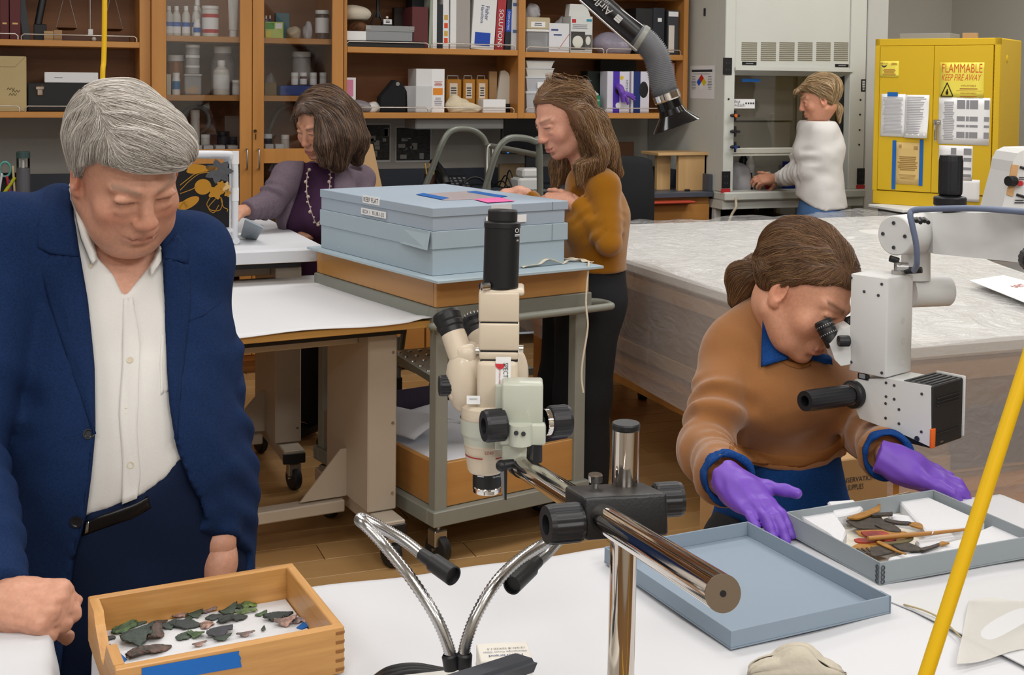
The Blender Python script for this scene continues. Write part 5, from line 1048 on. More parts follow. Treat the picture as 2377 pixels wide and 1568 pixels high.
for dx,dy in((0,0),(.1,-.55)):MB().tube([g+Vector((dx,dy,.13)),g+Vector((dx,dy,.33))],.011,8).build('caster_stem',M_LAD,t,True);MB().lathe([(0,-.012),(.032,-.012),(.036,0),(.032,.012),(0,.012)],g+Vector((dx,dy,.036)),(1,.2,0),16).cbox(g+Vector((dx,dy,.09)),(.03,.03,.09),.004).build('caster',M_CAST,t,True)
MB().tube([g+Vector((0,0,.2)),g+Vector((.45,.05,.2))],.011,8).tube([g+Vector((0,0,.2)),g+Vector((.1,-.55,.2))],.011,8).build('base_bar',M_LAD,t,True)
cc=onz(918,905,.06)
# white cable hanging on the rail
one(MB().tube(spl([L_(1131,430,5.68),L_(1131,370,5.68),L_(1133,342,5.66),L_(1140,338,5.66),L_(1144,350,5.66),L_(1141,400,5.68)],6),.004,6),'white_cable',M_WHITE,'white cable looped over the ladder handrail','cable')
# ------------------------------------------------------------------ black task chair, folders
cb_=at(1424,440,6.6);t=thing('task_chair','black upholstered task chair behind the woman in ochre','chair',(cb_.x,cb_.y,0),-.3);M_UPH=mat('upholstery_black','#17181b',.9,bump=(300,.3,.001));zt_=at(1482,362,6.6).z
def backfn(u,v):
 w=.23*(1-.12*max(0,v-.6));x=(u-.5)*2*w;ee=4*(u-.5)**2;return(x,.06*ee*1.4-.03*math.sin(PI*v),zt_-.52+.52*v-.03*ee*ee*(v>.85))
MB().sheet(backfn,12,12,.05).build('backrest',M_UPH,t);MB().cbox((0,-.24,.56),(.48,.46,.08),.03,seg=3).build('seat',M_UPH,t)
MB().box((-.03,.03,.5),(.03,.06,zt_-.3),.005).cyl((0,-.22,.2),(0,-.22,.53),.03,n=14).build('column',M_BLACK,t)
for k in range(5):
 a=2*PI*k/5;f_=MB().tube([(0,-.22,.16),(.28*math.cos(a),-.22+.28*math.sin(a),.085)],[.026,.018],8).build('base_leg',M_BLACK,t);MB().lathe([(0,-.02),(.03,-.02),(.03,.02),(0,.02)],(.28*math.cos(a),-.22+.28*math.sin(a),.03),(1,0,0),12).build('caster',M_CAST,f_)
a0,a1,a2,a3=[at(p,q_,6.55)for p,q_ in((850,440),(888,440),(878,338),(832,330))]
lowz=ZB+.001
t=thing('card_folder','tan cardboard folder leaning on the worktop behind purple woman','folder',(a0.x,a0.y,lowz));
MB().prism3([Vector((a3.x+.0,a0.y,lowz)),Vector((a1.x+.02,a0.y,lowz)),Vector((a2.x,a0.y+.1,a2.z)),Vector((a3.x,a0.y+.1,a3.z))],Vector((0,.012,.002))).build('sheet',mat('tan_folder','#b5936a',.8),t,True)
# ------------------------------------------------------------------ plastic covered crate table
ZP=.87;PXc,PYc=2.15,2.70;PX1,PY1=4.45,5.60;zlow=onx(1435,850,PXc).z
M_CRATE=mat('crate_brown','#8a6547',.8,var=(1.4,.35));
ctb=thing('crate_table','oak legged table hidden under the plastic sheet','table',(PXc+.1,PYc+.1,0))
MB().box((PXc+.06,PYc+.06,zlow-.02),(PX1-.06,PY1-.06,zlow+.03),.003).build('tabletop',M_OAKX,ctb,True)
MB().box((PXc+.10,PYc+.10,zlow-.12),(PX1-.1,PYc+.13,zlow-.02)).box((PXc+.1,PYc+.13,zlow-.12),(PXc+.13,PY1-.1,zlow-.02)).build('apron',M_OAKX,ctb,True)
for x,y in((PXc+.09,PYc+.09),(PX1-.16,PYc+.09),(PXc+.09,PY1-.16),(PX1-.16,PY1-.16)):MB().box((x,y,0),(x+.08,y+.08,zlow-.02),.004).build('leg',M_OAK,ctb,True)
for k,(a,b,c,d,l_)in enumerate([(PXc+.04,PYc+.04,3.3,4.2,'brown crate under the plastic sheet, nearest the brown sweater'),(PXc+.04,4.23,3.3,PY1-.04,'brown crate under the plastic sheet behind the nearest one'),(3.33,PYc+.04,PX1-.04,PY1-.04,'broad brown crate under the plastic sheet at right')]):
 t=thing('packing_crate',l_,'crate',((a+c)/2,(b+d)/2,zlow+.031));MB().box((a,b,zlow+.031),(c,d,ZP-.06),.004).build('body',M_CRATE,t,True)
 for z in(zlow+.05,ZP-.12):MB().box((a-.008,b-.008,z),(c+.008,b,z+.05)).box((a-.008,b,z),(a,d,z+.05)).build('batten',mat('batten','#a5805a',.8),t,True)
 if k==0:MB().box((3.0,b-.012,zlow+.12),(3.25,b-.008,ZP-.1)).box((2.35,b-.012,zlow+.06),(2.7,b-.008,ZP-.2)).build('panel',mat('dark_wrap','#4b4048',.6),t,True)
one(MB().box((PXc+.03,PYc+.03,ZP-.058),(PX1-.03,PY1-.03,ZP-.012),.01),'padding_sheet',mat('padding_white','#d6d5d2',.8),'thick white padding on top of the crates under plastic','padding')
def film():
 m=bpy.data.materials.new('plastic_film');m.use_nodes=True;nt=m.node_tree;N=nt.nodes;L=nt.links;N.clear()
 out=N.new('ShaderNodeOutputMaterial');mx=N.new('ShaderNodeMixShader');tr=N.new('ShaderNodeBsdfTransparent');pb=N.new('ShaderNodeBsdfPrincipled');tc=N.new('ShaderNodeTexCoord');n=N.new('ShaderNodeTexNoise');n2=N.new('ShaderNodeTexNoise');bp=N.new('ShaderNodeBump');mp=N.new('ShaderNodeMapping')
 pb.inputs['Base Color'].default_value=(.86,.86,.87,1);pb.inputs['Roughness'].default_value=.13;pb.inputs['Specular IOR Level'].default_value=.8
 mp.inputs['Scale'].default_value=(1,.55,1.6);n.inputs['Scale'].default_value=11;n.inputs['Detail'].default_value=5;n.inputs['Distortion'].default_value=1.8
 ge=N.new('ShaderNodeNewGeometry');sx=N.new('ShaderNodeSeparateXYZ');ab=N.new('ShaderNodeMath');ab.operation='ABSOLUTE';ml=N.new('ShaderNodeMath');ml.operation='MULTIPLY_ADD';ml.inputs[1].default_value=.9;ml.inputs[2].default_value=.07;L.new(ge.outputs['Normal'],sx.inputs[0]);L.new(sx.outputs[2],ab.inputs[0]);L.new(ab.outputs[0],ml.inputs[0]);L.new(ml.outputs[0],bp.inputs['Strength']);bp.inputs['Distance'].default_value=.07
 L.new(tc.outputs['Object'],mp.inputs[0]);L.new(mp.outputs[0],n.inputs[0]);L.new(n.outputs[0],bp.inputs['Height']);L.new(bp.outputs[0],pb.inputs['Normal'])
 mx.inputs[0].default_value=.33;L.new(tr.outputs[0],mx.inputs[1]);L.new(pb.outputs[0],mx.inputs[2]);L.new(mx.outputs[0],out.inputs[0]);return m
M_FILM=film()
_rg=np.random.RandomState(4);_W=_rg.normal(size=(10,2))*5;_ph=_rg.uniform(0,6,10)
def wr(x,y):return sum(math.sin(_W[i,0]*x+_W[i,1]*y+_ph[i])for i in range(10))/10
def rg_(x,y):return 1-abs(wr(x,y))*3.2
def filmtop(u,v):
 x=PXc-.02+(PX1-PXc+.04)*u;y=PYc-.02+(PY1-PYc+.04)*v;return(x,y,ZP-.004+.020*wr(x,y)+.012*rg_(1.3*x+.4*y,1.1*y)+.007*rg_(3.1*x,2.6*y-x)+.014*math.sin(PI*max(0,v-.8)/.4)*rg_(2*x,1))
m=MB().sheet(filmtop,110,130)
def side(u,v,ax):
 tpt=filmtop(u,0)if ax==0 else filmtop(0,u);z=tpt[2]*(1-v)+(zlow-.03+.035*wr(u*3,1))*v;o=.012*v*(1+.8*wr(u*7,v*2))+.01*wr(u*9,v*1.2+3)*math.sin(PI*min(v*1.4,1))
 return(tpt[0],PYc-.02-o,z)if ax==0 else(PXc-.02-o,tpt[1],z)
m.sheet(lambda u,v:side(u,1-v,0),60,14).sheet(lambda u,v:side(u,v,1),70,14)
one(m,'plastic_sheet',M_FILM,'large clear crinkled plastic sheet draped over the crates','plastic sheet')
def onfilm(p,q_,dz):return onz(p,q_,ZP+dz)
a=onfilm(2122,482,.02);b=onfilm(2246,478,.02)
t=thing('flat_box','cream flat box with white label on the plastic sheet at right','box',(a.x,a.y,ZP+.021));hb_=at(2122,449,projn(np.array(a))[2]).z-ZP-.021
d_=(b-a);d_.z=0;L0=d_.length*2.2;d_.normalize();bx_=Matrix(((d_.x,-d_.y,0,a.x),(d_.y,d_.x,0,a.y),(0,0,1,ZP+.021),(0,0,0,1)))
MB().box((0,0,0),(L0,.2,max(hb_,.05)),.003,bx_).build('body',mat('cream_box','#d8c8b4',.6),t,True);MB().box((.01,-.002,.006),(.14,0,max(hb_,.05)*.9),0,bx_).build('label',M_PAPER,t,True)
a2=onfilm(2076,492,.01);one(MB().box((-.0,-.05,0),(.7,.25,.018),.004,Matrix.Translation((a2.x,a2.y-.02,ZP+.012))),'padding_strip',mat('padding_white','#dcdad6'),'white folded padding strip at far edge of the plastic sheet','padding')
pts=[onfilm(2250,652,.016),onfilm(2330,640,.016),onfilm(2440,668,.016),onfilm(2420,720,.016)]
t=thing('red_text_sheet','white sheet with red ART lettering on the plastic','paper',onfilm(2350,670,.0155));MB().prism3(pts,Z3*.0015).build('sheet',M_PAPER,t,True)
c_=onfilm(2366,664,.0185);dr_=onfilm(2377,662,.0185)-onfilm(2345,668,.0185);put_text(MB(),'ART',c_,dr_,Vector((-dr_.y,dr_.x,0)),w=.085,h=.035).build('lettering',mat('red_ink','#b8453a',.7),t,True)
# cardboard carton on the floor behind the sweater
k0=onz(1960,1155,.45);t=thing('supply_carton','cardboard carton marked CONSERVATION SUPPLIES behind the sweater','box',(1.98,2.5,.02))
cxx0,cyy0=ony(1962,1100,2.46).x,2.46;cxx1=ony(2062,1100,2.46).x;zc0,zc1=.0,ony(2010,1062,2.46).z
MB().box((cxx0-.28,cyy0,zc0),(cxx1,cyy0+.2,zc1),.003).build('body',M_CARD,t,True);zt_=ony(2010,1110,2.46).z;zt2=ony(2030,1125,2.46).z
m=MB();put_text(m,'CONSERVATION',(ony(1998,0,2.46).x+.015,cyy0-.0008,zt_),X3,Z3,w=.115,h=.012);put_text(m,'SUPPLIES',(ony(2012,0,2.46).x,cyy0-.0008,zt2),X3,Z3,w=.045,h=.013);m.build('lettering',M_INK,t,True)
# ------------------------------------------------------------------ foreground tables
ZT0=.88
RV=Vector((math.cos(CAM_YAW),-math.sin(CAM_YAW),0));FV=Vector((math.sin(CAM_YAW),math.cos(CAM_YAW),0)) # right and ahead of the photographer
M_CLOTH=mat('table_cloth_white','#cbccd0',.8,bump=(9,.35,.006))
def worktable(label,x0,x1,y0,y1,cl,seed):
 t=thing('work_table',label,'table',((x0+x1)/2,(y0+y1)/2,0))
 MB().box((x0,y0,ZT0-.035),(x1,y1,ZT0-.004),.003).build('tabletop',M_BIRCH,t,True)
 for x in(x0+.06,x1-.06):
  for y in(y0+.06,y1-.06):MB().box((x-.03,y-.03,0),(x+.03,y+.03,ZT0-.035),.004).build('leg',M_GREYMETAL,t,True)
 MB().box((x0+.09,y1-.075,ZT0-.11),(x1-.09,y1-.05,ZT0-.035)).build('apron',M_GREYMETAL,t,True)
 r_=.03;drop=.11
 def f(u,v):
  # u, v in 0..1 over the flattened cloth, sides hang down
  W=x1-x0+2*drop;D=y1-y0+2*drop;a=u*W-drop;b=v*D-drop;z=ZT0
  def fold(s,L):
   if s<0:q=-s
   elif s>L:q=s-L
   else:return s,0
   ang=min(q/r_,PI/2);e=r_*math.sin(ang)*.35;d=r_*(1-math.cos(ang))+max(0,q-r_*PI/2)
   return(-e if s<0 else L+e),d
  xx,dx=fold(a,x1-x0);yy,dy=fold(b,y1-y0)
  return(x0+xx+(.004*math.sin(b*23+seed)if dx>.02 else 0),y0+yy+(.004*math.sin(a*19+seed)if dy>.02 else 0),z-max(dx,dy)+.0022*math.sin(7*xx+seed)*math.sin(9*yy+3*xx)+.0012*math.sin(31*xx-17*yy))
 one(MB().sheet(f,90,70),'table_cloth',M_CLOTH,cl,'table cover')
M_BIRCH=wood('birch_edge','#c79a55','#b5843f',0)
worktable('main work table in the foreground under a white cover',.075,1.49,.80,1.61,'smooth white cover on the main foreground table',1)
worktable('second work table at bottom left under the man\'s fist',-1.3,.012,.80,1.61,'white cover on the table under the man\'s fist',4)
ZS=ZT0+.0035
# ------------------------------------------------------------------ oak tray with the painted fragments
hT=.054;zr_=ZS+hT
BL,BR_,FR_=onz(204,1385,zr_),onz(679,1307,zr_),onz(803,1454,zr_)
ex=(BR_-BL);ex.z=0;TL=ex.length;ex.normalize();ey=Vector((ex.y,-ex.x,0));TD=(FR_-BR_).dot(ey)
TM=Matrix(((ex.x,-ey.x,0,BL.x),(ex.y,-ey.y,0,BL.y),(0,0,1,ZS),(0,0,0,1))) # x along the back edge, -y to the front
M_OAKT=wood('tray_oak_light','#cf9c5c','#ae7c42',0,55,.4);M_OAKT2=wood('tray_oak_light_side','#cf9c5c','#ae7c42',1,55,.4)
M_JOINT=mat('joint_dark','#8d5c2c',.5)
tr_=thing('oak_tray','shallow oak tray with a notched left end in the foreground','tray',TM@Vector((TL/2,-TD/2,0)),math.atan2(ex.y,ex.x))
wl=.011
def tb(lo,hi,name,m_,par=tr_):
 q=MB().box(lo,hi,.0012,TM);return q.build(name,m_,par,True)
tb((0,-wl,0),(TL,0,hT),'back_panel',M_OAKT);tb((0,-TD,0),(TL,-TD+wl,hT),'front_panel',M_OAKT)
tb((TL-wl,-TD+wl,0),(TL,-wl,hT),'end_panel',M_OAKT2);tb((wl,-TD+wl,.002),(TL-wl,-wl,.007),'base',M_OAKT)
L_n=TD-2*wl;pr=[(0,0),(L_n,0),(L_n,hT),(.72*L_n,hT),(.60*L_n,.42*hT),(.52*L_n,.42*hT),(.27*L_n,.80*hT),(.20*L_n,hT),(0,hT)]
MB().prism(pr,0,wl,TM@Matrix(((0,0,1,0),(-1,0,0,-wl),(0,1,0,0),(0,0,0,1)))).build('notched_end',M_OAKT2,tr_,True)
for k in range(5):
 z=.003+k*.0104;tb((TL-wl,-TD-.0006,z),(TL-.0008,-TD+.002,z+.0052),'joint_finger',M_JOINT);tb((TL-.002,-TD+.0,z),(TL+.0006,-TD+wl,z+.0052),'joint_finger',M_JOINT)
M_LINER=mat('foam_liner','#d0d0d3',.9,bump=(400,.5,.0015))
t=thing('foam_liner','white foam liner in the oak tray under the fragments','foam',TM@Vector((TL/2,-TD/2,.0075)),math.atan2(ex.y,ex.x));MB().box((wl+.001,-TD+wl+.001,.0075),(TL-wl-.001,-wl-.001,.014),.001,TM).build('liner',M_LINER,t,True)
zf=ZS+.0145
t=thing('tape_strip','wide blue tape strip on the front of the oak tray','tape',TM@Vector((TL*.3,-TD-.001,.02)))
n_t=Vector((-ey.x,-ey.y,0));FF=TM@Vector((0,-TD-.0004,0))
pts=[onplane(p,q,FF,n_t)for p,q in((329,1552),(555,1512),(554,1520),(559,1527),(558,1535),(561,1549),(329,1590))]
MB().prism3(pts,ey*.0006).build('tape',M_BLUETAPE,t,True)
for pxs,l_ in(([(243,1498),(256,1497),(294,1532),(280,1545)],'blue tape edge at the notched left end inside the tray'),([(688,1459),(712,1440),(727,1452),(700,1462)],'blue tape patch in the right front corner of the oak tray')):
 one(MB().prism3([onz(p,q,zf+.0002)for p,q in pxs],Z3*.0008),'tape_patch',M_BLUETAPE,l_,'tape')
def fragment(p,q,w,hexc,label,rot=0.0,ridges=6,curl=1.0,asp=.7,hex2=None,lift=0.0):
 c=onz(p,q,zf);t_=projn(np.array(c))[2];L=w*1.25*t_/2900;W=L*asp;rr_=rnd.random()
 m_=mat('frag'+hexc+(hex2 or ''),hexc,.5,var=(90,.5),hex2=hex2 or '#2c3330',bump=(220,.4,.001))
 cr,sr=math.cos(rot),math.sin(rot)
 def f(u,v):
  x=(u-.5);y=(v-.5);k=math.sqrt(max(.02,1-(2*abs(x))**2.6))*(.9+.16*math.sin(9*x+11*rr_)+.06*math.sin(23*x));yy=y*k;yy+=.12*x*math.sin(5*rr_)
  z=.05+curl*(.9*x*x*math.sin(1.5+5*rr_)+.75*(.25-yy*yy)*(.7+.5*math.sin(4*x+6*rr_)))+.045*math.sin(ridges*PI*2*(yy+.3*x+.25*x*x))+.05*math.sin(7*x+9*rr_)*yy
  X,Y=x*L,yy*W
  return(c.x+X*cr-Y*sr,c.y+X*sr+Y*cr,zf+lift+max(.0004,z*L*.75))
 m=MB().sheet(f,18,22,L*.04)
 lo_=min(v[2]for v in m.v);m.v=[(v[0],v[1],v[2]-lo_+zf+.0003+lift)for v in m.v]
 return one(m,'painted_fragment',m_,label,'fragment','painted fragments in the oak tray')
G1,G2,G3,DK,BR1,PK,LG='#4b5a48','#5f7d4d','#3e4a40','#3a3d3c','#6b5147','#c39a8c','#7f9a4a'
for a in[(254,1484,24,DK,'tiny dark stub at the far left of the fragments',.3,3,.8,.8),(288,1463,50,G2,'mid green leaf fragment near the left end of the tray',.7,5,1,.62),(322,1450,28,G1,'small green fragment touching the mid green leaf',.2,4,1,.6),
(316,1487,62,G3,'largest dark green ridged leaf at the left of the tray',.5,8,1.2,.95),(360,1480,50,BR1,'brown ridged curl beside the largest green leaf',1.2,8,1.3,.6),(336,1462,40,G3,'dark green sliver above the largest leaf',.4,6,.8,.4),
(346,1517,86,BR1,'long brown ridged fragment along the front wall of tray',.25,10,.8,.34),(366,1449,40,BR1,'arched brown fragment in the back left of the group',.35,2,1.5,.35),(390,1457,32,G3,'dark green fragment beside the arched brown one',.2,5,1,.8),
(414,1433,30,PK,'pale pink petal at the back of the group',.9,4,1.2,.8),(428,1454,62,DK,'large dark ridged leaf in the middle of the group',-.3,9,1,.55),(438,1436,22,G1,'little green fragment left of the square green one',1.5,4,1,.6),(452,1430,30,G1,'squarish grey green fragment at the back',.1,5,.8,.9),
(482,1419,34,'#8c6e68','mauve brown curled fragment at the back',.3,4,1.3,.7),(479,1453,34,PK,'pink and green fragment in the centre',1.2,4,1.1,.8),(427,1480,34,G1,'split green fragment in front of the dark leaf',.9,6,1,.8),(456,1478,34,G2,'green torn fragment with a white edge in front',-.8,4,.9,.7),
(497,1436,32,DK,'dark oval fragment left of the long dark leaf',.1,5,1,.7),(529,1424,40,G1,'green ridged fragment behind the long dark leaf',.5,6,1,.55),(558,1408,34,G1,'dark half of the big back right leaf',.4,6,1.2,.8),(578,1408,30,LG,'bright yellow green curl at the back right',.2,6,1.5,.9),(571,1424,42,LG,'flat bright green sliver under the yellow green curl',.05,3,.6,.3),
(540,1441,58,DK,'long dark leaf with a white torn edge',.2,5,1,.4),(606,1428,24,G2,'small folded green leaf by itself at the right',.4,2,1.2,.6),(645,1437,54,DK,'black and white ribbed fragment at the right',-.1,7,.9,.45),(662,1450,44,PK,'pink shell shaped fragment in front of the ribbed one',-.2,5,1.1,.6),(700,1443,36,'#c9aeb0','pale pink white fragment on the blue tape patch',.1,3,1,.6),
(510,1474,52,'#44404c','dark purple fragment in the front middle',.2,4,.9,.7),(516,1487,34,G1,'green ridged strip under the purple fragment',.1,6,.8,.4),(570,1477,34,'#a58a84','pinkish fragment by the front wall of tray',-.1,3,.8,.35),(611,1464,16,G1,'tiny green chip with a white tip at the front',1.2,2,1,.5),(463,1500,28,PK,'small pink fragment tucked against the front wall',.1,3,1,.4)]:
 fragment(*a)
# ------------------------------------------------------------------ blue grey lid and tray with the puppet
M_LID=mat('lid_blue_grey','#8695a4',.75,var=(5,.03));M_TRG=mat('tray_grey','#8f979c',.7,var=(5,.03))
def open_tray(name,label,F_,R_,N_,h,mm,cat,w=.0022):
 zr2=ZS+h;f,r,n=onz(*F_,zr2),onz(*R_,zr2),onz(*N_,zr2)
 e1=(f-r);e1.z=0;L1=e1.length;e1.normalize();e2=Vector((-e1.y,e1.x,0));L2=(n-r).dot(e2)
 if L2<0:e2=-e2;L2=-L2
 O=Vector((r.x,r.y,ZS));Mx=Matrix(((e1.x,e2.x,0,O.x),(e1.y,e2.y,0,O.y),(0,0,1,ZS),(0,0,0,1)))
 t=thing(name,label,cat,Mx@Vector((L1/2,L2/2,0)),math.atan2(e1.y,e1.x))
 MB().box((0,0,0),(L1,L2,w),0,Mx).build('base',mm,t,True)
 for lo,hi in(((0,0,w),(w,L2,h)),((L1-w,0,w),(L1,L2,h)),((w,0,w),(L1-w,w,h)),((w,L2-w,w),(L1-w,L2,h))):MB().box(lo,hi,.0005,Mx).build('wall',mm,t,True)
 return t,Mx,L1,L2
lid,LM,LL1,LL2=open_tray('shallow_tray','open blue grey box lid lying upside down on table',(1736,1211),(2066,1384),(1703,1470),.0225,M_LID,'lid')
for a_,b_ in(((0,0),(.012,.022)),):MB().box((-.0012,-.001,0),(.018,.0,.0225),0,LM).build('corner_fold',M_LID,lid,True)
m=MB()
for k in range(40):m.box((.01+k*(LL1-.03)/40,LL2-.0026,.0030),(.01+(k+.45)*(LL1-.03)/40,LL2-.0021,.0050),0,LM)
m.build('scale_marks',mat('perforation','#5b6570',.8),lid,True)
tray,GM,GL1,GL2=open_tray('specimen_tray','grey box tray holding the leather puppet on foam',(1823,1189),(2043,1307),(2420,1246),.031,M_TRG,'tray')
# L1 runs along the left wall from the near corner to the far left corner, L2 to the right
m=MB()
for s_ in range(4):
 for dx,dy in((0,1),(1,0)):
  c=GM@Vector((.0035*dx*1.2-(.0006 if dy else 0),.0035*dy*1.2-(.0006 if dx else 0),.005+s_*.0062));ax_=GM.to_3x3()@Vector((0 if dx else-1,-1 if dx else 0,0));m.lathe([(.0022,0),(.0034,.0006),(.0034,.0011),(.0022,.0013)],c,ax_,10)
m.build('corner_clasp',mat('dark_metal','#5b5f66',.4,.8),tray,True)['kind']='stuff'
zt_=ZS+.0026
M_FOAMB=mat('foam_block','#d3d4d8',.9,bump=(300,.6,.002))
def pad(pxs,h,label,z=None,name='foam_pad',mm=M_FOAMB,cat='foam',ht=None):
 z=zt_ if z is None else z;zz_=z+h;P=[onz(p,q,zz_)for p,q in pxs]
 m=MB();a=[Vector((p.x,p.y,z))for p in P];c_=sum(P,Vector())/len(P);b0=[Vector((p.x,p.y,zz_-.003))for p in P];b=[p+(c_-p).normalized()*.003 for p in P];n=len(P)
 m.add(a+b0,[(i,(i+1)%n,n+(i+1)%n,n+i)for i in range(n)]);m.add(b0+b,[(i,(i+1)%n,n+(i+1)%n,n+i)for i in range(n)],True);m.add(b,[tuple(range(n))]);m.add(a,[tuple(range(n-1,-1,-1))])
 return one(m,name,mm,label,cat)
t=thing('liner_paper','cream paper lining the floor of the specimen tray','paper',GM@Vector((GL1/2,GL2/2,.0026)));MB().box((.003,.003,.0026),(GL1-.003,GL2-.003,.0034),0,GM).build('sheet',mat('cream_paper','#e2dccf',.85),t,True)
zt_+=.001
pad([(1836,1186),(1925,1172),(1952,1210),(1966,1232),(1952,1262),(1925,1240)],.017,'large white foam pad at the left of the tray')
pad([(1921,1164),(1981,1160),(2004,1178),(1993,1188),(1940,1198)],.02,'small white foam block at the back of the tray')
pad([(2082,1158),(2140,1148),(2285,1212),(2240,1226),(2150,1232)],.017,'wide white foam pad at the back right of the tray')
pad([(2062,1192),(2138,1200),(2152,1220),(2070,1205)],.011,'narrow foam strip beside the puppet upper arm')
pad([(2124,1256),(2204,1232),(2220,1246),(2140,1270)],.011,'narrow foam strip below the wooden rod')
pad([(2232,1250),(2310,1218),(2390,1236),(2395,1250),(2100,1300),(2062,1296)],.012,'long foam pad along the front right of the tray')
q0=[onz(p,q,ZS+.024)for p,q in((2012,1165),(2108,1142),(2116,1158),(2020,1172))]
one(MB().prism3([onz(2030,1166,zt_+.004),onz(2116,1152,zt_+.004),onz(2112,1142,ZS+.024),onz(2030,1161,ZS+.02)],Vector((0,.001,0))),'paper_flap',mat('tan_paper','#cfc1a4',.85),'tan paper flap standing at the back of the tray','paper')
M_LB,M_LO,M_LR,M_LG=mat('leather_black','#25231f',.55,var=(120,.5),hex2='#4a4038',bump=(150,.4,.001)),mat('leather_ochre','#a9772f',.5,var=(90,.35),bump=(150,.3,.001)),mat('leather_red','#a8352a',.5,var=(60,.6),hex2='#40201a'),mat('leather_olive','#6b6040',.55,var=(100,.4))
pu=thing('leather_puppet','flat jointed leather puppet painted black, red and ochre','puppet',onz(2060,1245,zt_+.004))
zp=zt_+.012
def pp_(name,pxs,mm,lift=0.0,th=.0022,curl=0.0,smooth=True):
 P=[onz(p,q,zp+lift)for p,q in pxs]
 if smooth:P=spl(P+[P[0]],4)[:-1]
 return MB().prism3(P,Z3*th).build(name,mm,pu,True)
pp_('crest',[(1966,1205),(1988,1197),(2015,1188),(2036,1178),(2042,1166),(2044,1178),(2040,1190),(2018,1199),(1990,1208)],M_LO,.004)
pp_('headdress',[(1964,1212),(1985,1206),(2010,1203),(2040,1196),(2050,1210),(2075,1222),(2092,1236),(2070,1236),(2030,1232),(1995,1230),(1978,1222)],M_LB)
pp_('shoulder',[(2030,1222),(2042,1214),(2060,1206),(2064,1212),(2080,1228),(2092,1238),(2060,1236)],M_LB,.002)
pp_('upper_arm',[(2022,1196),(2060,1194),(2071,1193),(2071,1199),(2060,1200),(2026,1201)],M_LB,.003,.003);pp_('lower_arm',[(2055,1208),(2085,1214),(2112,1216),(2112,1221),(2084,1220),(2056,1214)],M_LB,.003,.003);pp_('hand',[(2110,1216),(2130,1217),(2141,1222),(2140,1230),(2122,1226),(2110,1221)],M_LO,.003)
pp_('breast_plate',[(1986,1236),(2020,1234),(2060,1234),(2100,1238),(2117,1250),(2108,1260),(2060,1260),(2020,1252),(1996,1246)],M_LO,.001);pp_('red_panel',[(1998,1238),(2030,1236),(2058,1240),(2070,1254),(2040,1258),(2010,1248)],M_LR,.0035);pp_('red_panel',[(2040,1248),(2072,1246),(2080,1256),(2055,1259)],M_LR,.0045)
pp_('red_cuff',[(1982,1256),(1995,1253),(2020,1254),(2042,1258),(2020,1263),(1990,1262)],M_LR,.002);pp_('olive_trim',[(2040,1262),(2080,1260),(2116,1250),(2118,1256),(2096,1264),(2050,1267)],M_LG,.003)
pp_('skirt',[(1972,1276),(1998,1264),(2030,1264),(2052,1272),(2080,1284),(2050,1288),(2020,1290),(1990,1284)],M_LO);pp_('skirt_black',[(2020,1276),(2050,1270),(2078,1282),(2056,1290),(2024,1294)],M_LB,.002)  # ochre skirt with a black leather piece overlapping its lower right
for k in range(6):pp_('skirt_stripe',[(1976+k*11,1277-k*1.2),(1980+k*11,1276-k*1.2),(2004+k*9,1286),(1999+k*9,1288)],M_LB,.0028,.001,smooth=False)
pp_('thigh',[(2066,1264),(2100,1262),(2130,1272),(2142,1280),(2120,1283),(2090,1280)],M_LB,.002);pp_('shin',[(2138,1277),(2160,1272),(2178,1266),(2180,1270),(2162,1277),(2140,1283)],M_LB,.003,.003);pp_('foot',[(2178,1270),(2182,1262),(2192,1261),(2204,1264),(2190,1267)],M_LO,.003)
pp_('sash',[(2040,1258),(2060,1266),(2084,1280),(2104,1288),(2094,1287),(2064,1276),(2036,1262)],M_LO,.005,.0015)
MB().tube([onz(2015,1251,zp+.009),onz(2110,1243,zp+.009),onz(2170,1238,zp+.008),onz(2240,1230,zp+.006)],[.0035,.0038,.003,.0022],8).build('rod',mat('bamboo','#a5743a',.45),pu,True)
MB().tube([onz(2164,1240,zp+.012),onz(2166,1235,zp+.0125),onz(2168,1239,zp+.004)],.0008,5).build('thread',M_PAPER,pu,True)
# right hand clutter
zz0=ZS
t=thing('mat_board','white board sheet slipped under the specimen tray at right','board',onz(2250,1400,zz0));P=[onz(p,q,zz0)for p,q in((2050,1370),(2290,1170),(2460,1240),(2440,1520),(2262,1440))]
pb_=[onz(p,q,zz0-.0)for p,q in((2052,1394),(2120,1420),(2260,1488),(2420,1570),(2560,1560),(2560,1290),(2400,1190),(2330,1160),(2060,1360))]
MB().prism3(pb_[:5]+[onz(2560,1400,zz0)]+[onz(2377,1330,zz0)],Z3*.0015).build('sheet',mat('board_sheet','#c9cacc',.8),t,True);t.location.z=ZS
one(MB().tube(spl([onz(2098,1404,ZS+.003),onz(2150,1420,ZS+.006),onz(2190,1442,ZS+.004),onz(2230,1480,ZS+.0035)],6),.0012,5),'cord',mat('cord_tan','#a89a74',.8),'thin tan cord along the edge of the white board sheet','cord')
def tis(u,v):p=onz(2250+170*u-30*v,1400+150*v-40*u*v,ZS);return(p.x,p.y,ZS+.003+.0025*math.sin(6*u+3*v)+.002*math.sin(9*v+2*u))
one(MB().sheet(tis,20,14),'tissue_sheet',mat('tissue_paper','#cbc8c2',.7,alpha=.8,bump=(20,.4,.005)),'translucent tissue sheet lying at the right table edge','tissue')
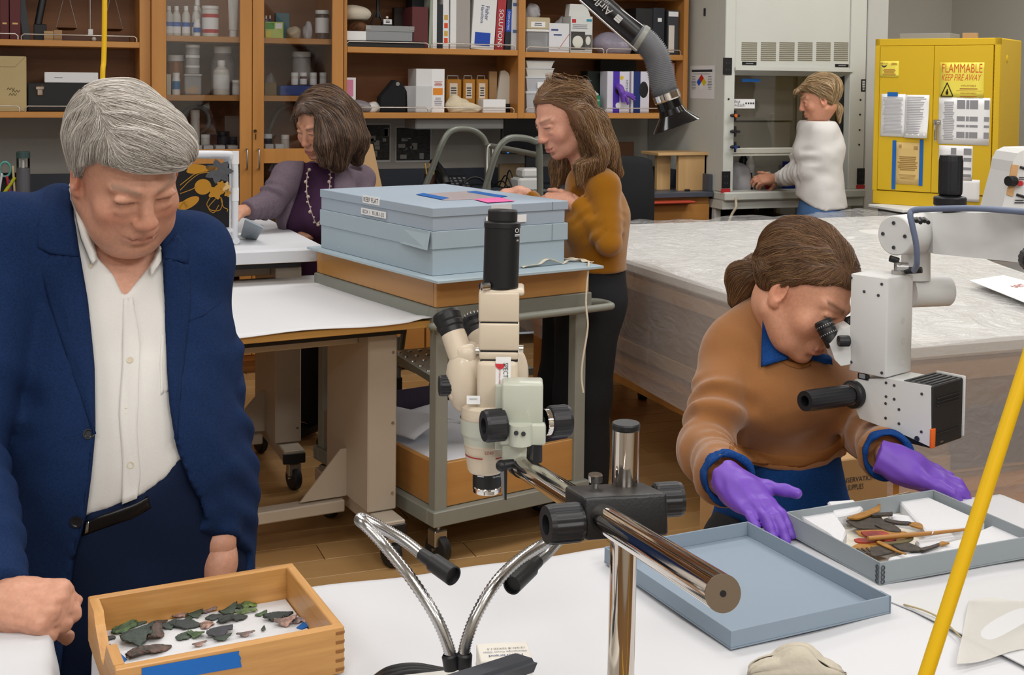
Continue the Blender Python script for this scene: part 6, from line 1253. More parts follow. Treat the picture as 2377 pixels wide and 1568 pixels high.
def tw(u,v):
 p=onz(1745+220*u,1580-30*math.sin(PI*u)*0-8*v,ZS);a=7*v+3*u;r_=.012*math.sin(PI*min(1,max(0,u*1.05)))**.5
 return(p.x+.004*math.sin(5*a),p.y+r_*1.4*math.cos(a)+.004,ZS+.003+r_*.9*(1+math.sin(a))+.012*max(0,1-((u-.52)/.22)**2)*max(0,math.sin(a)))
one(MB().sheet(tw,40,22,.0012),'cloth_twist',mat('linen','#bcb4a4',.9,bump=(200,.5,.002)),'crumpled linen cloth twist at the bottom edge of the table','cloth')
# ------------------------------------------------------------------ fibre light with two goosenecks
ZI=.99;il=thing('fibre_light','white fibre optic light source with two steel goosenecks','lamp',at(1010,1640,1.13));il.location.z=ZS;_mx[il.name]=Matrix.Translation(il.location)
hc=onz(1085,1566,ZI-.001);f1=Vector((.93,.36,0)).normalized();f1=(RV*.97+FV*.26).normalized();f2=Vector((-f1.y,f1.x,0));HM=Matrix(((f1.x,f2.x,0,hc.x),(f1.y,f2.y,0,hc.y),(0,0,1,ZS),(0,0,0,1)))
MB().box((-.075,-.16,.012),(.062,.020,ZI-ZS-.002),.006,HM,2).build('housing',mat('housing_white','#dcdad4',.4),il,True)
for x,y in((-.06,-.14),(.05,-.14),(-.06,.0),(.05,.0)):MB().cyl(HM@Vector((x,y,0)),HM@Vector((x,y,.013)),.009,n=10).build('rubber_foot',M_BLACK,il,True)
k0=at(1037,1556,1.13);MB().lathe([(.0078,-.006),(.0085,0),(.0085,.012),(.007,.015),(0,.015)],Vector((k0.x,k0.y,ZI)),(0,0,1),18,rib=.05).build('knob',M_BLACK,il,True)
h0,h1=at(1040,1592,1.05),at(1222,1532,1.16);hv=(h1-h0);hs=Vector((hv.y,-hv.x,0)).normalized()
MB().prism3([h0+hs*.012,h1+hs*.012,h1+hs*.008-Z3*.010,h0+hs*.008-Z3*.010],-hs*.026).prism3([h0+hs*.008,h1+hs*.008,h1+hs*.006+Z3*.003,h0+hs*.006+Z3*.003],-hs*.018).build('carry_handle',mat('handle_slate','#3b3f47',.5),il,True)
MB().tube([h1-hv*.05,h1-hv*.02-Z3*.05],.004,8).tube([h1-hv*.85,h1-hv*.84-Z3*.05],.004,8).build('handle_strut',M_CHROME,il,True)
M_GN=mat('gooseneck_steel','#b9b9b9',.22,1.0)
def gooseneck(path,head,r=.0053):
 P=spl(path,18);R_=[r*(1.10 if i%2 else .92)for i in range(len(P))]
 c=MB().lathe([(.0074,0),(.0074,.012),(.006,.014)],P[0]-Z3*.003,(P[3]-P[0]).normalized(),16).build('socket_collar',M_BLACK,il,True)
 g=MB().tube(P,R_,12).build('gooseneck',M_GN,il,True)
 d=(head-P[-1]).normalized()
 MB().lathe([(0,-.004),(.0062,-.004),(.0066,.012),(.0088,.014),(.0092,(head-P[-1]).length),(.0078,(head-P[-1]).length),(.007,(head-P[-1]).length-.004),(0,(head-P[-1]).length-.004)],P[-1],d,20).build('lamp_head',M_BLACK,g,True)
A_=lambda p,q,d:at(p,q,d)
gooseneck([A_(1049,1546,1.135),A_(1040,1500,1.135),A_(1010,1430,1.14),A_(955,1345,1.16),A_(895,1270,1.19),A_(850,1222,1.2),A_(835,1208,1.21),A_(846,1206,1.22),A_(890,1228,1.215),A_(940,1257,1.2),A_(985,1292,1.18)],A_(1052,1338,1.15))
gooseneck([A_(1076,1544,1.135),A_(1080,1500,1.135),A_(1105,1430,1.14),A_(1150,1355,1.16),A_(1205,1300,1.2),A_(1265,1262,1.24),A_(1310,1238,1.29),A_(1318,1236,1.30),A_(1302,1250,1.30),A_(1270,1285,1.28),A_(1244,1308,1.25)],A_(1188,1360,1.2))
for k in range(3):one(MB().tube(spl([onz(860-6*k,1585+8*k,.905),onz(900,1558+9*k,.935),onz(960,1549+7*k,.945),onz(1030,1560+4*k,.945)],8),.0042,8),'power_cable',M_BLACK,['upper loop of black cable beside the fibre light','middle loop of black cable beside the fibre light','lower loop of black cable beside the fibre light'][k],'cable')
# small white carton
wc=at(1110,1520,1.30);b1=(RV*.98+FV*.14).normalized();b2=Vector((-b1.y,b1.x,0));o_=onz(1128,1535,.948);WM=Matrix(((b1.x,b2.x,0,o_.x-.006*b1.x),(b1.y,b2.y,0,o_.y),(0,0,1,ZS),(0,0,0,1)))
t=thing('slide_carton','small white carton with blue print behind the light source','box',WM@Vector((.03,.02,0)),math.atan2(b1.y,b1.x));wh=.948-ZS
MB().box((0,0,0),(.055,.042,wh),.001,WM).build('body',mat('carton_ivory2','#dfdbd2',.6),t,True);MB().box((-.0004,-.0004,wh-.022),(.0554,.0424,wh-.021),0,WM).build('lid_seam',mat('seam','#b0aaa0',.8),t,True)
m=MB();put_text(m,'Fisherbrand',WM@Vector((.028,.010,wh+.0002)),-b1,-b2,w=.036);put_text(m,'Microscope Cover Glass',WM@Vector((.028,.019,wh+.0002)),-b1,-b2,w=.046);m.build('lettering',mat('navy_print','#34457c'),t,True)
m=MB();put_text(m,'12-541-B 22X22-1.5',WM@Vector((.03,.026,wh+.0002)),-b1,-b2,w=.04);m.build('lettering',M_INK,t,True)
# ------------------------------------------------------------------ boom stand
M_CHR=mat('chrome_post','#cfc6bd',.07,1.0);M_CAST2=mat('cast_black','#17181b',.38,bump=(400,.25,.001));M_KNOB=mat('knob_black','#1b1c20',.42)
bs=thing('boom_stand','chrome post and boom stand with black clamp block','stand',(at(1441,1740,1.17).x,at(1441,1740,1.17).y,ZS))
PT=at(1453,995,1.17);PBm=at(1441,1568,1.17);pdz=(PBm-PT)/abs(PBm.z-PT.z);PB=PT+pdz*(PT.z-(ZS+.03));bs.location=(PB.x,PB.y,ZS);_mx[bs.name]=Matrix.Translation(bs.location)
MB().cyl(PB,PT,.0127,n=40).build('post',M_CHR,bs,True);MB().lathe([(.0128,-.001),(.0133,.0),(.0133,.004),(.0125,.0055),(0,.0055)],PT,(0,0,1),32).build('post_cap',M_BLACK,bs,True)
MB().box((PB.x-.10,PB.y-.16,ZS),(PB.x+.10,PB.y+.05,ZS+.028),.006,None,2).cyl(PB,PB+Z3*.03,.024,n=24).build('base',M_CAST2,bs,True)
E1,E0=at(1677,1378,.82),at(1203,1078,1.475);bd_=(E1-E0).normalized()
MB().cyl(E0,E1,.0123,n=40).build('boom',M_CHR,bs,True)
m=MB().cyl(E1+bd_*.0002,E1+bd_*.0012,.0124,n=40).build('boom_end',mat('boom_end','#8a7c6c',.35,.8),bs,True);MB().cyl(E1+bd_*.0008,E1+bd_*.0016,.0022,n=12).build('centre_hole',M_BLACK,m,True)
bh=Vector((bd_.x,bd_.y,0)).normalized();sv=Vector((-bh.y,bh.x,0));sv=sv if sv.dot(RV)>0 else-sv;up2=sv.cross(bd_);up2=up2 if up2.z>0 else-up2
tb_=lambda t:E0+(E1-E0)*((1.475-t)/(1.475-.82))
Bc=tb_(1.105);Mb=Matrix(((sv.x,bd_.x,up2.x,Bc.x),(sv.y,bd_.y,up2.y,Bc.y),(sv.z,bd_.z,up2.z,Bc.z),(0,0,0,1)))
s_post=(PT-Bc).dot(sv)
MB().box((-.0175,-.074,-.0185),(s_post+.022,.0,.0185),.003,Mb,2).build('clamp_block',M_CAST2,bs,True)
zc_=(Mb@Vector((s_post,-.03,-.0185))).z;pcx=PT+pdz*(PT.z-zc_)
MB().lathe([(.0129,.004),(.017,.004),(.017,-.014),(.0165,-.016),(.0129,-.016)],pcx,(0,0,1),32).build('safety_collar',M_CAST2,bs,True)
def ribknob(c,ax_,r,L,par,mm=M_KNOB,n=18,name='clamp_knob',hole=True):
 m=MB();ax_=Vector(ax_).normalized();F_=frame(ax_);k=64
 def row(rr_,z,rib=True):return[c+F_@Vector((rr_*(1-(.055 if rib and math.cos(2*PI*i*n/k)>.35 else 0))*math.cos(2*PI*i/k),rr_*(1-(.055 if rib and math.cos(2*PI*i*n/k)>.35 else 0))*math.sin(2*PI*i/k),z))for i in range(k)]
 pr_=[(r*.80,0,False),(r*.97,L*.06,True),(r,L*.14,True),(r,L*.86,True),(r*.93,L,False)]
 for(a,za,ra),(b,zb_,rb)in zip(pr_[:-1],pr_[1:]):m.add(row(a,za,ra)+row(b,zb_,rb),[(i,(i+1)%k,k+(i+1)%k,k+i)for i in range(k)],True)
 m.add(row(r*.8,0,False),[tuple(range(k-1,-1,-1))]);e=r*.5
 if hole:m.add(row(r*.93,L,False)+row(e,L,False),[(i,(i+1)%k,k+(i+1)%k,k+i)for i in range(k)]);m.add(row(e,L,False)+row(e,L*.75,False),[(i,(i+1)%k,k+(i+1)%k,k+i)for i in range(k)],True);m.add(row(e,L*.75,False),[tuple(range(k))])
 else:m.add(row(r*.93,L,False),[tuple(range(k))])
 return m.build(name,mm,par,True)
kc=Mb@Vector((-.0175,-.012,-.004));ribknob(kc,-sv+bd_*.15,.0175,.034,bs);MB().cyl(kc+sv*.004,kc-sv*.004,.011,n=18).build('knob_neck',M_BLACK,bs,True)
kc2=Mb@Vector((s_post+.022,-.055,.004));ribknob(kc2+sv*.004,sv,.0162,.027,bs);MB().cyl(kc2,kc2+sv*.006,.010,n=18).build('knob_neck',M_BLACK,bs,True)
ts=Mb@Vector((.006,-.050,.0185));MB().cyl(ts,ts+Z3*.006,.0035,n=12).lathe([(.0064,.006),(.0068,.0065),(.0068,.0125),(.0062,.0135),(0,.0135)],ts,(0,0,1),24,rib=.04).build('thumb_screw',M_CHROME,bs,True)
# ------------------------------------------------------------------ stereo microscope
TV=1.5;V=lambda p,q,d=0.0:at(p,q,TV+d);pxm=TV/2900
ms=thing('stereo_microscope','cream stereo microscope with a black photo tube on the boom','microscope',V(1131,1145))
M_CRM=mat('microscope_cream','#cdbfab',.38,coat=.2);M_GRN=mat('microscope_grey_green','#b9bdb0',.38,coat=.2)
VZ=Matrix(((RV.x,FV.x,0),(RV.y,FV.y,0),(0,0,1)))
def vbox(p0,q0,p1,q1,d0,d1,bev,name,mm,par=ms,seg=2,yaw=0.0):
 a,b=V(p0,q1),V(p1,q0);c=(a+b)/2;w=(p1-p0)*pxm;h=b.z-a.z
 Mq=Matrix.Translation(Vector((c.x,c.y,0))+FV*0)@(Matrix(VZ).to_4x4())@Matrix.Rotation(yaw,4,'Z')
 return MB().box((-w/2,d0,a.z),(w/2,d1,b.z),bev,Mq,seg).build(name,mm,par,True)
ax0,ax1=V(1162,668),V(1166,530)
bt_=MB().lathe([(0,0),(.0208,0),(.0213,.002),(.0213,(ax1-ax0).length),(.0206,(ax1-ax0).length+.001)],ax0,ax1-ax0,36).build('photo_tube',mat('tube_black','#111317',.4),ms,True)
l0=(ax1-ax0).length;ad=(ax1-ax0).normalized()
MB().lathe([(.0206,l0),(.0219,l0+.001),(.0219,l0+.0065),(.0212,l0+.0075),(.0175,l0+.0085),(.0178,l0+.010),(.0178,l0+.0205),(.0165,l0+.0225),(.0155,l0+.0215),(0,l0+.0215)],ax0,ad,36).build('tube_cap',M_BLACK,bt_,True)
m=MB();tc0=V(1197,543)-FV*.0195-RV*.005;put_text(m,'PA1-10A',V(1201,561,-.0215)+FV*.008-RV*.004,RV+FV*.75,Z3,w=.013);
for a_,b_ in(((0,0),.0022),):m.lathe([(.0020,0),(.0026,0)],V(1200,537,-.0195)+FV*.006,-FV+RV*.7,14)
hatch(m,V(1200,548,-.0205)+FV*.006,RV+FV*.75,Z3,.008,.003,2);m.build('lettering',M_PAPER,bt_,True)
ks=V(1135,664,-.018);MB().lathe([(0,0),(.0045,0),(.0048,.004),(.0048,.011),(0,.012)],ks,-RV*.8-FV*.5,14,rib=.06).build('set_screw',M_CHROME,bt_,True)
vbox(1112,672,1205,742,-.022,.022,.003,'column_block',M_CRM);vbox(1112,743,1205,807,-.022,.022,.003,'column_block',M_CRM);vbox(1113,808,1203,828,-.0215,.0215,.003,'column_block',M_CRM)
vbox(1116,741,1202,744,-.021,.021,0,'column_joint',M_BLACK);vbox(1116,806.5,1202,809,-.021,.021,0,'column_joint',M_BLACK);vbox(1116,827,1202,830,-.021,.021,0,'column_joint',M_BLACK)
vbox(1122,668,1217,680,-.020,.034,.003,'top_flange',M_CRM)
for p,q in((1114,815),(1205,810)):c=V(p,q,-.012);s__=-1 if p<1150 else 1;MB().cyl(c,c+RV*.005*s__,.0042,n=12).build('side_screw',M_CHROME,ms,True)
# body: smooth head with eyepiece arms
vbox(1108,829,1202,960,-.024,.026,.006,'body',M_CRM)
def arm(q0,q1,r0,r1,name,par=ms,mm=M_CRM,n=24):return MB().tube(spl([q0,(q0+q1)/2,q1],4),[r0+(r1-r0)*i/8 for i in range(9)],n).build(name,mm,par,True)
hb0=MB()
hb0.ell(V(1075,880,.004),(.021,.021,.040),20,14).ell(V(1100,850,.01),(.03,.022,.026),20,14).ell(V(1195,870,.03),(.017,.016,.034),18,12);hb0.build('prism_housing',M_CRM,ms,True)
hb0=vbox(1056,800,1112,850,-.012,.028,.010,'prism_housing',M_CRM,seg=3)
vbox(1040,862,1070,930,-.010,.022,.008,'side_housing',M_CRM,seg=3)
for(a,b,c_,d_)in[((1072,832),(1052,775),(1040,742),.004),((1128,810),(1112,775),(1106,752),.05)]:
 A0,A1,A2=V(a[0],a[1],d_),V(b[0],b[1],d_+.012),V(c_[0],c_[1],d_+.02)
 ar=arm(A0,A1,.0155,.0150,'eyepiece_tube');dv=(A2-A1).normalized();L_=(A2-A1).length
 MB().lathe([(.0125,-.004),(.0145,-.002),(.0150,.006),(.0165,.008),(.0170,.013),(.0158,.0145),(.0165,.016),(.0178,L_+.004),(.0168,L_+.008),(.0120,L_+.007),(0,L_+.002)],A1,dv,28).build('eyepiece',M_BLACK,ar,True)
 m=MB()
 for k in range(9):
  F_=frame(dv);an=2*PI*k/24+3.6;o=F_@Vector((math.cos(an),math.sin(an),0));o2=F_@Vector((-math.sin(an),math.cos(an),0));cpt=A1+dv*(.020)+o*.0168
  m.add([cpt-o2*.0004,cpt+o2*.0004,cpt+o2*.0004+dv*.004+o*.0005,cpt-o2*.0004+dv*.004+o*.0005],[(0,1,2,3)])
 m.build('scale_marks',M_PAPER,ar,True)
zk=V(1052,895,.002);ribknob(zk,-RV-FV*.2,.0128,.017,ms,M_BLACK,14,'zoom_knob',False)
# lower body
b0=V(1128,960,0);zz=lambda q:V(1128,q).z-b0.z
MB().lathe([(0,.014),(.026,.013),(.0295,.009),(.030,.002),(.030,zz(985)),(.027,zz(1000)),(.0265,zz(1030)),(.0255,zz(1034)),(.0245,zz(1058)),(.0215,zz(1090)),(.0195,zz(1096)),(0,zz(1096))],V(1128,960),(0,0,1),36).build('lower_body',M_CRM,ms,True)
MB().lathe([(.0312,zz(968)),(.0300,zz(1003)),(.0272,zz(1012)),(.0266,zz(1026))],V(1128,960),(0,0,1),36).build('grey_ring',M_GRN,ms,True)
MB().lathe([(.0170,zz(1095)),(.0172,zz(1097)),(.0172,zz(1129)),(.0165,zz(1130))],V(1132,960),(0,0,1),36).build('objective_ring',M_BLACK,ms,True);MB().lathe([(.0165,zz(1129)),(.0174,zz(1131)),(.0174,zz(1135)),(.0166,zz(1136)),(.0168,zz(1143)),(.0155,zz(1145)),(0,zz(1143))],V(1132,960),(0,0,1),36).build('objective_rim',M_CHROME,ms,True)
m=MB();cpt=V(1128,1053);
def arc_mark(mb_,r_,z0,z1,a0,a1,cx_):
 k=10;P=[]
 for i in range(k+1):a=math.radians(a0+(a1-a0)*i/k);P.append((cx_+RV*r_*math.sin(a)-FV*r_*math.cos(a)))
 mb_.add([Vector((p.x,p.y,z0))for p in P]+[Vector((p.x,p.y,z1))for p in P],[(i,i+1,k+2+i,k+1+i)for i in range(k)])
arc_mark(m,.0251,V(1128,1051).z,V(1128,1054).z,-80,-8,V(1128,1053));arc_mark(m,.0251,V(1128,1051).z,V(1128,1054).z,28,60,V(1128,1053));put_text(m,'SZ40',V(1128,1053,-.0256)+RV*.0035+FV*.001,RV,Z3,w=.0105);m.build('lettering',mat('sz_red','#9c2a2a',.5),ms,True)
m=MB();hatch(m,V(1116,1106,-.0170)+FV*.0018,RV-FV*.35,Z3,.009,.004,2);put_text(m,'OLYMPUS',V(1153,1109,-.0165)+FV*.003,RV+FV*.55,Z3,w=.011);m.build('lettering',M_PAPER,ms,True)
lb=MB().box((-.008,-.0006,-.0045),(.008,.0002,.0055),0,Matrix.Translation(V(1099,930,-.0247))@Matrix(VZ).to_4x4()).build('photo_label',M_PAPER,ms,True);put_text(MB(),'PHOTO',V(1099,927,-.0254),RV,Z3,w=.009).build('lettering',M_INK,lb,True)
pl=MB().box((-.009,-.0004,-.024),(.009,.0002,.022),0,Matrix.Translation(V(1168,872,-.0247))@Matrix(VZ).to_4x4()).build('maker_sticker',M_PAPER,ms,True)
MB().cyl(V(1161,846,-.0252),V(1161,846,-.0258),.0058,n=24).build('red_disc',M_RED,pl,True);put_text(MB(),'SPECTRA',V(1174,868,-.0254),-Z3,RV,w=.026,h=.0055).build('lettering',M_INK,pl,True);put_text(MB(),'spectraservices.com',V(1160,880,-.0254),Z3,-RV,w=.03).build('lettering',M_RED,pl,True)
# focus block and knobs
FB=-.062
def fbox(p0,q0,p1,q1,d0,d1,bev,name,mm,yaw=.0):return vbox(p0,q0,p1,q1,d0,d1,bev,name,mm,yaw=yaw)
sc_=lambda p:p
fbox(1166,866,1258,962,-.055,-.020,.003,'focus_block',M_GRN);fbox(1160,955,1264,1003,-.058,-.020,.003,'focus_block',M_GRN);fbox(1166,1000,1232,1046,-.052,-.022,.003,'focus_mount',M_GRN)
fbox(1150,880,1172,1030,-.030,-.010,.002,'slide_rail',M_GRN)
lobe=V(1208,1012,-.058);MB().tube([lobe+Z3*.014,lobe-Z3*.010],.0135,20).build('lobe',M_GRN,ms,True)
for dz in(0,1):MB().cyl(V(1198+17*dz,1006+dz*2,-.071),V(1198+17*dz,1006+dz*2,-.0735),.0027,n=12).build('hex_screw',M_BLACK,ms,True)
ribknob(V(1172,986,-.050),-RV-FV*.35+Z3*.0,.0188,.026,ms,M_KNOB,26,'focus_knob');ribknob(V(1274,980,-.036),RV+FV*.35,.0188,.025,ms,M_KNOB,26,'focus_knob',False)
MB().lathe([(.015,0),(.0155,.001),(.0155,.007),(.0165,.008),(.0165,.011)],V(1264,981,-.038),RV+FV*.35,28).build('knob_collar',M_CHROME,ms,True)
MB().cyl(V(1238,995,-.045),V(1238,1072,-.045),.0105,n=24).build('pivot',M_CAST2,ms,True);MB().cyl(V(1222,1000,-.045),V(1262,996,-.04),.0125,n=24).build('pivot_clamp',M_CAST2,ms,True)
MB().cyl(E0-bd_*.002,E0+bd_*.022,.0138,n=28).build('boom_clamp',M_BLACK,ms,True)
lv0,lv1=V(1192,1076,-.05),V(1164,1082,-.055);lvr=MB().cyl(lv0,lv1,.0055,.0062,14).ell(lv1,.0068,14,10).build('lock_lever',M_BLACK,ms,True)
MB().prism3([V(1160,1085,-.058),V(1176,1087,-.058),V(1174,1160,-.058),V(1168,1161,-.058)],FV*.006).build('lever_arm',mat('lever_silver','#8f9094',.3,.7),lvr,True)
MB().prism3([V(1170,1086,-.0585),V(1178,1087,-.0585),V(1176,1162,-.0585),V(1171,1161,-.0585)],FV*.007).build('lever_edge',M_BLACK,lvr,True)
# ------------------------------------------------------------------ operating microscope on its arm
om=thing('operating_microscope','white operating microscope on a swing arm at right','microscope',(at(2850,800,1.9).x,at(2850,800,1.9).y,0))
M_OW=mat('scope_white','#d3d4d3',.42,bump=(500,.08,.0005));M_SCR=mat('screw_steel','#6f7276',.35,.9)
Q=at(2056,879,2.15);vl=(RV*-.66+FV*.75).normalized();vr=Vector((vl.y,-vl.x,0));Ll,Lr,Hb=.1,.058,(879-645)*2.15/2900
OM=Matrix(((vl.x,vr.x,0,Q.x),(vl.y,vr.y,0,Q.y),(0,0,1,Q.z),(0,0,0,1))) # x to the left face, y along the right face, z up
def ob(lo,hi,bev,name,mm,par=om,seg=2):return MB().box(lo,hi,bev,OM,seg).build(name,mm,par,True)
def lf(p,q):r=onplane(p,q,Q,vr)-Q;return Vector((r.dot(vl),0,r.z)) # a pixel on the left face
def rf(p,q):r=onplane(p,q,Q,vl)-Q;return Vector((0,r.dot(vr),r.z))
Ll=lf(1973,750).x;Lr=rf(2118,760).y
ob((0,0,0),(Ll,Lr,Hb),.003,'head_box',M_OW)
ob((.001,-.0012,.001),(Ll-.001,.001,Hb-.001),.001,'cover_plate',M_OW)
for p,q in((1977,645),(2048,660),(1977,841),(2048,866),(2007,677),(2040,686)):c=OM@(lf(p,q)+Vector((0,-.0012,0)));MB().lathe([(0,.0012),(.0026,.001),(.0028,0)],c,-vr,12).build('screw',M_SCR,om,True)
for q in(745,792,840):c=OM@(rf(2096,q));MB().lathe([(.0055,0),(.0058,.0003),(.0062,0)],c,-vl,24).lathe([(0,.0004),(.0054,.0004)],c,-vl,24).build('blind_plug',mat('scope_white2','#c9cac9',.5),om,True)
# lower body, profile drawn on the left face plane
pf=[(1981,882),(1982,948),(1993,973),(2100,1013),(2158,1040),(2158,898),(2057,880)]
y0_=.004;pr3=[OM@(lf(p,q)+Vector((0,y0_,0)))for p,q in pf]
MB().prism3(pr3,vr*.075).build('lower_body',M_OW,om,True)
for p,q in((2054,890),(2073,896),(2054,922),(2073,928),(2053,938),(2053,972),(2084,952),(2084,985),(2137,916),(2136,1004)):c=OM@(lf(p,q)+Vector((0,y0_,0)));MB().lathe([(0,.0012),(.0024,.001),(.0026,0)],c,-vr,12).build('screw',M_SCR,om,True)
c=OM@(lf(2126,1020)+Vector((0,y0_,0)));MB().lathe([(0,.0006),(.003,.0006),(.003,.0014),(.0046,.0014),(.0048,0)],c,-vr,16).build('lock_screw',M_SCR,om,True)
w0,w1=lf(1988,866),lf(2014,886);MB().box((w1.x,y0_-.002,min(w0.z,w1.z)),(w0.x,y0_+.004,max(w0.z,w1.z)),.003,OM,2).build('filter_slot',M_BLACK,om,True);a=(lf(2000,874));MB().box((a.x-.006,y0_-.0032,a.z-.004),(a.x+.006,y0_-.0015,a.z+.004),.001,OM).build('slot_glass',M_CLEAR,om,True)
# black lamp housing on the near end
e_=lf(2158,970);z_hi,z_lo=lf(2158,902).z,lf(2158,1044).z
yb1=(onplane(2232,960,OM@Vector((e_.x,0,0)),vl)-Q).dot(vr)
lh=MB().box((e_.x-.002,y0_+.001,z_lo),(e_.x+.055,yb1,z_hi+.003),.002,OM).build('lamp_housing',mat('housing_black','#191a1c',.5,bump=(400,.15,.0006)),om,True)
ob((e_.x-.0045,yb1,z_lo+.004),(e_.x+.05,yb1+.004,z_hi+.006),.001,'side_plate',M_OW)
ob((e_.x-.004,y0_-.001,z_lo+.001),(e_.x+.001,y0_+.010,z_lo+.034),.001,'orange_tab',mat('orange_tab','#e0641a',.5))
for k in range(3):MB().box((e_.x-.004,.018,z_hi-.034+.006*k),(e_.x-.0015,yb1-.010,z_hi-.031+.006*k),.001,OM).build('vent_rib',M_BLACK,lh,True)
MB().box((e_.x-.004,.018,z_hi-.082),(e_.x-.0015,yb1-.010,z_hi-.079),.001,OM).build('vent_rib',M_BLACK,lh,True);MB().box((e_.x-.0035,.03,z_lo+.006),(e_.x-.0015,.04,z_lo+.0085),0,OM).build('latch_mark',M_STEEL,lh,True)
for k in range(5):MB().box((e_.x+.004+.010*k,.014,z_hi+.002),(e_.x+.008+.010*k,yb1-.008,z_hi+.0048),.001,OM).build('vent_slat',M_BLACK,lh,True)
ob((lf(2062,960).x,.012,lf(2062,985).z-.004),(lf(2000,960).x,.06,lf(2000,972).z+.004),.002,'objective_gear',M_BLACK)
# side handle
g0,g1=at(1996,914,2.21),at(1868,932,2.13);gd=(g1-g0).normalized();gl_=(g1-g0).length
MB().lathe([(0,-.01),(.009,-.01),(.009,.008),(.0075,.008)],g0,gd,20).build('handle_stub',M_BLACK,om,True)
hd_=MB().lathe([(.0235,.012),(.0245,.014),(.0245,.022),(.0225,.026),(.018,.028)],g0,gd,32).build('handle_flange',M_BLACK,om,True);ribknob(g0+gd*.024,gd,.0185,gl_-.024,om,M_KNOB,20,'handle_grip')
# binocular
bb=at(1962,825,2.23);prb=[at(p,q,2.20)for p,q in((1975,757),(1958,764),(1926,800),(1938,836),(1952,850),(1975,846))]
bn=MB().prism3(prb,(FV*.95-RV*.0)*.05).build('binocular_body',M_OW,om,True)
def ocular(pa,pb,d,par):
 A0,A1=at(*pa,d),at(*pb,d+.015);dv=(A1-A0).normalized();L_=(A1-A0).length
 MB().lathe([(.0135,-.002),(.0150,0),(.0152,L_*.36),(.0162,L_*.38),(.0165,L_*.62),(.0158,L_*.66),(.0168,L_*.68),(.0168,L_*.92),(.0150,L_),(.0100,L_*.98),(0,L_*.95)],A0,dv,28).build('ocular',M_BLACK,par,True);m=MB();F_=frame(dv)
 for zz_ in(.42,.75):
  for k in range(24):
   an=2*PI*k/24;o=F_@Vector((math.cos(an),math.sin(an),0));o2=F_@Vector((-math.sin(an),math.cos(an),0));c_=A0+dv*L_*zz_+o*(.0168 if zz_<.6 else .0171)
   m.add([c_-o2*.0004,c_+o2*.0004,c_+o2*.0004+dv*.0022,c_-o2*.0004+dv*.0022],[(0,1,2,3)])
 m.build('scale_marks',M_PAPER,par,True)
ocular((1936,800),(1909,745),2.215,bn);ocular((1990,790),(1968,738),2.27,bn)
kk=at(1972,792,2.185);ribknob(kk,-RV-FV*.1,.0098,.020,om,M_KNOB,16,'interpupillary_knob',False)
# mount above: connector, neck, cross cylinder, joint and arm
cn=at(2086,644,2.19);MB().cyl(cn-Z3*.004,cn+Z3*.012,.0125,n=18).cyl(cn+Z3*.0,cn+Z3*.026,.0085,n=16).cyl(cn+Z3*.018-RV*.004,cn+Z3*.018+RV*.015-FV*.004,.0085,n=16).build('cable_elbow',M_STEEL,om,True)
pg0,pg1=at(2100,629,2.185),at(2140,627,2.17);MB().cyl(pg0,pg1,.0062,.0055,16).build('cable_plug',M_BLACK,om,True)
MB().tube(spl([at(2122,628,2.16),at(2128,612,2.13),at(2127,570,2.11),at(2118,525,2.10),at(2113,500,2.10),at(2120,489,2.10),at(2150,486,2.08),at(2260,484,2.0),at(2377,492,1.93),at(2500,505,1.85),at(2800,520,1.9)],8),.0052,12).build('blue_cable',mat('cable_blue','#6a7690',.4),om,True)
MB().cyl(at(2126,650,2.27),at(2126,545,2.27),.0255,n=32).build('neck',M_OW,om,True)
MB().lathe([(0,-.004),(.0265,-.004),(.028,-.002),(.028,.072),(.0265,.0745),(0,.0745)],at(2116,678,2.27),RV+FV*.25,36).build('cross_cylinder',M_OW,om,True)
jd=(RV*.78+FV*.62).normalized();jc=at(2077,547,2.2)
MB().lathe([(0,0),(.0335,0),(.0355,.002),(.0355,.094),(.0345,.096),(.0355,.098),(.0355,.115),(0,.115)],jc,jd,40).build('arm_joint',M_OW,om,True)
for p,q in((2075,518),(2050,543),(2101,549),(2075,575)):c=onplane(p,q,jc,jd);MB().lathe([(0,.001),(.0018,.001),(.0018,.002),(.0032,.002),(.0034,0)],c,-jd,14).build('joint_screw',M_SCR,om,True)
m=MB()
for k in range(4):m.cyl(at(2120+8*k,508,2.13),at(2128+9*k,514+3*(k%2),2.10),.0035,n=8)
m.build('cable_clip',M_BLACK,om,True)['kind']='stuff'
MB().cyl(at(2066,600,2.2),at(2085,606,2.2),.006,n=10).build('stop_pin',M_BLACK,om,True)
# swing arm
tA,tB=[at(2150,q,2.24)for q in(491,583)],[at(2860,q,1.92)for q in(480,655)]
dA=FV*.035
def arm8(name,mm):
 m=MB();s0=[tA[1]-dA,tA[0]-dA,tA[0]+dA*1.2,tA[1]+dA*1.2];s1=[tB[1]-dA,tB[0]-dA,tB[0]+dA*1.2,tB[1]+dA*1.2]
 m.add(s0+s1,[(0,1,2,3),(7,6,5,4),(0,4,5,1),(1,5,6,2),(2,6,7,3),(3,7,4,0)]);return m.build(name,mm,om,True)
arm8('swing_arm',M_OW)
kb_=at(2205,478,2.2);MB().cyl(kb_-Z3*.012,kb_,.012,n=18).build('knob_stem',M_BLACK,om,True);MB().lathe([(0,0),(.0265,0),(.028,.002),(.028,.014),(.0265,.016),(.02,.018)],kb_,(0,0,1),36).build('knob_flange',M_BLACK,om,True);ribknob(kb_+Z3*.017,(0,0,1),.0205,.072,om,M_KNOB,24,'balance_knob')
ribknob(at(2392,600,1.93),-FV-RV*.1,.02,.03,om,M_KNOB,16,'arm_knob')
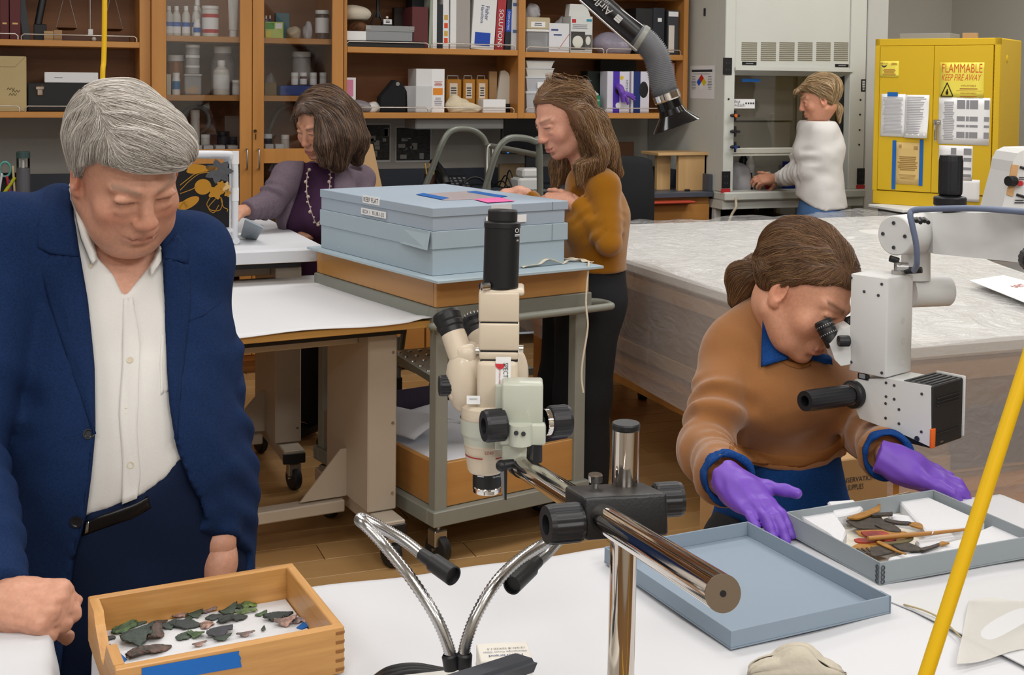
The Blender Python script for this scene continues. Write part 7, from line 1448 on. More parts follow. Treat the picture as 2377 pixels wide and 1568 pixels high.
MB().prism3([at(2300,605,2.16),at(2395,612,2.12),at(2395,640,2.12),at(2330,618,2.16)],FV*.05).build('under_plate',M_OW,om,True)
# control head
cp=[at(p,q,2.02)for p,q in((2324,489),(2348,400),(2352,375),(2362,356),(2380,347),(2470,345),(2480,489))]
chd=MB().prism3(cp,FV*.09).build('control_head',M_OW,om,True)
gp=[at(p,q,2.018)for p,q in((2337,452),(2349,382),(2365,384),(2352,457))];MB().prism3(gp,FV*.003).build('tan_scale',mat('scale_tan','#c79c6a',.5),chd,True)
ribknob(at(2356,421,2.016),-RV-FV*.5+Z3*.05,.0085,.016,om,M_BLACK,14,'dial',False);MB().cyl(at(2370,426,2.019),at(2367,426,2.008),.0045,n=12).build('red_button',M_RED,chd,True)
for q,dx in((388,0),(452,-8)):MB().cyl(at(2368+dx,q,2.018),at(2400+dx,q+10,2.018),.0022,n=6).build('slot_mark',M_BLACK,chd,True)
m=MB();hatch(m,at(2372,414,2.0185),RV,Z3,.012,.006,2);hatch(m,at(2366,468,2.0185),RV,Z3,.016,.008,2);m.build('lettering',M_INK,chd,True)
cb0=om.location;zt2=tB[0].z;MB().cyl((cb0.x,cb0.y,.12),(cb0.x,cb0.y,zt2+.1),.045,n=28).build('stand_column',M_OW,om,True)
for k in range(4):
 a=PI/4+k*PI/2;lg_=MB().tube([(cb0.x,cb0.y,.12),(cb0.x+.3*math.cos(a),cb0.y+.3*math.sin(a),.09)],[.04,.03],12).build('stand_leg',M_OW,om,True);MB().lathe([(0,-.018),(.038,-.018),(.042,0),(.038,.018),(0,.018)],(cb0.x+.3*math.cos(a),cb0.y+.3*math.sin(a),.042),(1,.3,0),16).build('caster',M_CAST,lg_,True)
# ------------------------------------------------------------------ implicit-surface modelling of figures
A3=lambda v:np.array(v,dtype=np.float64)
class Sdf:
 def __init__(s,lo,hi,h):
  s.lo=A3(lo);s.h=h;s.n=np.ceil((A3(hi)-s.lo)/h).astype(int)+1;s.d=np.full(s.n,.08,np.float32)
 def win(s,lo,hi):
  a=np.clip(np.floor((A3(lo)-s.lo)/s.h).astype(int),0,s.n);b=np.clip(np.ceil((A3(hi)-s.lo)/s.h).astype(int)+1,0,s.n)
  if(b<=a).any():return None
  ax=[(s.lo[i]+s.h*np.arange(a[i],b[i])).astype(np.float32)for i in range(3)]
  return tuple(slice(a[i],b[i])for i in range(3)),(ax[0][:,None,None],ax[1][None,:,None],ax[2][None,None,:])
 def mix(s,sl,q,k,op):
  d=s.d[sl]
  if op>0:
   h=np.clip(.5+.5*(d-q)/k,0,1);s.d[sl]=d*(1-h)+q*h-k*h*(1-h)
  else:
   h=np.clip(.5-.5*(d+q)/k,0,1);s.d[sl]=d*(1-h)-q*h+k*h*(1-h)
 def cap(s,a,b,ra,rb=None,k=.02,op=1,flat=None,sq=1.0):
  rb=ra if rb is None else rb;a,b=A3(a),A3(b);R=max(ra,rb)*max(1,sq)+k+.012;w=s.win(np.minimum(a,b)-R,np.maximum(a,b)+R)
  if w is None:return s
  sl,(X,Y,Z)=w;ab=b-a;L=max(ab@ab,1e-12);px_,py_,pz_=X-a[0],Y-a[1],Z-a[2]
  t=np.clip((px_*ab[0]+py_*ab[1]+pz_*ab[2])/L,0,1);wx,wy,wz=px_-t*ab[0],py_-t*ab[1],pz_-t*ab[2]
  if flat is not None:
   f=A3(flat);f=f/np.linalg.norm(f);e=(wx*f[0]+wy*f[1]+wz*f[2])*(1/sq-1);wx,wy,wz=wx+e*f[0],wy+e*f[1],wz+e*f[2]
  q=np.sqrt(wx*wx+wy*wy+wz*wz)-(ra+(rb-ra)*t)
  s.mix(sl,(q*min(1,sq)).astype(np.float32),k,op);return s
 def ell(s,c,r,R=None,k=.02,op=1):
  c=A3(c);r=A3(r);m=r.max()+k+.012;w=s.win(c-m,c+m)
  if w is None:return s
  sl,(X,Y,Z)=w;R=np.eye(3)if R is None else np.array(R);x,y,z=X-c[0],Y-c[1],Z-c[2]
  u=[(x*R[0,i]+y*R[1,i]+z*R[2,i])for i in range(3)]
  k0=np.sqrt(sum((u[i]/r[i])**2 for i in range(3)));k1=np.sqrt(sum((u[i]/r[i]**2)**2 for i in range(3)))+1e-9
  s.mix(sl,(k0*(k0-1)/k1).astype(np.float32),k,op);return s
 def path(s,P,rs,k=.02,flat=None,sq=1.0):
  for i in range(len(P)-1):s.cap(P[i],P[i+1],rs[i],rs[i+1],k,1,flat,sq)
  return s
 def xyz(s):return[(s.lo[i]+s.h*np.arange(s.n[i])).astype(np.float32).reshape([-1 if j==i else 1 for j in range(3)])for i in range(3)]
 def pts(s):
  X,Y,Z=s.xyz();return np.stack(np.broadcast_arrays(X,Y,Z),-1)
 def cut(s,p,n):
  X,Y,Z=s.xyz();n=A3(n)/np.linalg.norm(A3(n));s.d=np.maximum(s.d,((X-p[0])*n[0]+(Y-p[1])*n[1]+(Z-p[2])*n[2]).astype(np.float32));return s
 def scarve(s,q,k):s.mix((slice(None),)*3,-q.astype(np.float32),k,-1);return s
 def carve(s,q):s.d=np.maximum(s.d,q.astype(np.float32));return s
 def wob(s,amp,freq,seed,n=7,st=(1,1,1)):
  X,Y,Z=s.xyz();rg=np.random.RandomState(seed)
  for i in range(n):
   w=rg.normal(size=3)*freq*A3(st);s.d+=(amp/n**.5*np.sin(w[0]*X+w[1]*Y+w[2]*Z+rg.uniform(0,6.28))).astype(np.float32)
  return s
 def folds(s,a,b,R,amp,n,seed,e0=0.0,e1=1.0):
  a,b=A3(a),A3(b);w=s.win(np.minimum(a,b)-R-.02,np.maximum(a,b)+R+.02)
  if w is None:return s
  sl,(X,Y,Z)=w;ab=b-a;L=ab@ab;p=[X-a[0],Y-a[1],Z-a[2]];t=(p[0]*ab[0]+p[1]*ab[1]+p[2]*ab[2])/L;q=[p[i]-np.clip(t,0,1)*ab[i]for i in range(3)];dist=np.sqrt(q[0]**2+q[1]**2+q[2]**2)
  u=np.cross(ab,(.3,.5,.8));u/=np.linalg.norm(u);v=np.cross(ab/L**.5,u);cu,cv=sum(q[i]*u[i]for i in range(3))/R,sum(q[i]*v[i]for i in range(3))/R;rg=np.random.RandomState(seed)
  env=np.clip((t-e0)/.12,0,1)*np.clip((e1-t)/.12,0,1)*np.clip((R+.02-dist)/.02,0,1);f=0
  for k in range(3):al=rg.uniform(0,6.28);ph=rg.uniform(0,6.28);f=f+np.sin(6.283*n*(.7+.35*k)*t+ph+2.2*(cu*math.cos(al)+cv*math.sin(al)))*np.clip(.45+.8*(cu*math.cos(al+2)+cv*math.sin(al+2)),0,1)
  s.d[sl]+=(amp*env*f).astype(np.float32);return s
 def sample(s,P):
  g=(np.asarray(P)-s.lo)/s.h;i=np.clip(np.floor(g).astype(int),0,s.n-2);f=np.clip(g-i,0,1);r=0
  for c in range(8):
   o=[(c>>j)&1 for j in range(3)];w=1
   for j in range(3):w=w*(f[...,j]if o[j]else 1-f[...,j])
   r=r+w*s.d[i[...,0]+o[0],i[...,1]+o[1],i[...,2]+o[2]]
  return r
 def grad(s,P):
  e=s.h*.8;g=np.stack([s.sample(P+e*A3(v))-s.sample(P-e*A3(v))for v in((1,0,0),(0,1,0),(0,0,1))],-1);return g/(np.linalg.norm(g,axis=-1,keepdims=True)+1e-9)
 def grow(s,smooth=1):
  d=np.pad(s.d,1,constant_values=.05);I=d<0;n=d.shape
  c=np.zeros([k-1 for k in n],np.uint8);O=[(i,j,k)for i in(0,1)for j in(0,1)for k in(0,1)]
  for o in O:c+=I[o[0]:n[0]-1+o[0],o[1]:n[1]-1+o[1],o[2]:n[2]-1+o[2]]
  act=(c>0)&(c<8);idx=np.argwhere(act);ids=np.full(act.shape,-1,np.int64);ids[act]=np.arange(len(idx))
  val={o:d[idx[:,0]+o[0],idx[:,1]+o[1],idx[:,2]+o[2]]for o in O};acc=np.zeros((len(idx),3));cnt=np.zeros(len(idx))
  for o in O:
   for ax in range(3):
    if o[ax]:continue
    q=list(o);q[ax]=1;q=tuple(q);a,b=val[o],val[q];m=(a<0)!=(b<0);t=np.where(m,a/(a-b+1e-12*(a==b)),0);p=np.tile(A3(o),(len(idx),1));p[:,ax]+=t;acc+=p*m[:,None];cnt+=m
  V=(idx+acc/cnt[:,None]-1)*s.h+s.lo;Fq=[]
  for ax in range(3):
   u,v=(ax+1)%3,(ax+2)%3;sa=[slice(None)]*3;sb=[slice(None)]*3;sa[ax]=slice(0,-1);sb[ax]=slice(1,None);A,B=I[tuple(sa)],I[tuple(sb)]
   e=np.argwhere(A!=B);e=e[(e[:,u]>0)&(e[:,v]>0)&(e[:,u]<n[u]-1)&(e[:,v]<n[v]-1)];fl=A[tuple(e.T)]
   def cid(du,dv):g=e.copy();g[:,u]-=du;g[:,v]-=dv;return ids[tuple(g.T)]
   q=np.stack([cid(1,1),cid(0,1),cid(0,0),cid(1,0)],1);q[~fl]=q[~fl][:,::-1];Fq.append(q)
  Fq=np.concatenate(Fq)
  for _ in range(smooth):
   S_=np.zeros_like(V);C_=np.zeros(len(V))
   for k in range(4):
    a,b=Fq[:,k],Fq[:,(k+1)%4];np.add.at(S_,a,V[b]);np.add.at(C_,a,1)
   V=V*.45+S_/np.maximum(C_,1)[:,None]*.55
  return V,Fq
def meshobj(name,V,Fq,m,parent,col=None):
 if parent is not None:
  iv=np.array(mxof(parent).inverted());V=V@iv[:3,:3].T+iv[:3,3]
 me=bpy.data.meshes.new(name);me.vertices.add(len(V));me.vertices.foreach_set('co',V.astype(np.float32).ravel());k=Fq.shape[1]
 me.loops.add(Fq.size);me.loops.foreach_set('vertex_index',Fq.astype(np.int32).ravel());me.polygons.add(len(Fq));me.polygons.foreach_set('loop_start',np.arange(0,Fq.size,k,dtype=np.int32));me.polygons.foreach_set('use_smooth',np.ones(len(Fq),bool))
 if col is not None:
  a=me.color_attributes.new('Col','FLOAT_COLOR','POINT');a.data.foreach_set('color',np.concatenate([col,np.ones((len(V),1))],1).astype(np.float32).ravel())
 me.materials.append(m);me.update();me.validate();o=bpy.data.objects.new(name,me);COL.objects.link(o);o.parent=parent
 if parent is not None:_mx[o.name]=mxof(parent)
 return o
def polydist(P,poly,dep):
 """signed distance, in metres at depth dep, of points P to the outline poly given in pixels (positive outside)"""
 u,v,t=projn(P);sc=dep/F;q=A3(poly);ins=np.zeros(u.shape,bool);dm=np.full(u.shape,1e9)
 for i in range(len(q)):
  a,b=q[i],q[(i+1)%len(q)];e=b-a;w0,w1=u-a[0],v-a[1];tt=np.clip((w0*e[0]+w1*e[1])/(e@e),0,1);dm=np.minimum(dm,(w0-tt*e[0])**2+(w1-tt*e[1])**2)
  c=((a[1]>v)!=(b[1]>v))&(u<(b[0]-a[0])*(v-a[1])/(b[1]-a[1]+1e-12)+a[0]);ins^=c
 return np.sqrt(dm)*sc*np.where(ins,-1,1),t
def hit(S,U,W,t0,t1):
 d=np.stack([(U-PX)/F,(PY-W)/F,-np.ones_like(U)],-1)@CMn.T;ts=np.arange(t0,t1,.004);tt=np.full(U.shape,t1);done=np.zeros(U.shape,bool)
 for t in ts:
  P=C0n+d*t;r=((P>S.lo)&(P<S.lo+S.h*(S.n-1))).all(-1);s_=np.where(r,S.sample(P),1);h=(s_<0)&~done;tt[h]=t;done|=h
 return C0n+d*tt[...,None],done
def patch(name,S,ea,eb,m,parent,th=.003,nu=22,nv=10,t=(1,3),lift=.001,puff=0.0):
 """a piece of cloth lying on the surface S between two seams given as lists of pixels"""
 def rs(e,n):e=A3(e);L=np.r_[0,np.cumsum(np.linalg.norm(np.diff(e,axis=0),axis=1))];x=np.linspace(0,L[-1],n);return np.stack([np.interp(x,L,e[:,i])for i in(0,1)],-1)
 a,b=rs(ea,nu+1),rs(eb,nu+1);v=np.linspace(0,1,nv+1)[None,:,None];g=a[:,None]*(1-v)+b[:,None]*v
 P,ok=hit(S,g[...,0],g[...,1],*t);dd=P-C0n;dep=np.linalg.norm(dd,axis=-1)
 if(~ok).any():
  med=np.median(dep[ok])if ok.any()else t[0];P[~ok]=C0n+dd[~ok]/dep[~ok][:,None]*med;dep[~ok]=med
 for _ in range(3):
  q=dep.copy();q[1:-1]=(dep[:-2]+dep[1:-1]+dep[2:])/3;dep=np.minimum(q,dep+.002)
 P=C0n+dd/np.linalg.norm(dd,axis=-1,keepdims=True)*(dep-lift-puff*np.sin(np.linspace(0,PI,nv+1))[None])[...,None]
 c=(nu//2,nv//2);n_=np.cross(P[min(nu,c[0]+1),c[1]]-P[c[0]-1,c[1]],P[c[0],c[1]+1]-P[c[0],c[1]-1]);s_=1 if n_@(C0n-P[c])>0 else-1
 PL=P.tolist();fn=lambda u,w:PL[int(round(u*nu))][int(round((w if s_>0 else 1-w)*nv))]
 return MB().sheet(fn,nu,nv,th).build(name,m,parent,True)
def dot(name,S,p,q,r,m,parent,t,h=.003):
 P,ok=hit(S,A3([p]),A3([q]),*t);P=Vector(P[0]);g=Vector(S.grad(P[None]if hasattr(P,'shape')else A3([P]))[0]);g=g if g.dot(C0-P)>0 else-g
 return MB().lathe([(0,h*.8),(r*.55,h*.8),(r*.7,h),(r*.95,h),(r,h*.4),(r,-.001)],P,g,18).build(name,m,parent,True)
# ---- heads
def headmx(px_,py_,t,yaw,pitch,roll,hs,eye=.088):
 B=Matrix((-RV,-FV,Z3)).transposed();R=Matrix.Rotation(math.radians(yaw),3,'Z')@B@Matrix.Rotation(-math.radians(pitch),3,'X')@Matrix.Rotation(math.radians(roll),3,'Y')
 T=at(px_,py_,t)-R@Vector((0,eye*hs,0));return np.array(R),A3(T),hs
class Head:
 def __init__(s,H):s.R,s.T,s.s=H
 def w(s,p):return s.R@(A3(p)*s.s)+s.T
 def l(s,P):return((P-s.T)@s.R)/s.s
 def e(s,S,c,r,k=.012,op=1,rot=None):
  R=s.R if rot is None else s.R@np.array(Matrix.Rotation(math.radians(rot[1]),3,rot[0]));S.ell(s.w(c),A3(r)*s.s,R,k*s.s,op)
 def c(s,S,a,b,ra,rb,k=.01,op=1):S.cap(s.w(a),s.w(b),ra*s.s,rb*s.s,k*s.s,op)
 def skull(s,S,infl=0.0):
  i=infl;s.e(S,(0,-.018,.032),(.075+i,.095+i,.083+i),.02);s.e(S,(0,.018,-.03),(.064+i,.070+i,.082+i),.03)
 def face(s,S,male=False,jaw=1.0,nose=1.0,open_eyes=False,smile=0.0):
  s.skull(S);g=1.0 if male else 0.0
  s.e(S,(0,.026,-.078),(.047*jaw,.046,.036),.025);s.e(S,(0,.066,-.098),(.022+.004*g,.017,.016),.022)
  for x in(-1,1):
   s.c(S,(x*.058,-.012,-.055),(x*.036*jaw,.036,-.088),.018,.018,.025);s.e(S,(x*.041,.055,-.034),(.023,.019,.021),.022)
   s.c(S,(x*.014,.083,.021),(x*.044,.066,.019),.0085+.002*g,.007,.014)
   s.e(S,(x*.031,.094,-.001),(.017,.012,.010),.012,-1);s.e(S,(x*.031,.071,-.001),(.0155,.0135,.0132),.004)
   s.c(S,(x*.019,.083,-.0035),(x*.043,.076,-.0045),.0018,.0016,.003);s.c(S,(x*.018,.0858,.004),(x*.044,.077,.0035),.0028,.0024,.004)
   s.c(S,(x*.019,.0865,-.0012),(x*.043,.079,-.0016),.0011,.0011,.0015,-1)
   s.e(S,(x*.031,.078,-.018),(.013,.006,.006),.008)
   s.e(S,(x*.0115*nose,.0925,-.0385),(.0075,.009,.0068),.005);s.e(S,(x*.006,.096,-.0445),(.0035,.004,.003),.003,-1)
   s.c(S,(x*.019,.089,-.044),(x*.031,.079,-.066),.0014,.0014,.006,-1)
   s.e(S,(x*.0765,-.012,-.012),(.0085,.019,.031),.006,rot=('Z',-18*x));s.e(S,(x*.083,-.006,-.008),(.006,.010,.018),.004,-1,rot=('Z',-18*x));s.e(S,(x*.077,-.004,-.036),(.006,.009,.008),.005)
  s.c(S,(0,.084,.012),(0,.100,-.030),.0078,.0100*nose,.012);s.e(S,(0,.1000,-.0355),(.0110*nose,.0105,.0088),.008)
  s.e(S,(0,.079,-.068),(.025,.012,.017),.014)
  z=-.070
  lw=.0034 if male else .0042;mw=.033 if male else .026;s.c(S,(-.015,.0892,z+.0042),(.015,.0892,z+.0042),lw,lw,.005);s.c(S,(-.013,.0882,z-.0062),(.013,.0882,z-.0062),lw+.001,lw+.001,.006)
  for x in(-1,1):s.c(S,(0,.0965,z-.001),(x*mw,.0822-.004*g,z+.001+.003*smile-.002*g),.0019,.0021,.0022,-1)
  s.e(S,(0,.084,z-.018),(.014,.007,.004),.008,-1)
 def neck(s,S,base,r=.056,k=.03):S.cap(s.w((0,-.035,-.05)),base,r*s.s,r*1.08,k)
 def col(s,V,skin,lip,brow,rosy=.25,fade=1.0,stub=None):
  L=s.l(V);x,y,z=np.abs(L[:,0]),L[:,1],L[:,2];C=np.tile(A3(lin(skin)[:3]),(len(V),1));near=(np.linalg.norm(L,axis=1)<.17)
  def bl(m,c,a):m=(np.clip(m,0,1)*a*near)[:,None];C[:]=C*(1-m)+A3(c)*m
  red=A3(lin(skin)[:3])*A3((1.05,.62,.55))
  bl(np.exp(-(((x-.042)/.02)**2+((y-.07)/.03)**2+((z+.035)/.02)**2)),red,rosy);bl(np.exp(-((x/.016)**2+((y-.105)/.018)**2+((z+.04)/.016)**2)),red,rosy*1.3);bl(np.exp(-(((x-.08)/.012)**2+((z+.012)/.035)**2)),red,rosy)
  if stub:bl(np.exp(-(((z+.085)/.03)**2+((y-.06)/.05)**2))*(y>0),lin(stub)[:3],.35)
  bl(np.exp(-(((x-.0)/.021)**4+((z+.071)/.0075)**4))*(y>.074),lin(lip)[:3],.75*fade);zb_=.0205+.004*np.clip((x-.012)/.03,0,1)-.03*np.clip(x-.036,0,1)
  bl(np.exp(-(((z-zb_)/.0042)**2))*(x>.012)*(x<.05)*(y>.045),lin(brow)[:3],.75*fade);bl(np.exp(-(((z+.0012)/.0018)**2))*(x>.017)*(x<.045)*(y>.06),lin('#3a2a22')[:3],.8*fade);bl(np.exp(-((z+.071+.0006)/.0016)**2)*(x<.021)*(y>.074),lin(lip)[:3]*1 if 0 else A3(lin(lip)[:3])*.45,.6);bl(np.exp(-((x-.006)/.003)**2-((z+.0445)/.003)**2)*(y>.09),lin('#5a2a20')[:3],.7)  # also paints shade into the mouth crease and nostrils
  return C
def strands(name,S,roots,flow,L,n,r,cols,m,parent,off=.002,seed=0,wave=.0,grav=None,free=None):
 """hair drawn as thin tapering strands combed over the surface S along a direction field"""
 rg=np.random.RandomState(seed);P=roots.copy();N=len(P);Ls=L*rg.uniform(.6,1.15,N)[:,None];o_=off*rg.uniform(-.4,1.6,N)[:,None];path=[];nor=[];Bs=[];ph=rg.uniform(0,6.28,(N,1))
 jit=rg.normal(size=(N,3))*.12
 for i in range(n):
  g=S.grad(P);d=S.sample(P)[:,None];dead=np.abs(d)>.007 if i else np.zeros_like(d,bool);P=P-g*(d-o_)*(1 if free is None else free);D=flow(P,g)+jit*.5;D=D-g*(D*g).sum(1,keepdims=True);D/=np.linalg.norm(D,axis=1,keepdims=True)+1e-9
  b=np.cross(D,g);path.append(P+b*wave*np.sin(ph+i*1.1));nor.append(g);Bs.append(b);P=P+D*Ls/n*(1-dead)
 path,nor,Bs=[np.stack(q,1)for q in(path,nor,Bs)];ok=(np.linalg.norm(np.diff(path,axis=1),axis=2)<2.8*Ls/n+.003).all(1)&(np.abs(S.sample(path[:,2:]))<max(.012,3*off)).all(1);path,nor,Bs=path[ok],nor[ok],Bs[ok];N=len(path);tp=(r*(1-np.linspace(0,1,n)**2.5*.85))[None,:,None]
 V=np.stack([path+tp*(nor*math.cos(a)*.7+Bs*math.sin(a))for a in(PI/2,PI*7/6,PI*11/6)],2).reshape(-1,3)
 base=(np.arange(N)[:,None,None]*n+np.arange(n-1)[None,:,None])*3;j=np.arange(3)[None,None,:];j2=(j+1)%3
 Fq=np.stack([base+j,base+j2,base+3+j2,base+3+j],-1).reshape(-1,4)
 pal=A3([lin(c)[:3]for c in cols]);ci=pal[rg.randint(0,len(pal),N)]*rg.uniform(.8,1.15,(N,1));C=np.repeat(ci,n*3,0)
 return meshobj(name,V,Fq,m,parent,C)
def pick(V,mask,n,seed=0):i=np.nonzero(mask)[0];return V[np.random.RandomState(seed).choice(i,n)]+np.random.RandomState(seed+1).normal(size=(n,3))*.002
# ---- hands
def hand(S,W,x,n,side,curl,s=1.0,r=1.0,thumb=(.55,.75,-.25,.2),spread=.10,k=.006):
 """palm and five fingers: x along the fingers, n the back of the hand, side +1/-1 puts the thumb on n cross x"""
 x=Vector(x).normalized();n=Vector(n);n=(n-x*n.dot(x)).normalized();y=n.cross(x)*side;W=Vector(W);P=lambda a,b,c:W+x*a*s+y*b*s+n*c*s
 offs=(.026,.009,-.009,-.026);ln=(.070,.078,.072,.056);kx=(.086,.090,.086,.078)
 for i in range(4):S.cap(P(.012,offs[i]*.55,0),P(kx[i],offs[i],.002-.004*(i in(0,3))),.0125*s*r,.0098*s*r,.012)
 S.cap(P(.02,.012,-.006),P(.06,.020,-.008),.014*s*r,.012*s*r,.012);S.cap(P(.02,-.014,-.006),P(.06,-.018,-.007),.013*s*r,.011*s*r,.012)
 for i in range(4):
  p=P(kx[i],offs[i],.002-.004*(i in(0,3)));ang=0;dx=(x+y*spread*(1.5-i)*.7).normalized();rr_=(.0092,.0095,.0090,.0078)[i]*s*r
  for j,(fr,ra)in enumerate(((.45,1),(.31,.9),(.24,.8))):
   c=curl[j]if not hasattr(curl[j],'__len__')else curl[j][i];ang+=math.radians(c);d=dx*math.cos(ang)-n*math.sin(ang);q=p+d*ln[i]*fr*s;S.cap(p,q,rr_*ra,rr_*(ra-.1),k if j==0 else .003);p=q
 a,b,c,bend=thumb;p=P(.016,.020,-.004);d=(x*a+y*b+n*c).normalized()
 for j,(l_,ra)in enumerate(((.042,.0128),(.032,.0102),(.026,.0088))):
  q=p+d*l_*s;S.cap(p,q,ra*s*r,ra*.88*s*r,k+.002);p=q;d=(d*(1)+x*bend-n*.12).normalized()
def bounds(pts,m):q=A3([tuple(p)for p in pts]);return q.min(0)-m,q.max(0)+m
def torso(S,pel,che,neck,rt,fw,sw,dp,i=0.0,belly=0.0,hipw=.15,bust=0.0,waist=.9):
 pel,che,neck,rt,fw=map(A3,(pel,che,neck,rt,fw));up=(che-pel)/np.linalg.norm(che-pel)
 S.cap(pel-up*.04,pel+up*.10,hipw+i,sw*waist+i,.05,1,fw,dp+.05);S.cap(pel+up*.08,che,sw*waist+i,sw+i,.05,1,fw,dp);S.cap(che,che+(neck-che)*.55,sw+i,sw*.72+i,.05,1,fw,dp)
 if belly:S.ell(pel+(che-pel)*.38+fw*(sw*dp*.55),(sw*.8+i,belly+i,.17+i),np.stack([rt,fw,up],1),.06)
 if bust:
  for x in(-1,1):S.ell(che+rt*x*sw*.48+fw*(sw*dp*.72)-up*.02,(bust+i,)*3,None,.045)
def limb(S,a,b,c,r,i=0.0,k=.03):
 S.cap(a,b,r[0]+i,r[1]+i,k);S.cap(b,c,r[1]*.98+i,r[2]+i,k*.7)
def person(label,loc):return thing('person',label,'person',loc)
def combine(parts):
 Vs,Fs,o=[],[],0
 for V,Fq in parts:Vs.append(V);Fs.append(Fq+o);o+=len(V)
 return np.concatenate(Vs),np.concatenate(Fs)
M_SKIN=mat('skin','#c08a72',.48,vcol=True,var=(160,.10),bump=(420,.12,.0008),sss=.12);M_HAIR=mat('hair','#888888',.42,vcol=True,spec=.6)
def cloth(name,h,rough=.9,sc=900,st=.25,h2=None,v=.12,sheen=.0):return mat(name,h,rough,bump=(sc,st,.0012),var=(sc*.4,v),hex2=h2,sheen=sheen,spec=.12)
# ------------------------------------------------------------------ the man in the navy blazer
f_m=(-FV*.93+RV*.30).normalized();r_m=f_m.cross(Z3)
mp=person('grey haired man in a navy blazer leaning one fist on the table',(at(285,1270,1.97).x,at(285,1270,1.97).y,0))
pel,che,nk=at(285,1250,1.99),at(252,830,2.02),at(255,590,2.04)
sR,sL=at(22,575,1.95),at(424,606,2.09);eR,wR=at(-85,1030,1.80),at(-16,1400,1.54);eL,wL=at(484,925,2.10),at(508,1262,1.95)
hipR,hipL=pel+r_m*.09-Z3*.06,pel-r_m*.09-Z3*.06;fR,fL=Vector((hipR.x,hipR.y+.02,.09)),Vector((hipL.x,hipL.y+.02,.09));kR,kL=(hipR+fR)/2+f_m*.03,(hipL+fL)/2+f_m*.03
HM_=Head(headmx(341,469,1.875,39,32,7,.985))
def man_torso(S,i):torso(S,pel,che,nk,r_m,f_m,.172,.70,i,.105,.165,waist=1.0)
# skin: one mesh
SH=Sdf(*bounds([HM_.w((0,0,0))],.19),.0028);HM_.face(SH,True,1.02,1.12);HM_.neck(SH,tuple(nk),.062)
for x in(-1,1):HM_.e(SH,(x*.045,.045,-.075),(.018,.022,.024),.025);HM_.e(SH,(x*.033,.0815,.0065),(.016,.007,.005),.006)
HM_.e(SH,(0,.045,-.112),(.042,.03,.02),.025)
vh,fh=SH.grow()
lo,hi=bounds([wR,at(190,1450,1.5),at(150,1500,1.5)],.07);SHr=Sdf(lo,hi,.0026)
xr=(at(170,1408,1.52)-wR).normalized();hand(SHr,wR,xr,Z3*.80-FV*.55,1,((78,74,72,70),(88,88,88,88),(45,45,45,45)),.93,1.3,(.55,-.15,-.8,.1));SHr.cap(wR-xr*.09,wR+xr*.03,.028,.027,.02)
SHr.wob(.0008,260,5);vr_,fr_=SHr.grow()
SHl=Sdf(*bounds([wL,wL-Z3*.15],.06),.003);xl=Vector((0,0,-1))+f_m*.15;hand(SHl,wL-Z3*.012,xl,RV*.9+FV*.3,1,(35,45,25),1.02,1.15);SHl.cap(wL-(wL-eL).normalized()*.05,wL-Z3*.03,.024,.025,.03);vl_,fl_=SHl.grow()
SB=Sdf(*bounds([fR,fL,nk,eR,sL,eL,wL,wR],.16),.009);man_torso(SB,-.012)
for a,b,c in((sR,eR,wR),(sL,eL,wL)):limb(SB,a,b,c,(.05,.042,.028),0,.03)
for a,b,c in((hipR,kR,fR),(hipL,kL,fL)):limb(SB,a,b,c,(.08,.055,.04),0,.03);SB.cap(c-Z3*.04,c-Z3*.05+f_m*.14,.04,.03,.03)
SB.cap(sR,sL,.05,.05,.05);SB.cap(nk,che,.06,.1,.04);vb,fb=SB.grow()
V_,F_=combine([(vh,fh),(vr_,fr_),(vl_,fl_),(vb,fb)]);C_=HM_.col(V_,'#cc967d','#b57562','#8d7a6a',.35,.9)
meshobj('body',V_,F_,M_SKIN,mp,C_)
# shirt
M_SHIRT=cloth('shirt_white','#dcdad6',.85,900,.12,v=.04);TT=(1.4,2.3)
SS=Sdf(*bounds([pel-Z3*.06,nk+Z3*.08,sR,sL],.2),.0055);man_torso(SS,.006);SS.cap(sR,sL,.06,.06,.06);SS.cap(nk-Z3*.03,HM_.w((0,-.035,-.06)),.074,.072,.03);SS.cut(HM_.w((0,0,-.088)),(HM_.w((0,.06,-.105))-HM_.w((0,-.09,-.02)))*0+A3(Z3)*.8-A3(f_m)*-.3)
SS.wob(.004,24,3,8,(1.3,1.3,.35));pd,tz=polydist(SS.pts(),[(226,598),(262,636),(288,692),(316,655),(346,618),(366,580),(360,500),(200,470)],1.9);SS.carve(np.minimum(-pd,2.03-tz))
pd,tz=polydist(SS.pts(),[(150,3000),(150,1215),(205,1197),(260,1180),(330,1150),(385,1110),(420,1072),(470,1000),(700,1000),(700,3000)],1.9);SS.carve(-pd)
V_,F_=SS.grow(2);meshobj('shirt',V_,F_,M_SHIRT,mp)
patch('placket',SS,[(286,694),(283,850),(276,960),(285,1080),(283,1172)],[(309,690),(325,800),(321,900),(318,1000),(326,1100),(318,1158)],M_SHIRT,mp,.0015,30,6,TT,.0045)
patch('collar',SS,[(160,440),(172,490),(186,553),(211,614)],[(166,425),(182,490),(206,540),(240,592)],M_SHIRT,mp,.003,14,6,TT,.010,.004);patch('collar',SS,[(342,606),(346,622),(352,641)],[(364,566),(376,580),(376,604)],M_SHIRT,mp,.003,10,6,TT,.012,.004)
patch('shirt_pocket',SS,[(374,775),(372,850),(374,918)],[(400,778),(400,850),(400,900)],M_SHIRT,mp,.001,14,6,TT,.0035)
for q in((302,838),(292,955),(303,1080),(236,607),(212,617)):dot('shirt_button',SS,q[0],q[1],.0055 if q[1]>700 else .0045,mat('button_pearl','#cfc6b2',.3),mp,TT,.003)
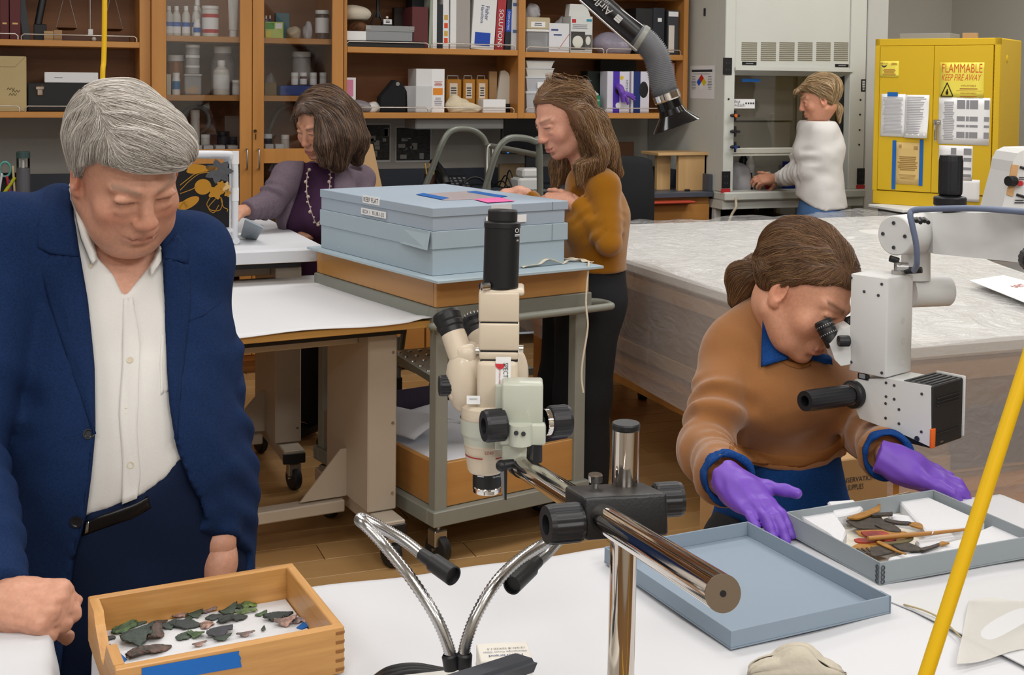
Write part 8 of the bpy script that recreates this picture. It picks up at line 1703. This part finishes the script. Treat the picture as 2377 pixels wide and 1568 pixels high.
# trousers and belt
M_TROU=cloth('trousers_navy','#18233c',.9,800,.2,v=.15)
ST=Sdf(*bounds([fR,fL,pel+Z3*.16],.2),.009);torso(ST,pel,che,nk,r_m,f_m,.172,.70,.007,.106,.172,waist=1.0)
for a,b,c in((hipR,kR,fR),(hipL,kL,fL)):limb(ST,a,b,c,(.098,.08,.075),0,.04)
ST.wob(.003,22,9);pd,tz=polydist(ST.pts(),[(0,1245),(150,1222),(205,1192),(262,1172),(335,1140),(390,1096),(430,1048),(520,980),(700,1000),(700,400),(0,400)],1.95);ST.carve(-pd);ST.cut(Vector((0,0,.06)),-Z3)
V_,F_=ST.grow();meshobj('trousers',V_,F_,M_TROU,mp)
patch('belt',ST,[(196,1212),(235,1198),(300,1176),(345,1156)],[(190,1246),(235,1230),(302,1206),(352,1182)],mat('belt_black','#0e0e10',.3),mp,.004,16,4,TT,.003)
patch('belt_buckle',ST,[(199,1214),(206,1211)],[(196,1240),(204,1237)],M_STEEL,mp,.003,4,4,TT,.008)
for c,s__ in((fR,1),(fL,-1)):m=Sdf(*bounds([c-Z3*.09,c+f_m*.2],.09),.008);m.cap(c-Z3*.045-f_m*.03,c-Z3*.055+f_m*.15,.045,.034,.03);m.cut(Vector((0,0,.012)),-Z3);V_,F_=m.grow();meshobj('shoe',V_,F_,mat('shoe_black','#111113',.3),mp)
# blazer
M_BLZ=cloth('blazer_navy','#1d3159',.92,850,.35,h2='#162746');M_BLZ2=cloth('blazer_lapel','#1c2f55',.92,850,.3,h2='#152544')
SJ=Sdf(*bounds([pel-Z3*.28,nk+Z3*.16,sR,sL,eR,wR,eL,wL],.13),.0065);man_torso(SJ,.022);u_=(che-pel).normalized()
SJ.cap(pel-Z3*.24,pel+u_*.12,.205,.195,.05,1,tuple(f_m),.74);SJ.cap(sR,sL,.074,.066,.06);SJ.cap(nk,sR,.072,.072,.05);SJ.cap(nk,sL,.068,.066,.05)
SJ.path([tuple(nk+r_m*.03),HM_.w((.0,-.06,-.115))],[.078,.052],.03)
for a,b,c,r_ in((sR,eR,wR,(.074,.062,.046)),(sL,eL,wL,(.066,.050,.039))):limb(SJ,a,b,c-(c-b).normalized()*.012,r_,0,.014)
SJ.cap(at(112,560,1.97),at(140,470,2.0),.05,.032,.03)
X,Y,Z_=SJ.xyz();q=(X-sR.x)*0;
SJ.wob(.0035,16,11,10,(1,1,.7));SJ.wob(.0012,45,12,12)
OPEN=[(166,415),(172,500),(184,580),(205,700),(220,850),(222,1000),(213,1100),(200,1200),(172,1300),(135,1600),(520,1600),(512,1400),(508,1290),(480,1205),(442,1125),(409,1040),(394,950),(386,850),(381,700),(376,585),(362,540),(400,420),(300,300)]
pd,tz=polydist(SJ.pts(),OPEN,1.9);PJ=SJ.pts();ad_=np.full(tz.shape,.5)
for a,b in((sL,eL),(eL,wL)):ab_=A3(b)-A3(a);t_=np.clip(((PJ-A3(a))@ab_)/(ab_@ab_),0,1);ad_=np.minimum(ad_,np.linalg.norm(PJ-A3(a)-t_[...,None]*ab_,axis=-1)-.062)
SJ.carve(np.minimum(np.minimum(-pd,2.07-tz),ad_));hl=HM_.l(PJ);SJ.carve(np.minimum(np.minimum((hl[...,2]+.09)*1.0,2.1-tz),-polydist(PJ,[(166,395),(150,300),(560,300),(560,575),(376,575),(300,560),(184,580)],1.9)[0]))
for w_,d_ in((wR,(wR-eR).normalized()),(wL,(wL-eL).normalized())):
 r2=np.linalg.norm(PJ-A3(w_),axis=-1);pl_=(PJ-A3(w_))@A3(d_)+.002;SJ.carve(np.minimum(.085-r2,pl_))
SJ.carve(np.minimum(pel.z-.26-PJ[...,2],np.minimum(ad_,.19-np.abs((PJ-A3(pel))@A3(r_m)))))
for a,b,n_,e_ in((sR,eR,5,.4),(eR,wR,6,0),(sL,eL,5,.45),(eL,wL,5,0)):SJ.folds(a,b,.085,.0028,n_,3,e_,1.0)
del PJ;V_,F_=SJ.grow(2);meshobj('blazer',V_,F_,M_BLZ,mp)
patch('lapel',SJ,[(118,590),(92,628),(122,730),(165,860),(200,960),(216,1010)],[(186,598),(204,700),(213,780),(219,860),(221,950),(220,1008)],M_BLZ2,mp,.004,30,12,TT,.003,.004)
patch('jacket_collar',SJ,[(128,425),(104,445),(90,500),(87,575),(114,590)],[(158,440),(166,475),(172,520),(180,570),(184,596)],M_BLZ2,mp,.004,18,8,TT,.004,.004)
patch('lapel',SJ,[(380,596),(382,700),(387,850),(394,945),(408,1020)],[(440,618),(444,700),(436,780),(424,880),(411,1020)],M_BLZ2,mp,.004,30,10,TT,.003,.004)
patch('jacket_collar',SJ,[(376,580),(378,590),(380,598)],[(412,542),(440,575),(438,612)],M_BLZ2,mp,.004,8,8,TT,.003,.003)
patch('pocket_welt',SJ,[(439,743),(475,724),(511,698)],[(440,752),(476,733),(512,707)],M_BLZ2,mp,.002,12,3,TT,.003)
patch('front_edge',SJ,[(222,1008),(213,1100),(200,1200),(172,1300)],[(216,1010),(207,1100),(194,1200),(166,1300)],M_BLZ2,mp,.003,20,2,TT,.002)
dot('jacket_button',SJ,178,1210,.0095,mat('button_navy','#1b1d24',.3),mp,TT,.005);dot('jacket_button',SJ,206,1008,.008,mat('button_navy','#1b1d24'),mp,TT,.004)
# hair: swept volume, then strands
SHh=Sdf(*bounds([HM_.w((0,0,.03))],.18),.004);HM_.skull(SHh,.010);HM_.e(SHh,(-.012,.030,.070),(.070,.060,.042),.03);HM_.e(SHh,(-.040,.042,.060),(.028,.036,.032),.03);HM_.e(SHh,(.015,-.045,.055),(.063,.066,.058),.03);HM_.e(SHh,(0,-.068,0),(.062,.036,.058),.03)
hl=HM_.l(SHh.pts());y_,z_,x_=hl[...,1],hl[...,2],hl[...,0]
line=np.interp(y_,[-.13,-.07,-.035,-.012,.002,.010,.028,.05,.075,.2],[-.075,-.07,-.035,.012,-.005,.022,.040,.054,.058,.058]);line=np.where(y_>.03,line-.008*np.clip(-x_/.05,-1,1),line);SHh.scarve(line-z_,.006)
SHh.wob(.0018,90,21,8,(1,1,1));V_,F_=SHh.grow(1);L_=HM_.l(V_);g0=A3(lin('#b3aba2')[:3]);Ct=np.tile(g0,(len(V_),1));hb=meshobj('hair',V_,F_,M_HAIR,mp,Ct*(.8+.2*np.random.RandomState(1).rand(len(V_),1)))
def flow_m(P,g):
 l=HM_.l(P);n=len(P);v=np.zeros((n,3));side=np.clip((l[:,0]-.035)/.03,0,1);back=np.clip((-l[:,1]-.03)/.05,0,1)*np.clip((.08-l[:,2])/.05,0,1)
 v[:,0]=-(1-side)*1.0;v[:,1]=.55*(1-side)+.15*side-.25*back;v[:,2]=-.35*(1-side)-1.0*side-.8*back;v[:,0]*=(1-back*.7)
 v[:,2]+=-.8*np.clip((-l[:,0]-.05)/.03,0,1);return v@HM_.R.T
top=(L_[:,2]>line.min())
st=strands('strands',SHh,pick(V_,SHh.sample(V_+SHh.grad(V_)*.0)<.004,16000,3),flow_m,.08,9,.0004,['#dcd6ce','#c9c2b9','#e8e3dc','#b3aaa0','#d3ccc3','#a0968b'],M_HAIR,hb,.0025,5,.0006)
# ------------------------------------------------------------------ the four women
def figure(label,J,f,head,sw,dp,hands,skin,lip,brow,jaw=.92,nose=.95,smile=.5,hip=.155,bust=.05):
 """skin of a whole figure as one mesh; J holds the joints, hands the two hand poses"""
 pel,che,nk,sR,eR,wR,sL,eL,wL=J;f=f.normalized();r=f.cross(Z3);H=Head(head);t=person(label,(pel.x,pel.y,0))
 SH=Sdf(*bounds([H.w((0,0,0))],.19),.0032);H.face(SH,False,jaw,nose,smile=smile);H.neck(SH,tuple(nk),.047);parts=[SH.grow()]
 for W,E_,(x,n,side,curl,s,rr,th)in zip((wR,wL),(eR,eL),hands):
  if x is None:continue
  S=Sdf(*bounds([W-(W-E_).normalized()*.07,W+x*.2],.07),.003);hand(S,W,x,n,side,curl,s,rr,*((th,)if th else()));S.cap(W-(W-E_).normalized()*.07,W+x*.03,.024*rr,.023*rr,.02);parts.append(S.grow())
 hip_=[pel+r*x*.085-Z3*.06 for x in(1,-1)];ft=[Vector((h.x,h.y,.08))for h in hip_]
 SB=Sdf(*bounds(ft+[nk,eR,eL,wR,wL,sR,sL],.16),.01);torso(SB,pel,che,nk,r,f,sw-.015,dp,-.012,0,hip-.015)
 for a,b,c in((sR,eR,wR),(sL,eL,wL)):limb(SB,a,b,c,(.038,.030,.020))
 for h,c in zip(hip_,ft):SB.cap(h,c,.07,.035,.03);SB.cap(c-Z3*.035,c-Z3*.045+f*.12,.032,.025,.03)
 SB.cap(sR,sL,.034,.034,.04);SB.cap(nk,che,.04,.055,.03);parts.append(SB.grow());V,Fq=combine(parts)
 meshobj('body',V,Fq,M_SKIN,t,H.col(V,skin,lip,brow));return t,H,r,f,hip_,ft
def garment(name,m,t,J,f,r,i,sw,dp,rad,h,arms=True,cutlo=None,wob=(.003,22,3),poly=None,pdep=2,bust=.05,hip=.155,cuff=.01,hemline=None,neckcut=None,armcut=True,st=(1,1,.7),collar=None):
 pel,che,nk,sR,eR,wR,sL,eL,wL=J;S=Sdf(*bounds([pel-Z3*.2,nk+Z3*.06,sR,sL]+([eR,eL,wR,wL]if arms else[]),.13),h);torso(S,pel,che,nk,r,f,sw,dp,i,0,hip,bust)
 S.cap(sR,sL,rad[0]*.95,rad[0]*.95,.05);S.cap(nk-Z3*.03,sR,.042+i,rad[0]*.9,.04);S.cap(nk-Z3*.03,sL,.042+i,rad[0]*.9,.04)
 if collar:S.cap(nk-Z3*.01,collar[0]+(collar[0]-nk)*.3,collar[1]+.012,collar[1],.03)
 if arms:
  for a,b,c in((sR,eR,wR),(sL,eL,wL)):limb(S,a,b,c-(c-b).normalized()*cuff,rad,0,.014)
 if arms:
  for a,b,c in((sR,eR,wR),(sL,eL,wL)):S.folds(a,b,rad[0]+.01,wob[0]*.9,4,5,.35,1.0);S.folds(b,c,rad[1]+.01,wob[0]*.9,6,8,0,1.0)
 S.wob(wob[0],wob[1],wob[2],8,st);S.wob(wob[0]*.22,wob[1]*2.3,wob[2]+1,14);P=S.pts();nearm=np.full(P.shape[:3],.5)
 if arms:
  for c,b in((wR,eR),(wL,eL)):d=(c-b).normalized();rr=np.linalg.norm(P-A3(c),axis=-1);S.carve(np.minimum((P-A3(c))@A3(d)+cuff,rad[2]+.02-rr));L=c-b;q=np.clip(((P-A3(b))@A3(L))/L.length_squared,0,1);nearm=np.minimum(nearm,np.linalg.norm(P-A3(b)-q[...,None]*A3(L),axis=-1)-rad[1]-.028)
 if cutlo is not None:S.carve(np.minimum(nearm,cutlo-P[...,2]))
 if hemline:pd,tz=polydist(P,hemline,pdep);S.carve(np.minimum(nearm,-pd))
 if neckcut is not None:S.carve(np.minimum(.16-np.linalg.norm(P-A3(nk),axis=-1),(P-A3(neckcut[0]))@A3(Vector(neckcut[1]).normalized())))
 if poly:pd,tz=polydist(P,poly,pdep);S.carve(np.minimum(projn(A3([che]))[2][0]+.02-tz,-pd))
 V,Fq=S.grow(2);return meshobj(name,V,Fq,m,t),S
def trousers(m,t,J,f,r,hip_,ft,rad,hip=.165,top=.1,h=.01,cut=.05,sh='shoe'):
 pel,che,nk=J[:3];S=Sdf(*bounds(ft+[pel+Z3*.12],.2),h);S.cap(pel-Z3*.05,pel+Z3*top,hip,hip*.85,.05,1,f,.8)
 for a,c in zip(hip_,ft):S.cap(a,(a+c)/2,rad[0],rad[1],.04);S.cap((a+c)/2,c,rad[1],rad[2],.04)
 S.wob(.004,20,8,8,(1,1,.4));S.cut(Vector((0,0,cut)),-Z3);S.cut(pel+Z3*top,Z3);V,Fq=S.grow();meshobj('trousers',V,Fq,m,t)
 for c in ft:q=Sdf(*bounds([c-Z3*.08,c+f*.18],.09),.009);q.cap(c-Z3*.04-f*.02,c-Z3*.05+f*.14,.04,.032,.03);q.cut(Vector((0,0,.012)),-Z3);meshobj(sh,*q.grow(),mat('shoe_black','#111113',.3),t)
 return S
def hairdo(t,H,build,line,flow,L,n,r,N,cols,seed,base,h=.005,off=.002,mask=None,extra=(),wave=0,dom=.2,lo_pts=()):
 S=Sdf(*bounds([H.w((0,0,.0))]+list(lo_pts),dom),h);H.skull(S,.009);build(S);hl=H.l(S.pts());z0=line(hl[...,0],hl[...,1],hl[...,2]);S.scarve(z0,.012);S.wob(.0015,80,seed);V,Fq=S.grow(1)
 hb=meshobj('hair',V,Fq,M_HAIR,t,np.tile(A3(lin(base)[:3]),(len(V),1)));strands('strands',S,pick(V,np.ones(len(V),bool),N,seed),flow,L,n,r,cols,M_HAIR,hb,off,seed,wave);return S,hb
def capline(front=.062,side=-.005,back=-.06):
 """hair is kept above this line of the head (positive is cut away)"""
 return lambda x,y,z:np.interp(y,[-.12,-.04,-.005,.02,.045,.065,.2],[back,back*.6,side,.03,front-.014,front,front])-z
def capflow(H,vec):return lambda P,g:np.tile(H.R@A3(vec),(len(P),1))
M_PURPG=mat('nitrile_purple','#6f46b4',.42,bump=(90,.3,.002),sheen=.1)
# --- brown sweater, looking into the operating microscope
M_CAMEL=cloth('camel_knit','#97663c',.95,1200,.35,v=.08,sheen=.4);M_DENIM=cloth('denim_blue','#1d4a8c',.9,1100,.4,h2='#14366c',v=.3);M_CUFFK=cloth('camel_rib','#8f5f37',.95,1200,.4)
J1=[at(1812,1185,2.46),at(1798,880,2.43),at(1812,715,2.45),at(1704,818,2.38),at(1638,1045,2.24),at(1724,1150,1.95),at(1938,815,2.52),at(2006,985,2.40),at(2068,1070,2.08)]
f1_=-FV*.9+RV*.35;x1=(onz(2043,1307,.905)-onz(1823,1189,.905)).normalized();J1[5]=onz(1834,1236,.905)-x1*.15+Z3*.026;x1=(onz(1834,1236,.905)-J1[5]).normalized();x1b=(at(2222,1130,2.05)-J1[8]).normalized()
hR1=(x1,Z3*.75-FV*.5+RV*.15,1,(10,20,14),.84,1.12,(.80,.55,.30,.1),.05);hL1=(x1b,Z3*.8-FV*.35+RV*.2,-1,(6,30,26),.93,1.08,(.85,.35,.32,.05),.06)
t1,H1,r1,f1v,hip1,ft1=figure('woman in a camel sweater and purple gloves at the operating microscope',J1,f1_,headmx(1948,744,2.275,47,30,-11,.97),.125,.78,[(None,)*7,(None,)*7],'#d0977a','#b5655a','#5f432e',.92,.95,.9,.14)
for W,hs_ in((J1[5],hR1),(J1[8],hL1)):
 S=Sdf(*bounds([W-hs_[0]*.06,W+hs_[0]*.2],.08),.0026);x_,n_,sd,cu,s_,rr_,th_,sp_=hs_;hand(S,W,x_,n_,sd,cu,s_,rr_*1.08,th_,sp_);S.cap(W-x_*.025,W+x_*.03,.029,.028,.02);S.cut(W-x_*.022,-x_);S.wob(.0012,150,4);meshobj('glove',*S.grow(),M_PURPG,t1)
 S=Sdf(*bounds([W-x_*.06,W],.08),.004);q=(W-(J1[4]if W is J1[5]else J1[7])).normalized();S.cap(W-q*.08,W-q*.012,.026,.0245,.01);meshobj('forearm',*S.grow(),M_SKIN,t1,None)if 0 else None
 S=Sdf(*bounds([W-q*.09,W],.09),.004);S.cap(W-q*.09,W-q*.03,.040,.043,.01);S.cut(W-q*.026,q);S.cut(W-q*.075,-q);S.cap(W-q*.10,W,.031,.033,.004,-1);S.wob(.002,70,6);meshobj('denim_cuff',*S.grow(),M_DENIM,t1)
g1,S1=garment('sweater',M_CAMEL,t1,J1,f1v,r1,.012,.115,.85,(.056,.052,.040),.006,hemline=[(1500,1030),(1640,1030),(1690,1058),(1740,1078),(1800,1092),(1860,1096),(1920,1080),(1966,1040),(2100,1000),(2100,2000),(1500,2000)],pdep=2.3,cuff=.055,wob=(.005,24,5),bust=.075,hip=.135)
T1=(1.7,2.7)
Sc=Sdf(*bounds([J1[2],J1[3],J1[6],J1[1]],.16),.006);torso(Sc,*J1[:3],r1,f1v,.115,.85,.014,0,.155,.075);Sc.cap(J1[2]-Z3*.02,J1[3],.06,.058,.05);Sc.cap(J1[2]-Z3*.02,J1[6],.06,.058,.05);Sc.cap(H1.w((0,-.035,-.065)),J1[2]-Z3*.01,.060,.070,.04)
patch('denim_collar',Sc,[(1788,700),(1771,724),(1768,790),(1766,850)],[(1807,708),(1811,760),(1818,800),(1832,832)],M_DENIM,t1,.004,16,8,T1,.006,.006);patch('denim_collar',Sc,[(1872,832),(1900,840),(1933,848)],[(1878,815),(1905,820),(1930,826)],M_DENIM,t1,.004,10,6,T1,.004,.004)
patch('neck_rib',S1,[(1808,838),(1832,852),(1856,858),(1882,850)],[(1806,824),(1832,836),(1856,842),(1884,836)],M_CUFFK,t1,.004,14,4,T1,.003,.003);patch('hem_rib',S1,[(1692,1050),(1740,1070),(1800,1084),(1860,1087),(1920,1070),(1960,1036)],[(1696,1024),(1742,1044),(1800,1056),(1860,1058),(1918,1044),(1958,1010)],M_CUFFK,t1,.004,24,5,T1,.002,.004)
J1d=list(J1);g2,S2=garment('denim_shirt',M_DENIM,t1,J1d,f1v,r1,.004,.115,.85,(.02,.02,.02),.008,arms=False,hemline=[(1500,1190),(1660,1215),(1700,1205),(1760,1230),(1960,1190),(2100,1150),(2100,3000),(1500,3000)],pdep=2.3,wob=(.004,22,15),hip=.148,bust=.05,neckcut=(J1[2]-Z3*.08,Z3))
trousers(mat('trousers_black','#17181a',.9,bump=(700,.2,.001)),t1,J1,f1v,r1,hip1,ft1,(.082,.07,.06),.125)
S=Sdf(*bounds([J1[2]],.1),.005);S.cap(H1.w((0,-.02,-.10)),J1[2]-Z3*.03,.052,.06,.02);S.cut(H1.w((0,.03,-.112)),Vector(H1.w((0,0,.1)))-Vector(H1.w((0,0,0))));meshobj('neck_scarf',*S.grow(),mat('scarf_black','#141416',.9),t1)
Pb1=at(1790,648,2.415);pony=[Pb1,at(1760,634,2.43),at(1730,652,2.44),at(1708,700,2.43)]
def b1_(S):H1.e(S,(0,-.035,.055),(.076,.09,.07),.03);S.path(pony,(.018,.033,.036,.012),.015)
def fl1(P,g):
 d=A3(Pb1)-P;d/=np.linalg.norm(d,axis=1,keepdims=True)+1e-9;u,v,tt=projn(P);pn=np.clip((1793-u)/12,0,1)*np.clip((v-600)/5,0,1);w=-A3(RV)*.75-A3(Z3)*np.clip((v-628)/30,-.3,1.4)[:,None];sw_=(H1.R@A3((-.0,-.2,-.25)))
 return d*(1-pn[:,None])+w*pn[:,None]+sw_*.25*(1-pn[:,None])
l1_=capline(.060,.0,-.055);ln1=lambda x,y,z:np.minimum(l1_(x,y,z),y+.10)
_,hb1=hairdo(t1,H1,b1_,ln1,fl1,.10,10,.0004,14000,['#765539','#856245','#674932','#957149','#5c422e'],31,'#664932',.0042,.0018,lo_pts=[Vector(p)for p in pony],dom=.17)
MB().lathe([(.016+.004*math.cos(a),.006*math.sin(a))for a in[2*PI*i/8 for i in range(9)]],Pb1,pony[1]-pony[0],16).build('hair_tie',mat('hair_tie','#7d8796',.7),hb1,True)
# --- ochre jumper, hands on the boxes
M_OCH=cloth('ochre_knit','#a1690f',.95,900,.4,v=.1,sheen=.4)
J2=[at(1372,655,4.60),at(1385,505,4.56),at(1362,405,4.56),at(1350,428,4.70),at(1300,545,4.80),at(1222,446,4.86),at(1402,432,4.45),at(1412,566,4.40),at(1332,462,4.46)]
f2_=-RV*.92-FV*.25
t2,H2,r2,f2v,hip2,ft2=figure('woman with long hair in an ochre jumper resting her hands on the boxes',J2,f2_,headmx(1256,300,4.50,-62,22,4,1.13),.135,.72,[((-RV*.98-Z3*.02).normalized(),Z3-FV*.2,1,(30,50,30),1.0,1.0,None),((-RV*.97-Z3*.05).normalized(),Z3*.8-FV*.6,-1,(40,55,30),1.05,1.0,None)],'#d9a088','#b8685e','#8d6a50',.9,1.05,.3)
garment('jumper',M_OCH,t2,J2,f2v,r2,.012,.135,.74,(.056,.048,.034),.008,cutlo=J2[0].z+.05,cuff=.012,wob=(.003,22,7),bust=.06,neckcut=(J2[2]+Z3*.055,Z3-f2v*.3))
trousers(mat('trousers_black2','#15161a',.92,bump=(500,.2,.001)),t2,J2,f2v,r2,[h-RV*.04 for h in hip2],[c-RV*.07 for c in ft2],(.115,.105,.11),.165,.09,.012)
lk2=[[at(1348,270,4.44),at(1354,345,4.42),at(1346,425,4.42)],[at(1375,290,4.52),at(1398,350,4.52),at(1436,402,4.55)],[at(1335,340,4.68),at(1302,390,4.64),at(1288,436,4.62)],[at(1355,300,4.47),at(1372,360,4.44),at(1385,405,4.44)]]
def b2_(S):
 H2.e(S,(0,-.03,.055),(.08,.092,.072),.03)
 for p,rr in zip(lk2,((.05,.046,.012),(.062,.055,.016),(.04,.038,.012),(.06,.06,.022))):S.path(p,rr,.025)
def ln2(x,y,z):d=capline(.078,-.30,-.4)(x,y,z);return np.minimum(np.minimum(d,y-.012),np.minimum(z+.128,.05-x))
def fl2(P,g):u,v,tt=projn(P);k=np.clip((v-250)/60,0,1)[:,None];l=H2.l(P);return-A3(Z3)*(.5+k)+A3(RV)*(.55*(1-k)+.35*np.clip((u-1350)/50,-.5,1)[:,None])+(H2.R@A3((.3,-.9,-.2)))*np.clip((l[:,2:]-.02)/.05,0,1)
hairdo(t2,H2,b2_,ln2,fl2,.20,12,.0010,4200,['#8d6a48','#9d7a54','#785838','#b08c64','#6b4e35'],41,'#745539',.006,.003,wave=.003,lo_pts=[q for p in lk2 for q in p],dom=.12)
# --- purple blouse and grey violet cardigan
M_CARD2=cloth('cardigan_mauve','#7b6d79',.95,700,.5,h2='#655862',v=.3);M_BLOU=cloth('blouse_plum','#452c46',.8,500,.3)
J3=[at(756,655,5.40),at(752,490,5.32),at(762,385,5.36),at(672,412,5.22),at(622,474,5.14),at(566,492,5.02),at(832,420,5.50),at(846,530,5.36),at(752,534,5.24)]
f3_=-FV*.85-RV*.4
t3,H3,r3,f3v,hip3,ft3=figure('woman with a brown bob in a mauve cardigan leaning on the rear table',J3,f3_,headmx(708,312,5.18,-34,24,-6,1.16),.145,.7,[((-RV*.9-FV*.4).normalized(),Z3-FV*.3,1,(20,30,20),.95,1.0,None),((-RV*.95-FV*.15-Z3*.12).normalized(),Z3*.75-FV*.6,-1,(35,45,25),1.12,1.05,None)],'#cf977b','#a55a52','#4a3326',.92,.95,.7)
garment('blouse',M_BLOU,t3,J3,f3v,r3,.006,.145,.72,(.05,.04,.03),.008,arms=False,cutlo=J3[0].z-.1,wob=(.003,30,9),bust=.085,neckcut=(J3[2]-Z3*.015,Z3-f3v*.4))
garment('cardigan',M_CARD2,t3,J3,f3v,r3,.018,.147,.74,(.066,.056,.042),.008,cutlo=J3[0].z-.02,cuff=.02,wob=(.005,20,13),bust=.082,poly=[(712,350),(704,400),(690,450),(676,490),(664,525),(672,560),(690,700),(770,700),(776,560),(774,470),(776,400),(770,350)],pdep=5.3,neckcut=(J3[2]+Z3*.01,Z3-f3v*.3))
trousers(mat('trousers_plum_black','#1c161d',.9),t3,J3,f3v,r3,hip3,ft3,(.11,.07,.05),.17,.12,.012)
m=MB();np_=[at(716,392,5.20),at(712,420,5.14),at(713,455,5.11),at(722,490,5.10),at(736,520,5.12),at(752,492,5.12),at(762,455,5.13),at(766,420,5.17),at(768,395,5.24)]
P_n=spl(np_,6);m.tube(P_n,.0018,4)
for i,p in enumerate(P_n[::2]):m.ell(p+Vector((.004*(-1)**i,0,-.004)),.0045 if i%3 else .0075,8,6)
m.build('necklace',mat('bead_pale','#b9a59a',.35),t3,True)['kind']='stuff'
lk3=[[at(772,262,5.22),at(785,320,5.20),at(782,372,5.20)],[at(800,270,5.30),at(822,325,5.30),at(828,368,5.32)],[at(752,280,5.14),at(752,335,5.12),at(754,378,5.13)],[at(694,250,5.16),at(686,280,5.15),at(684,312,5.17)]]
def b3_(S):
 H3.e(S,(0,-.03,.05),(.088,.10,.08),.03)
 for p,rr in zip(lk3,((.075,.08,.05),(.075,.06,.03),(.03,.035,.022),(.016,.014,.010))):S.path(p,rr,.03)
def ln3(x,y,z):d=capline(.074,-.3,-.3)(x,y,z);return np.minimum(np.minimum(np.minimum(d,y-.015),np.minimum(z+.13,x+.045)),np.maximum(.055-x,y-.05))
def fl3(P,g):u,v,tt=projn(P);k=np.clip((v-235)/60,0,1)[:,None];return-A3(Z3)*(.25+k)+A3(RV)*((1-k)*np.where(u<705,-.7,.8)[:,None]+.22*k)
hairdo(t3,H3,b3_,ln3,fl3,.19,12,.0010,4200,['#5a4334','#6f5543','#48362a','#8a6c54','#3d2d24'],51,'#4d3a2e',.0065,.003,lo_pts=[q for p in lk3 for q in p],dom=.13)
# --- white shirt, working in the hood
M_WSH=cloth('shirt_white_linen','#dcdad8',.88,500,.35,v=.05)
J4=[at(1906,478,7.02),at(1903,345,7.0),at(1899,278,6.99),at(1878,300,7.10),at(1850,395,7.12),at(1806,420,7.40),at(1908,304,6.90),at(1882,398,6.92),at(1800,414,7.28)]
f4_=-RV*.94+FV*.28
t4,H4,r4,f4v,hip4,ft4=figure('fair haired woman in a loose white shirt working at the fume hood',J4,f4_,headmx(1862,238,6.95,-96,14,0,1.06),.15,.72,[((-RV*.98-Z3*.1).normalized(),Z3-FV*.2,1,(25,35,20),.95,1.05,None),((-RV*.98-Z3*.06).normalized(),Z3*.7-FV*.6,-1,(25,35,20),1.0,1.1,None)],'#cf9478','#a8605a','#8a6c4c',.9,1.0,.3)
garment('shirt',M_WSH,t4,J4,f4v,r4,.018,.14,.8,(.066,.058,.042),.009,hemline=[(1700,452),(1838,448),(1868,470),(1890,484),(1915,492),(1950,488),(1990,480),(1990,900),(1700,900)],pdep=7,cuff=.02,wob=(.006,17,17),bust=.03,hip=.165,st=(1,1,.45),neckcut=(J4[2]-Z3*.006,Z3))
S4=Sdf(*bounds([J4[2]],.1),.006);S4.cap(J4[2]-Z3*.03,J4[2]+Z3*.03+f4v*.02,.07,.062,.01);S4.cap(J4[2]-Z3*.08,J4[2]+Z3*.12+f4v*.06,.054,.056,.004,-1);S4.cut(J4[2]+Z3*.035,Z3);meshobj('shirt_collar',*S4.grow(),M_WSH,t4)
trousers(cloth('jeans_blue','#4d6f9c',.9,500,.3,v=.25),t4,J4,f4v,r4,hip4,ft4,(.10,.08,.07),.165,.08,.012)
lk4=[[at(1928,238,6.97),at(1940,256,6.98),at(1944,282,6.98)],[at(1866,202,6.93),at(1850,214,6.92),at(1842,232,6.92)],[at(1905,240,6.92),at(1925,250,6.95)]]
def b4_(S):
 H4.e(S,(0,-.035,.05),(.082,.095,.075),.03)
 for p,rr in zip(lk4,((.03,.036,.016),(.02,.013,.005),(.04,.03))):S.path(p,rr,.02)
def ln4(x,y,z):d=capline(.055,-.01,-.075)(x,y,z);return np.minimum(np.minimum(d,y+.078),np.maximum(np.maximum(.065-y,-.02-x),.03-z))
def fl4(P,g):u,v,tt=projn(P);k=np.clip((u-1925)/12,0,1)[:,None];fr=np.clip((1858-u)/10,0,1)[:,None];return(A3(RV)*(1-2*fr)-A3(Z3)*(.45+fr))*(1-k)-A3(Z3)*k
hairdo(t4,H4,b4_,ln4,fl4,.13,10,.0013,2600,['#a98a62','#bfa37a','#8d7150','#d0b78f','#77603f'],61,'#8a6e4b',.0065,.0025,lo_pts=[q for p in lk4 for q in p],dom=.13)
# small red bottle under her hand
bottle('bottle',(ony(1784,410,6.40).x,6.40,.9125),.022,.13,M_RED,'small red bottle under the hand of the woman at the hood')
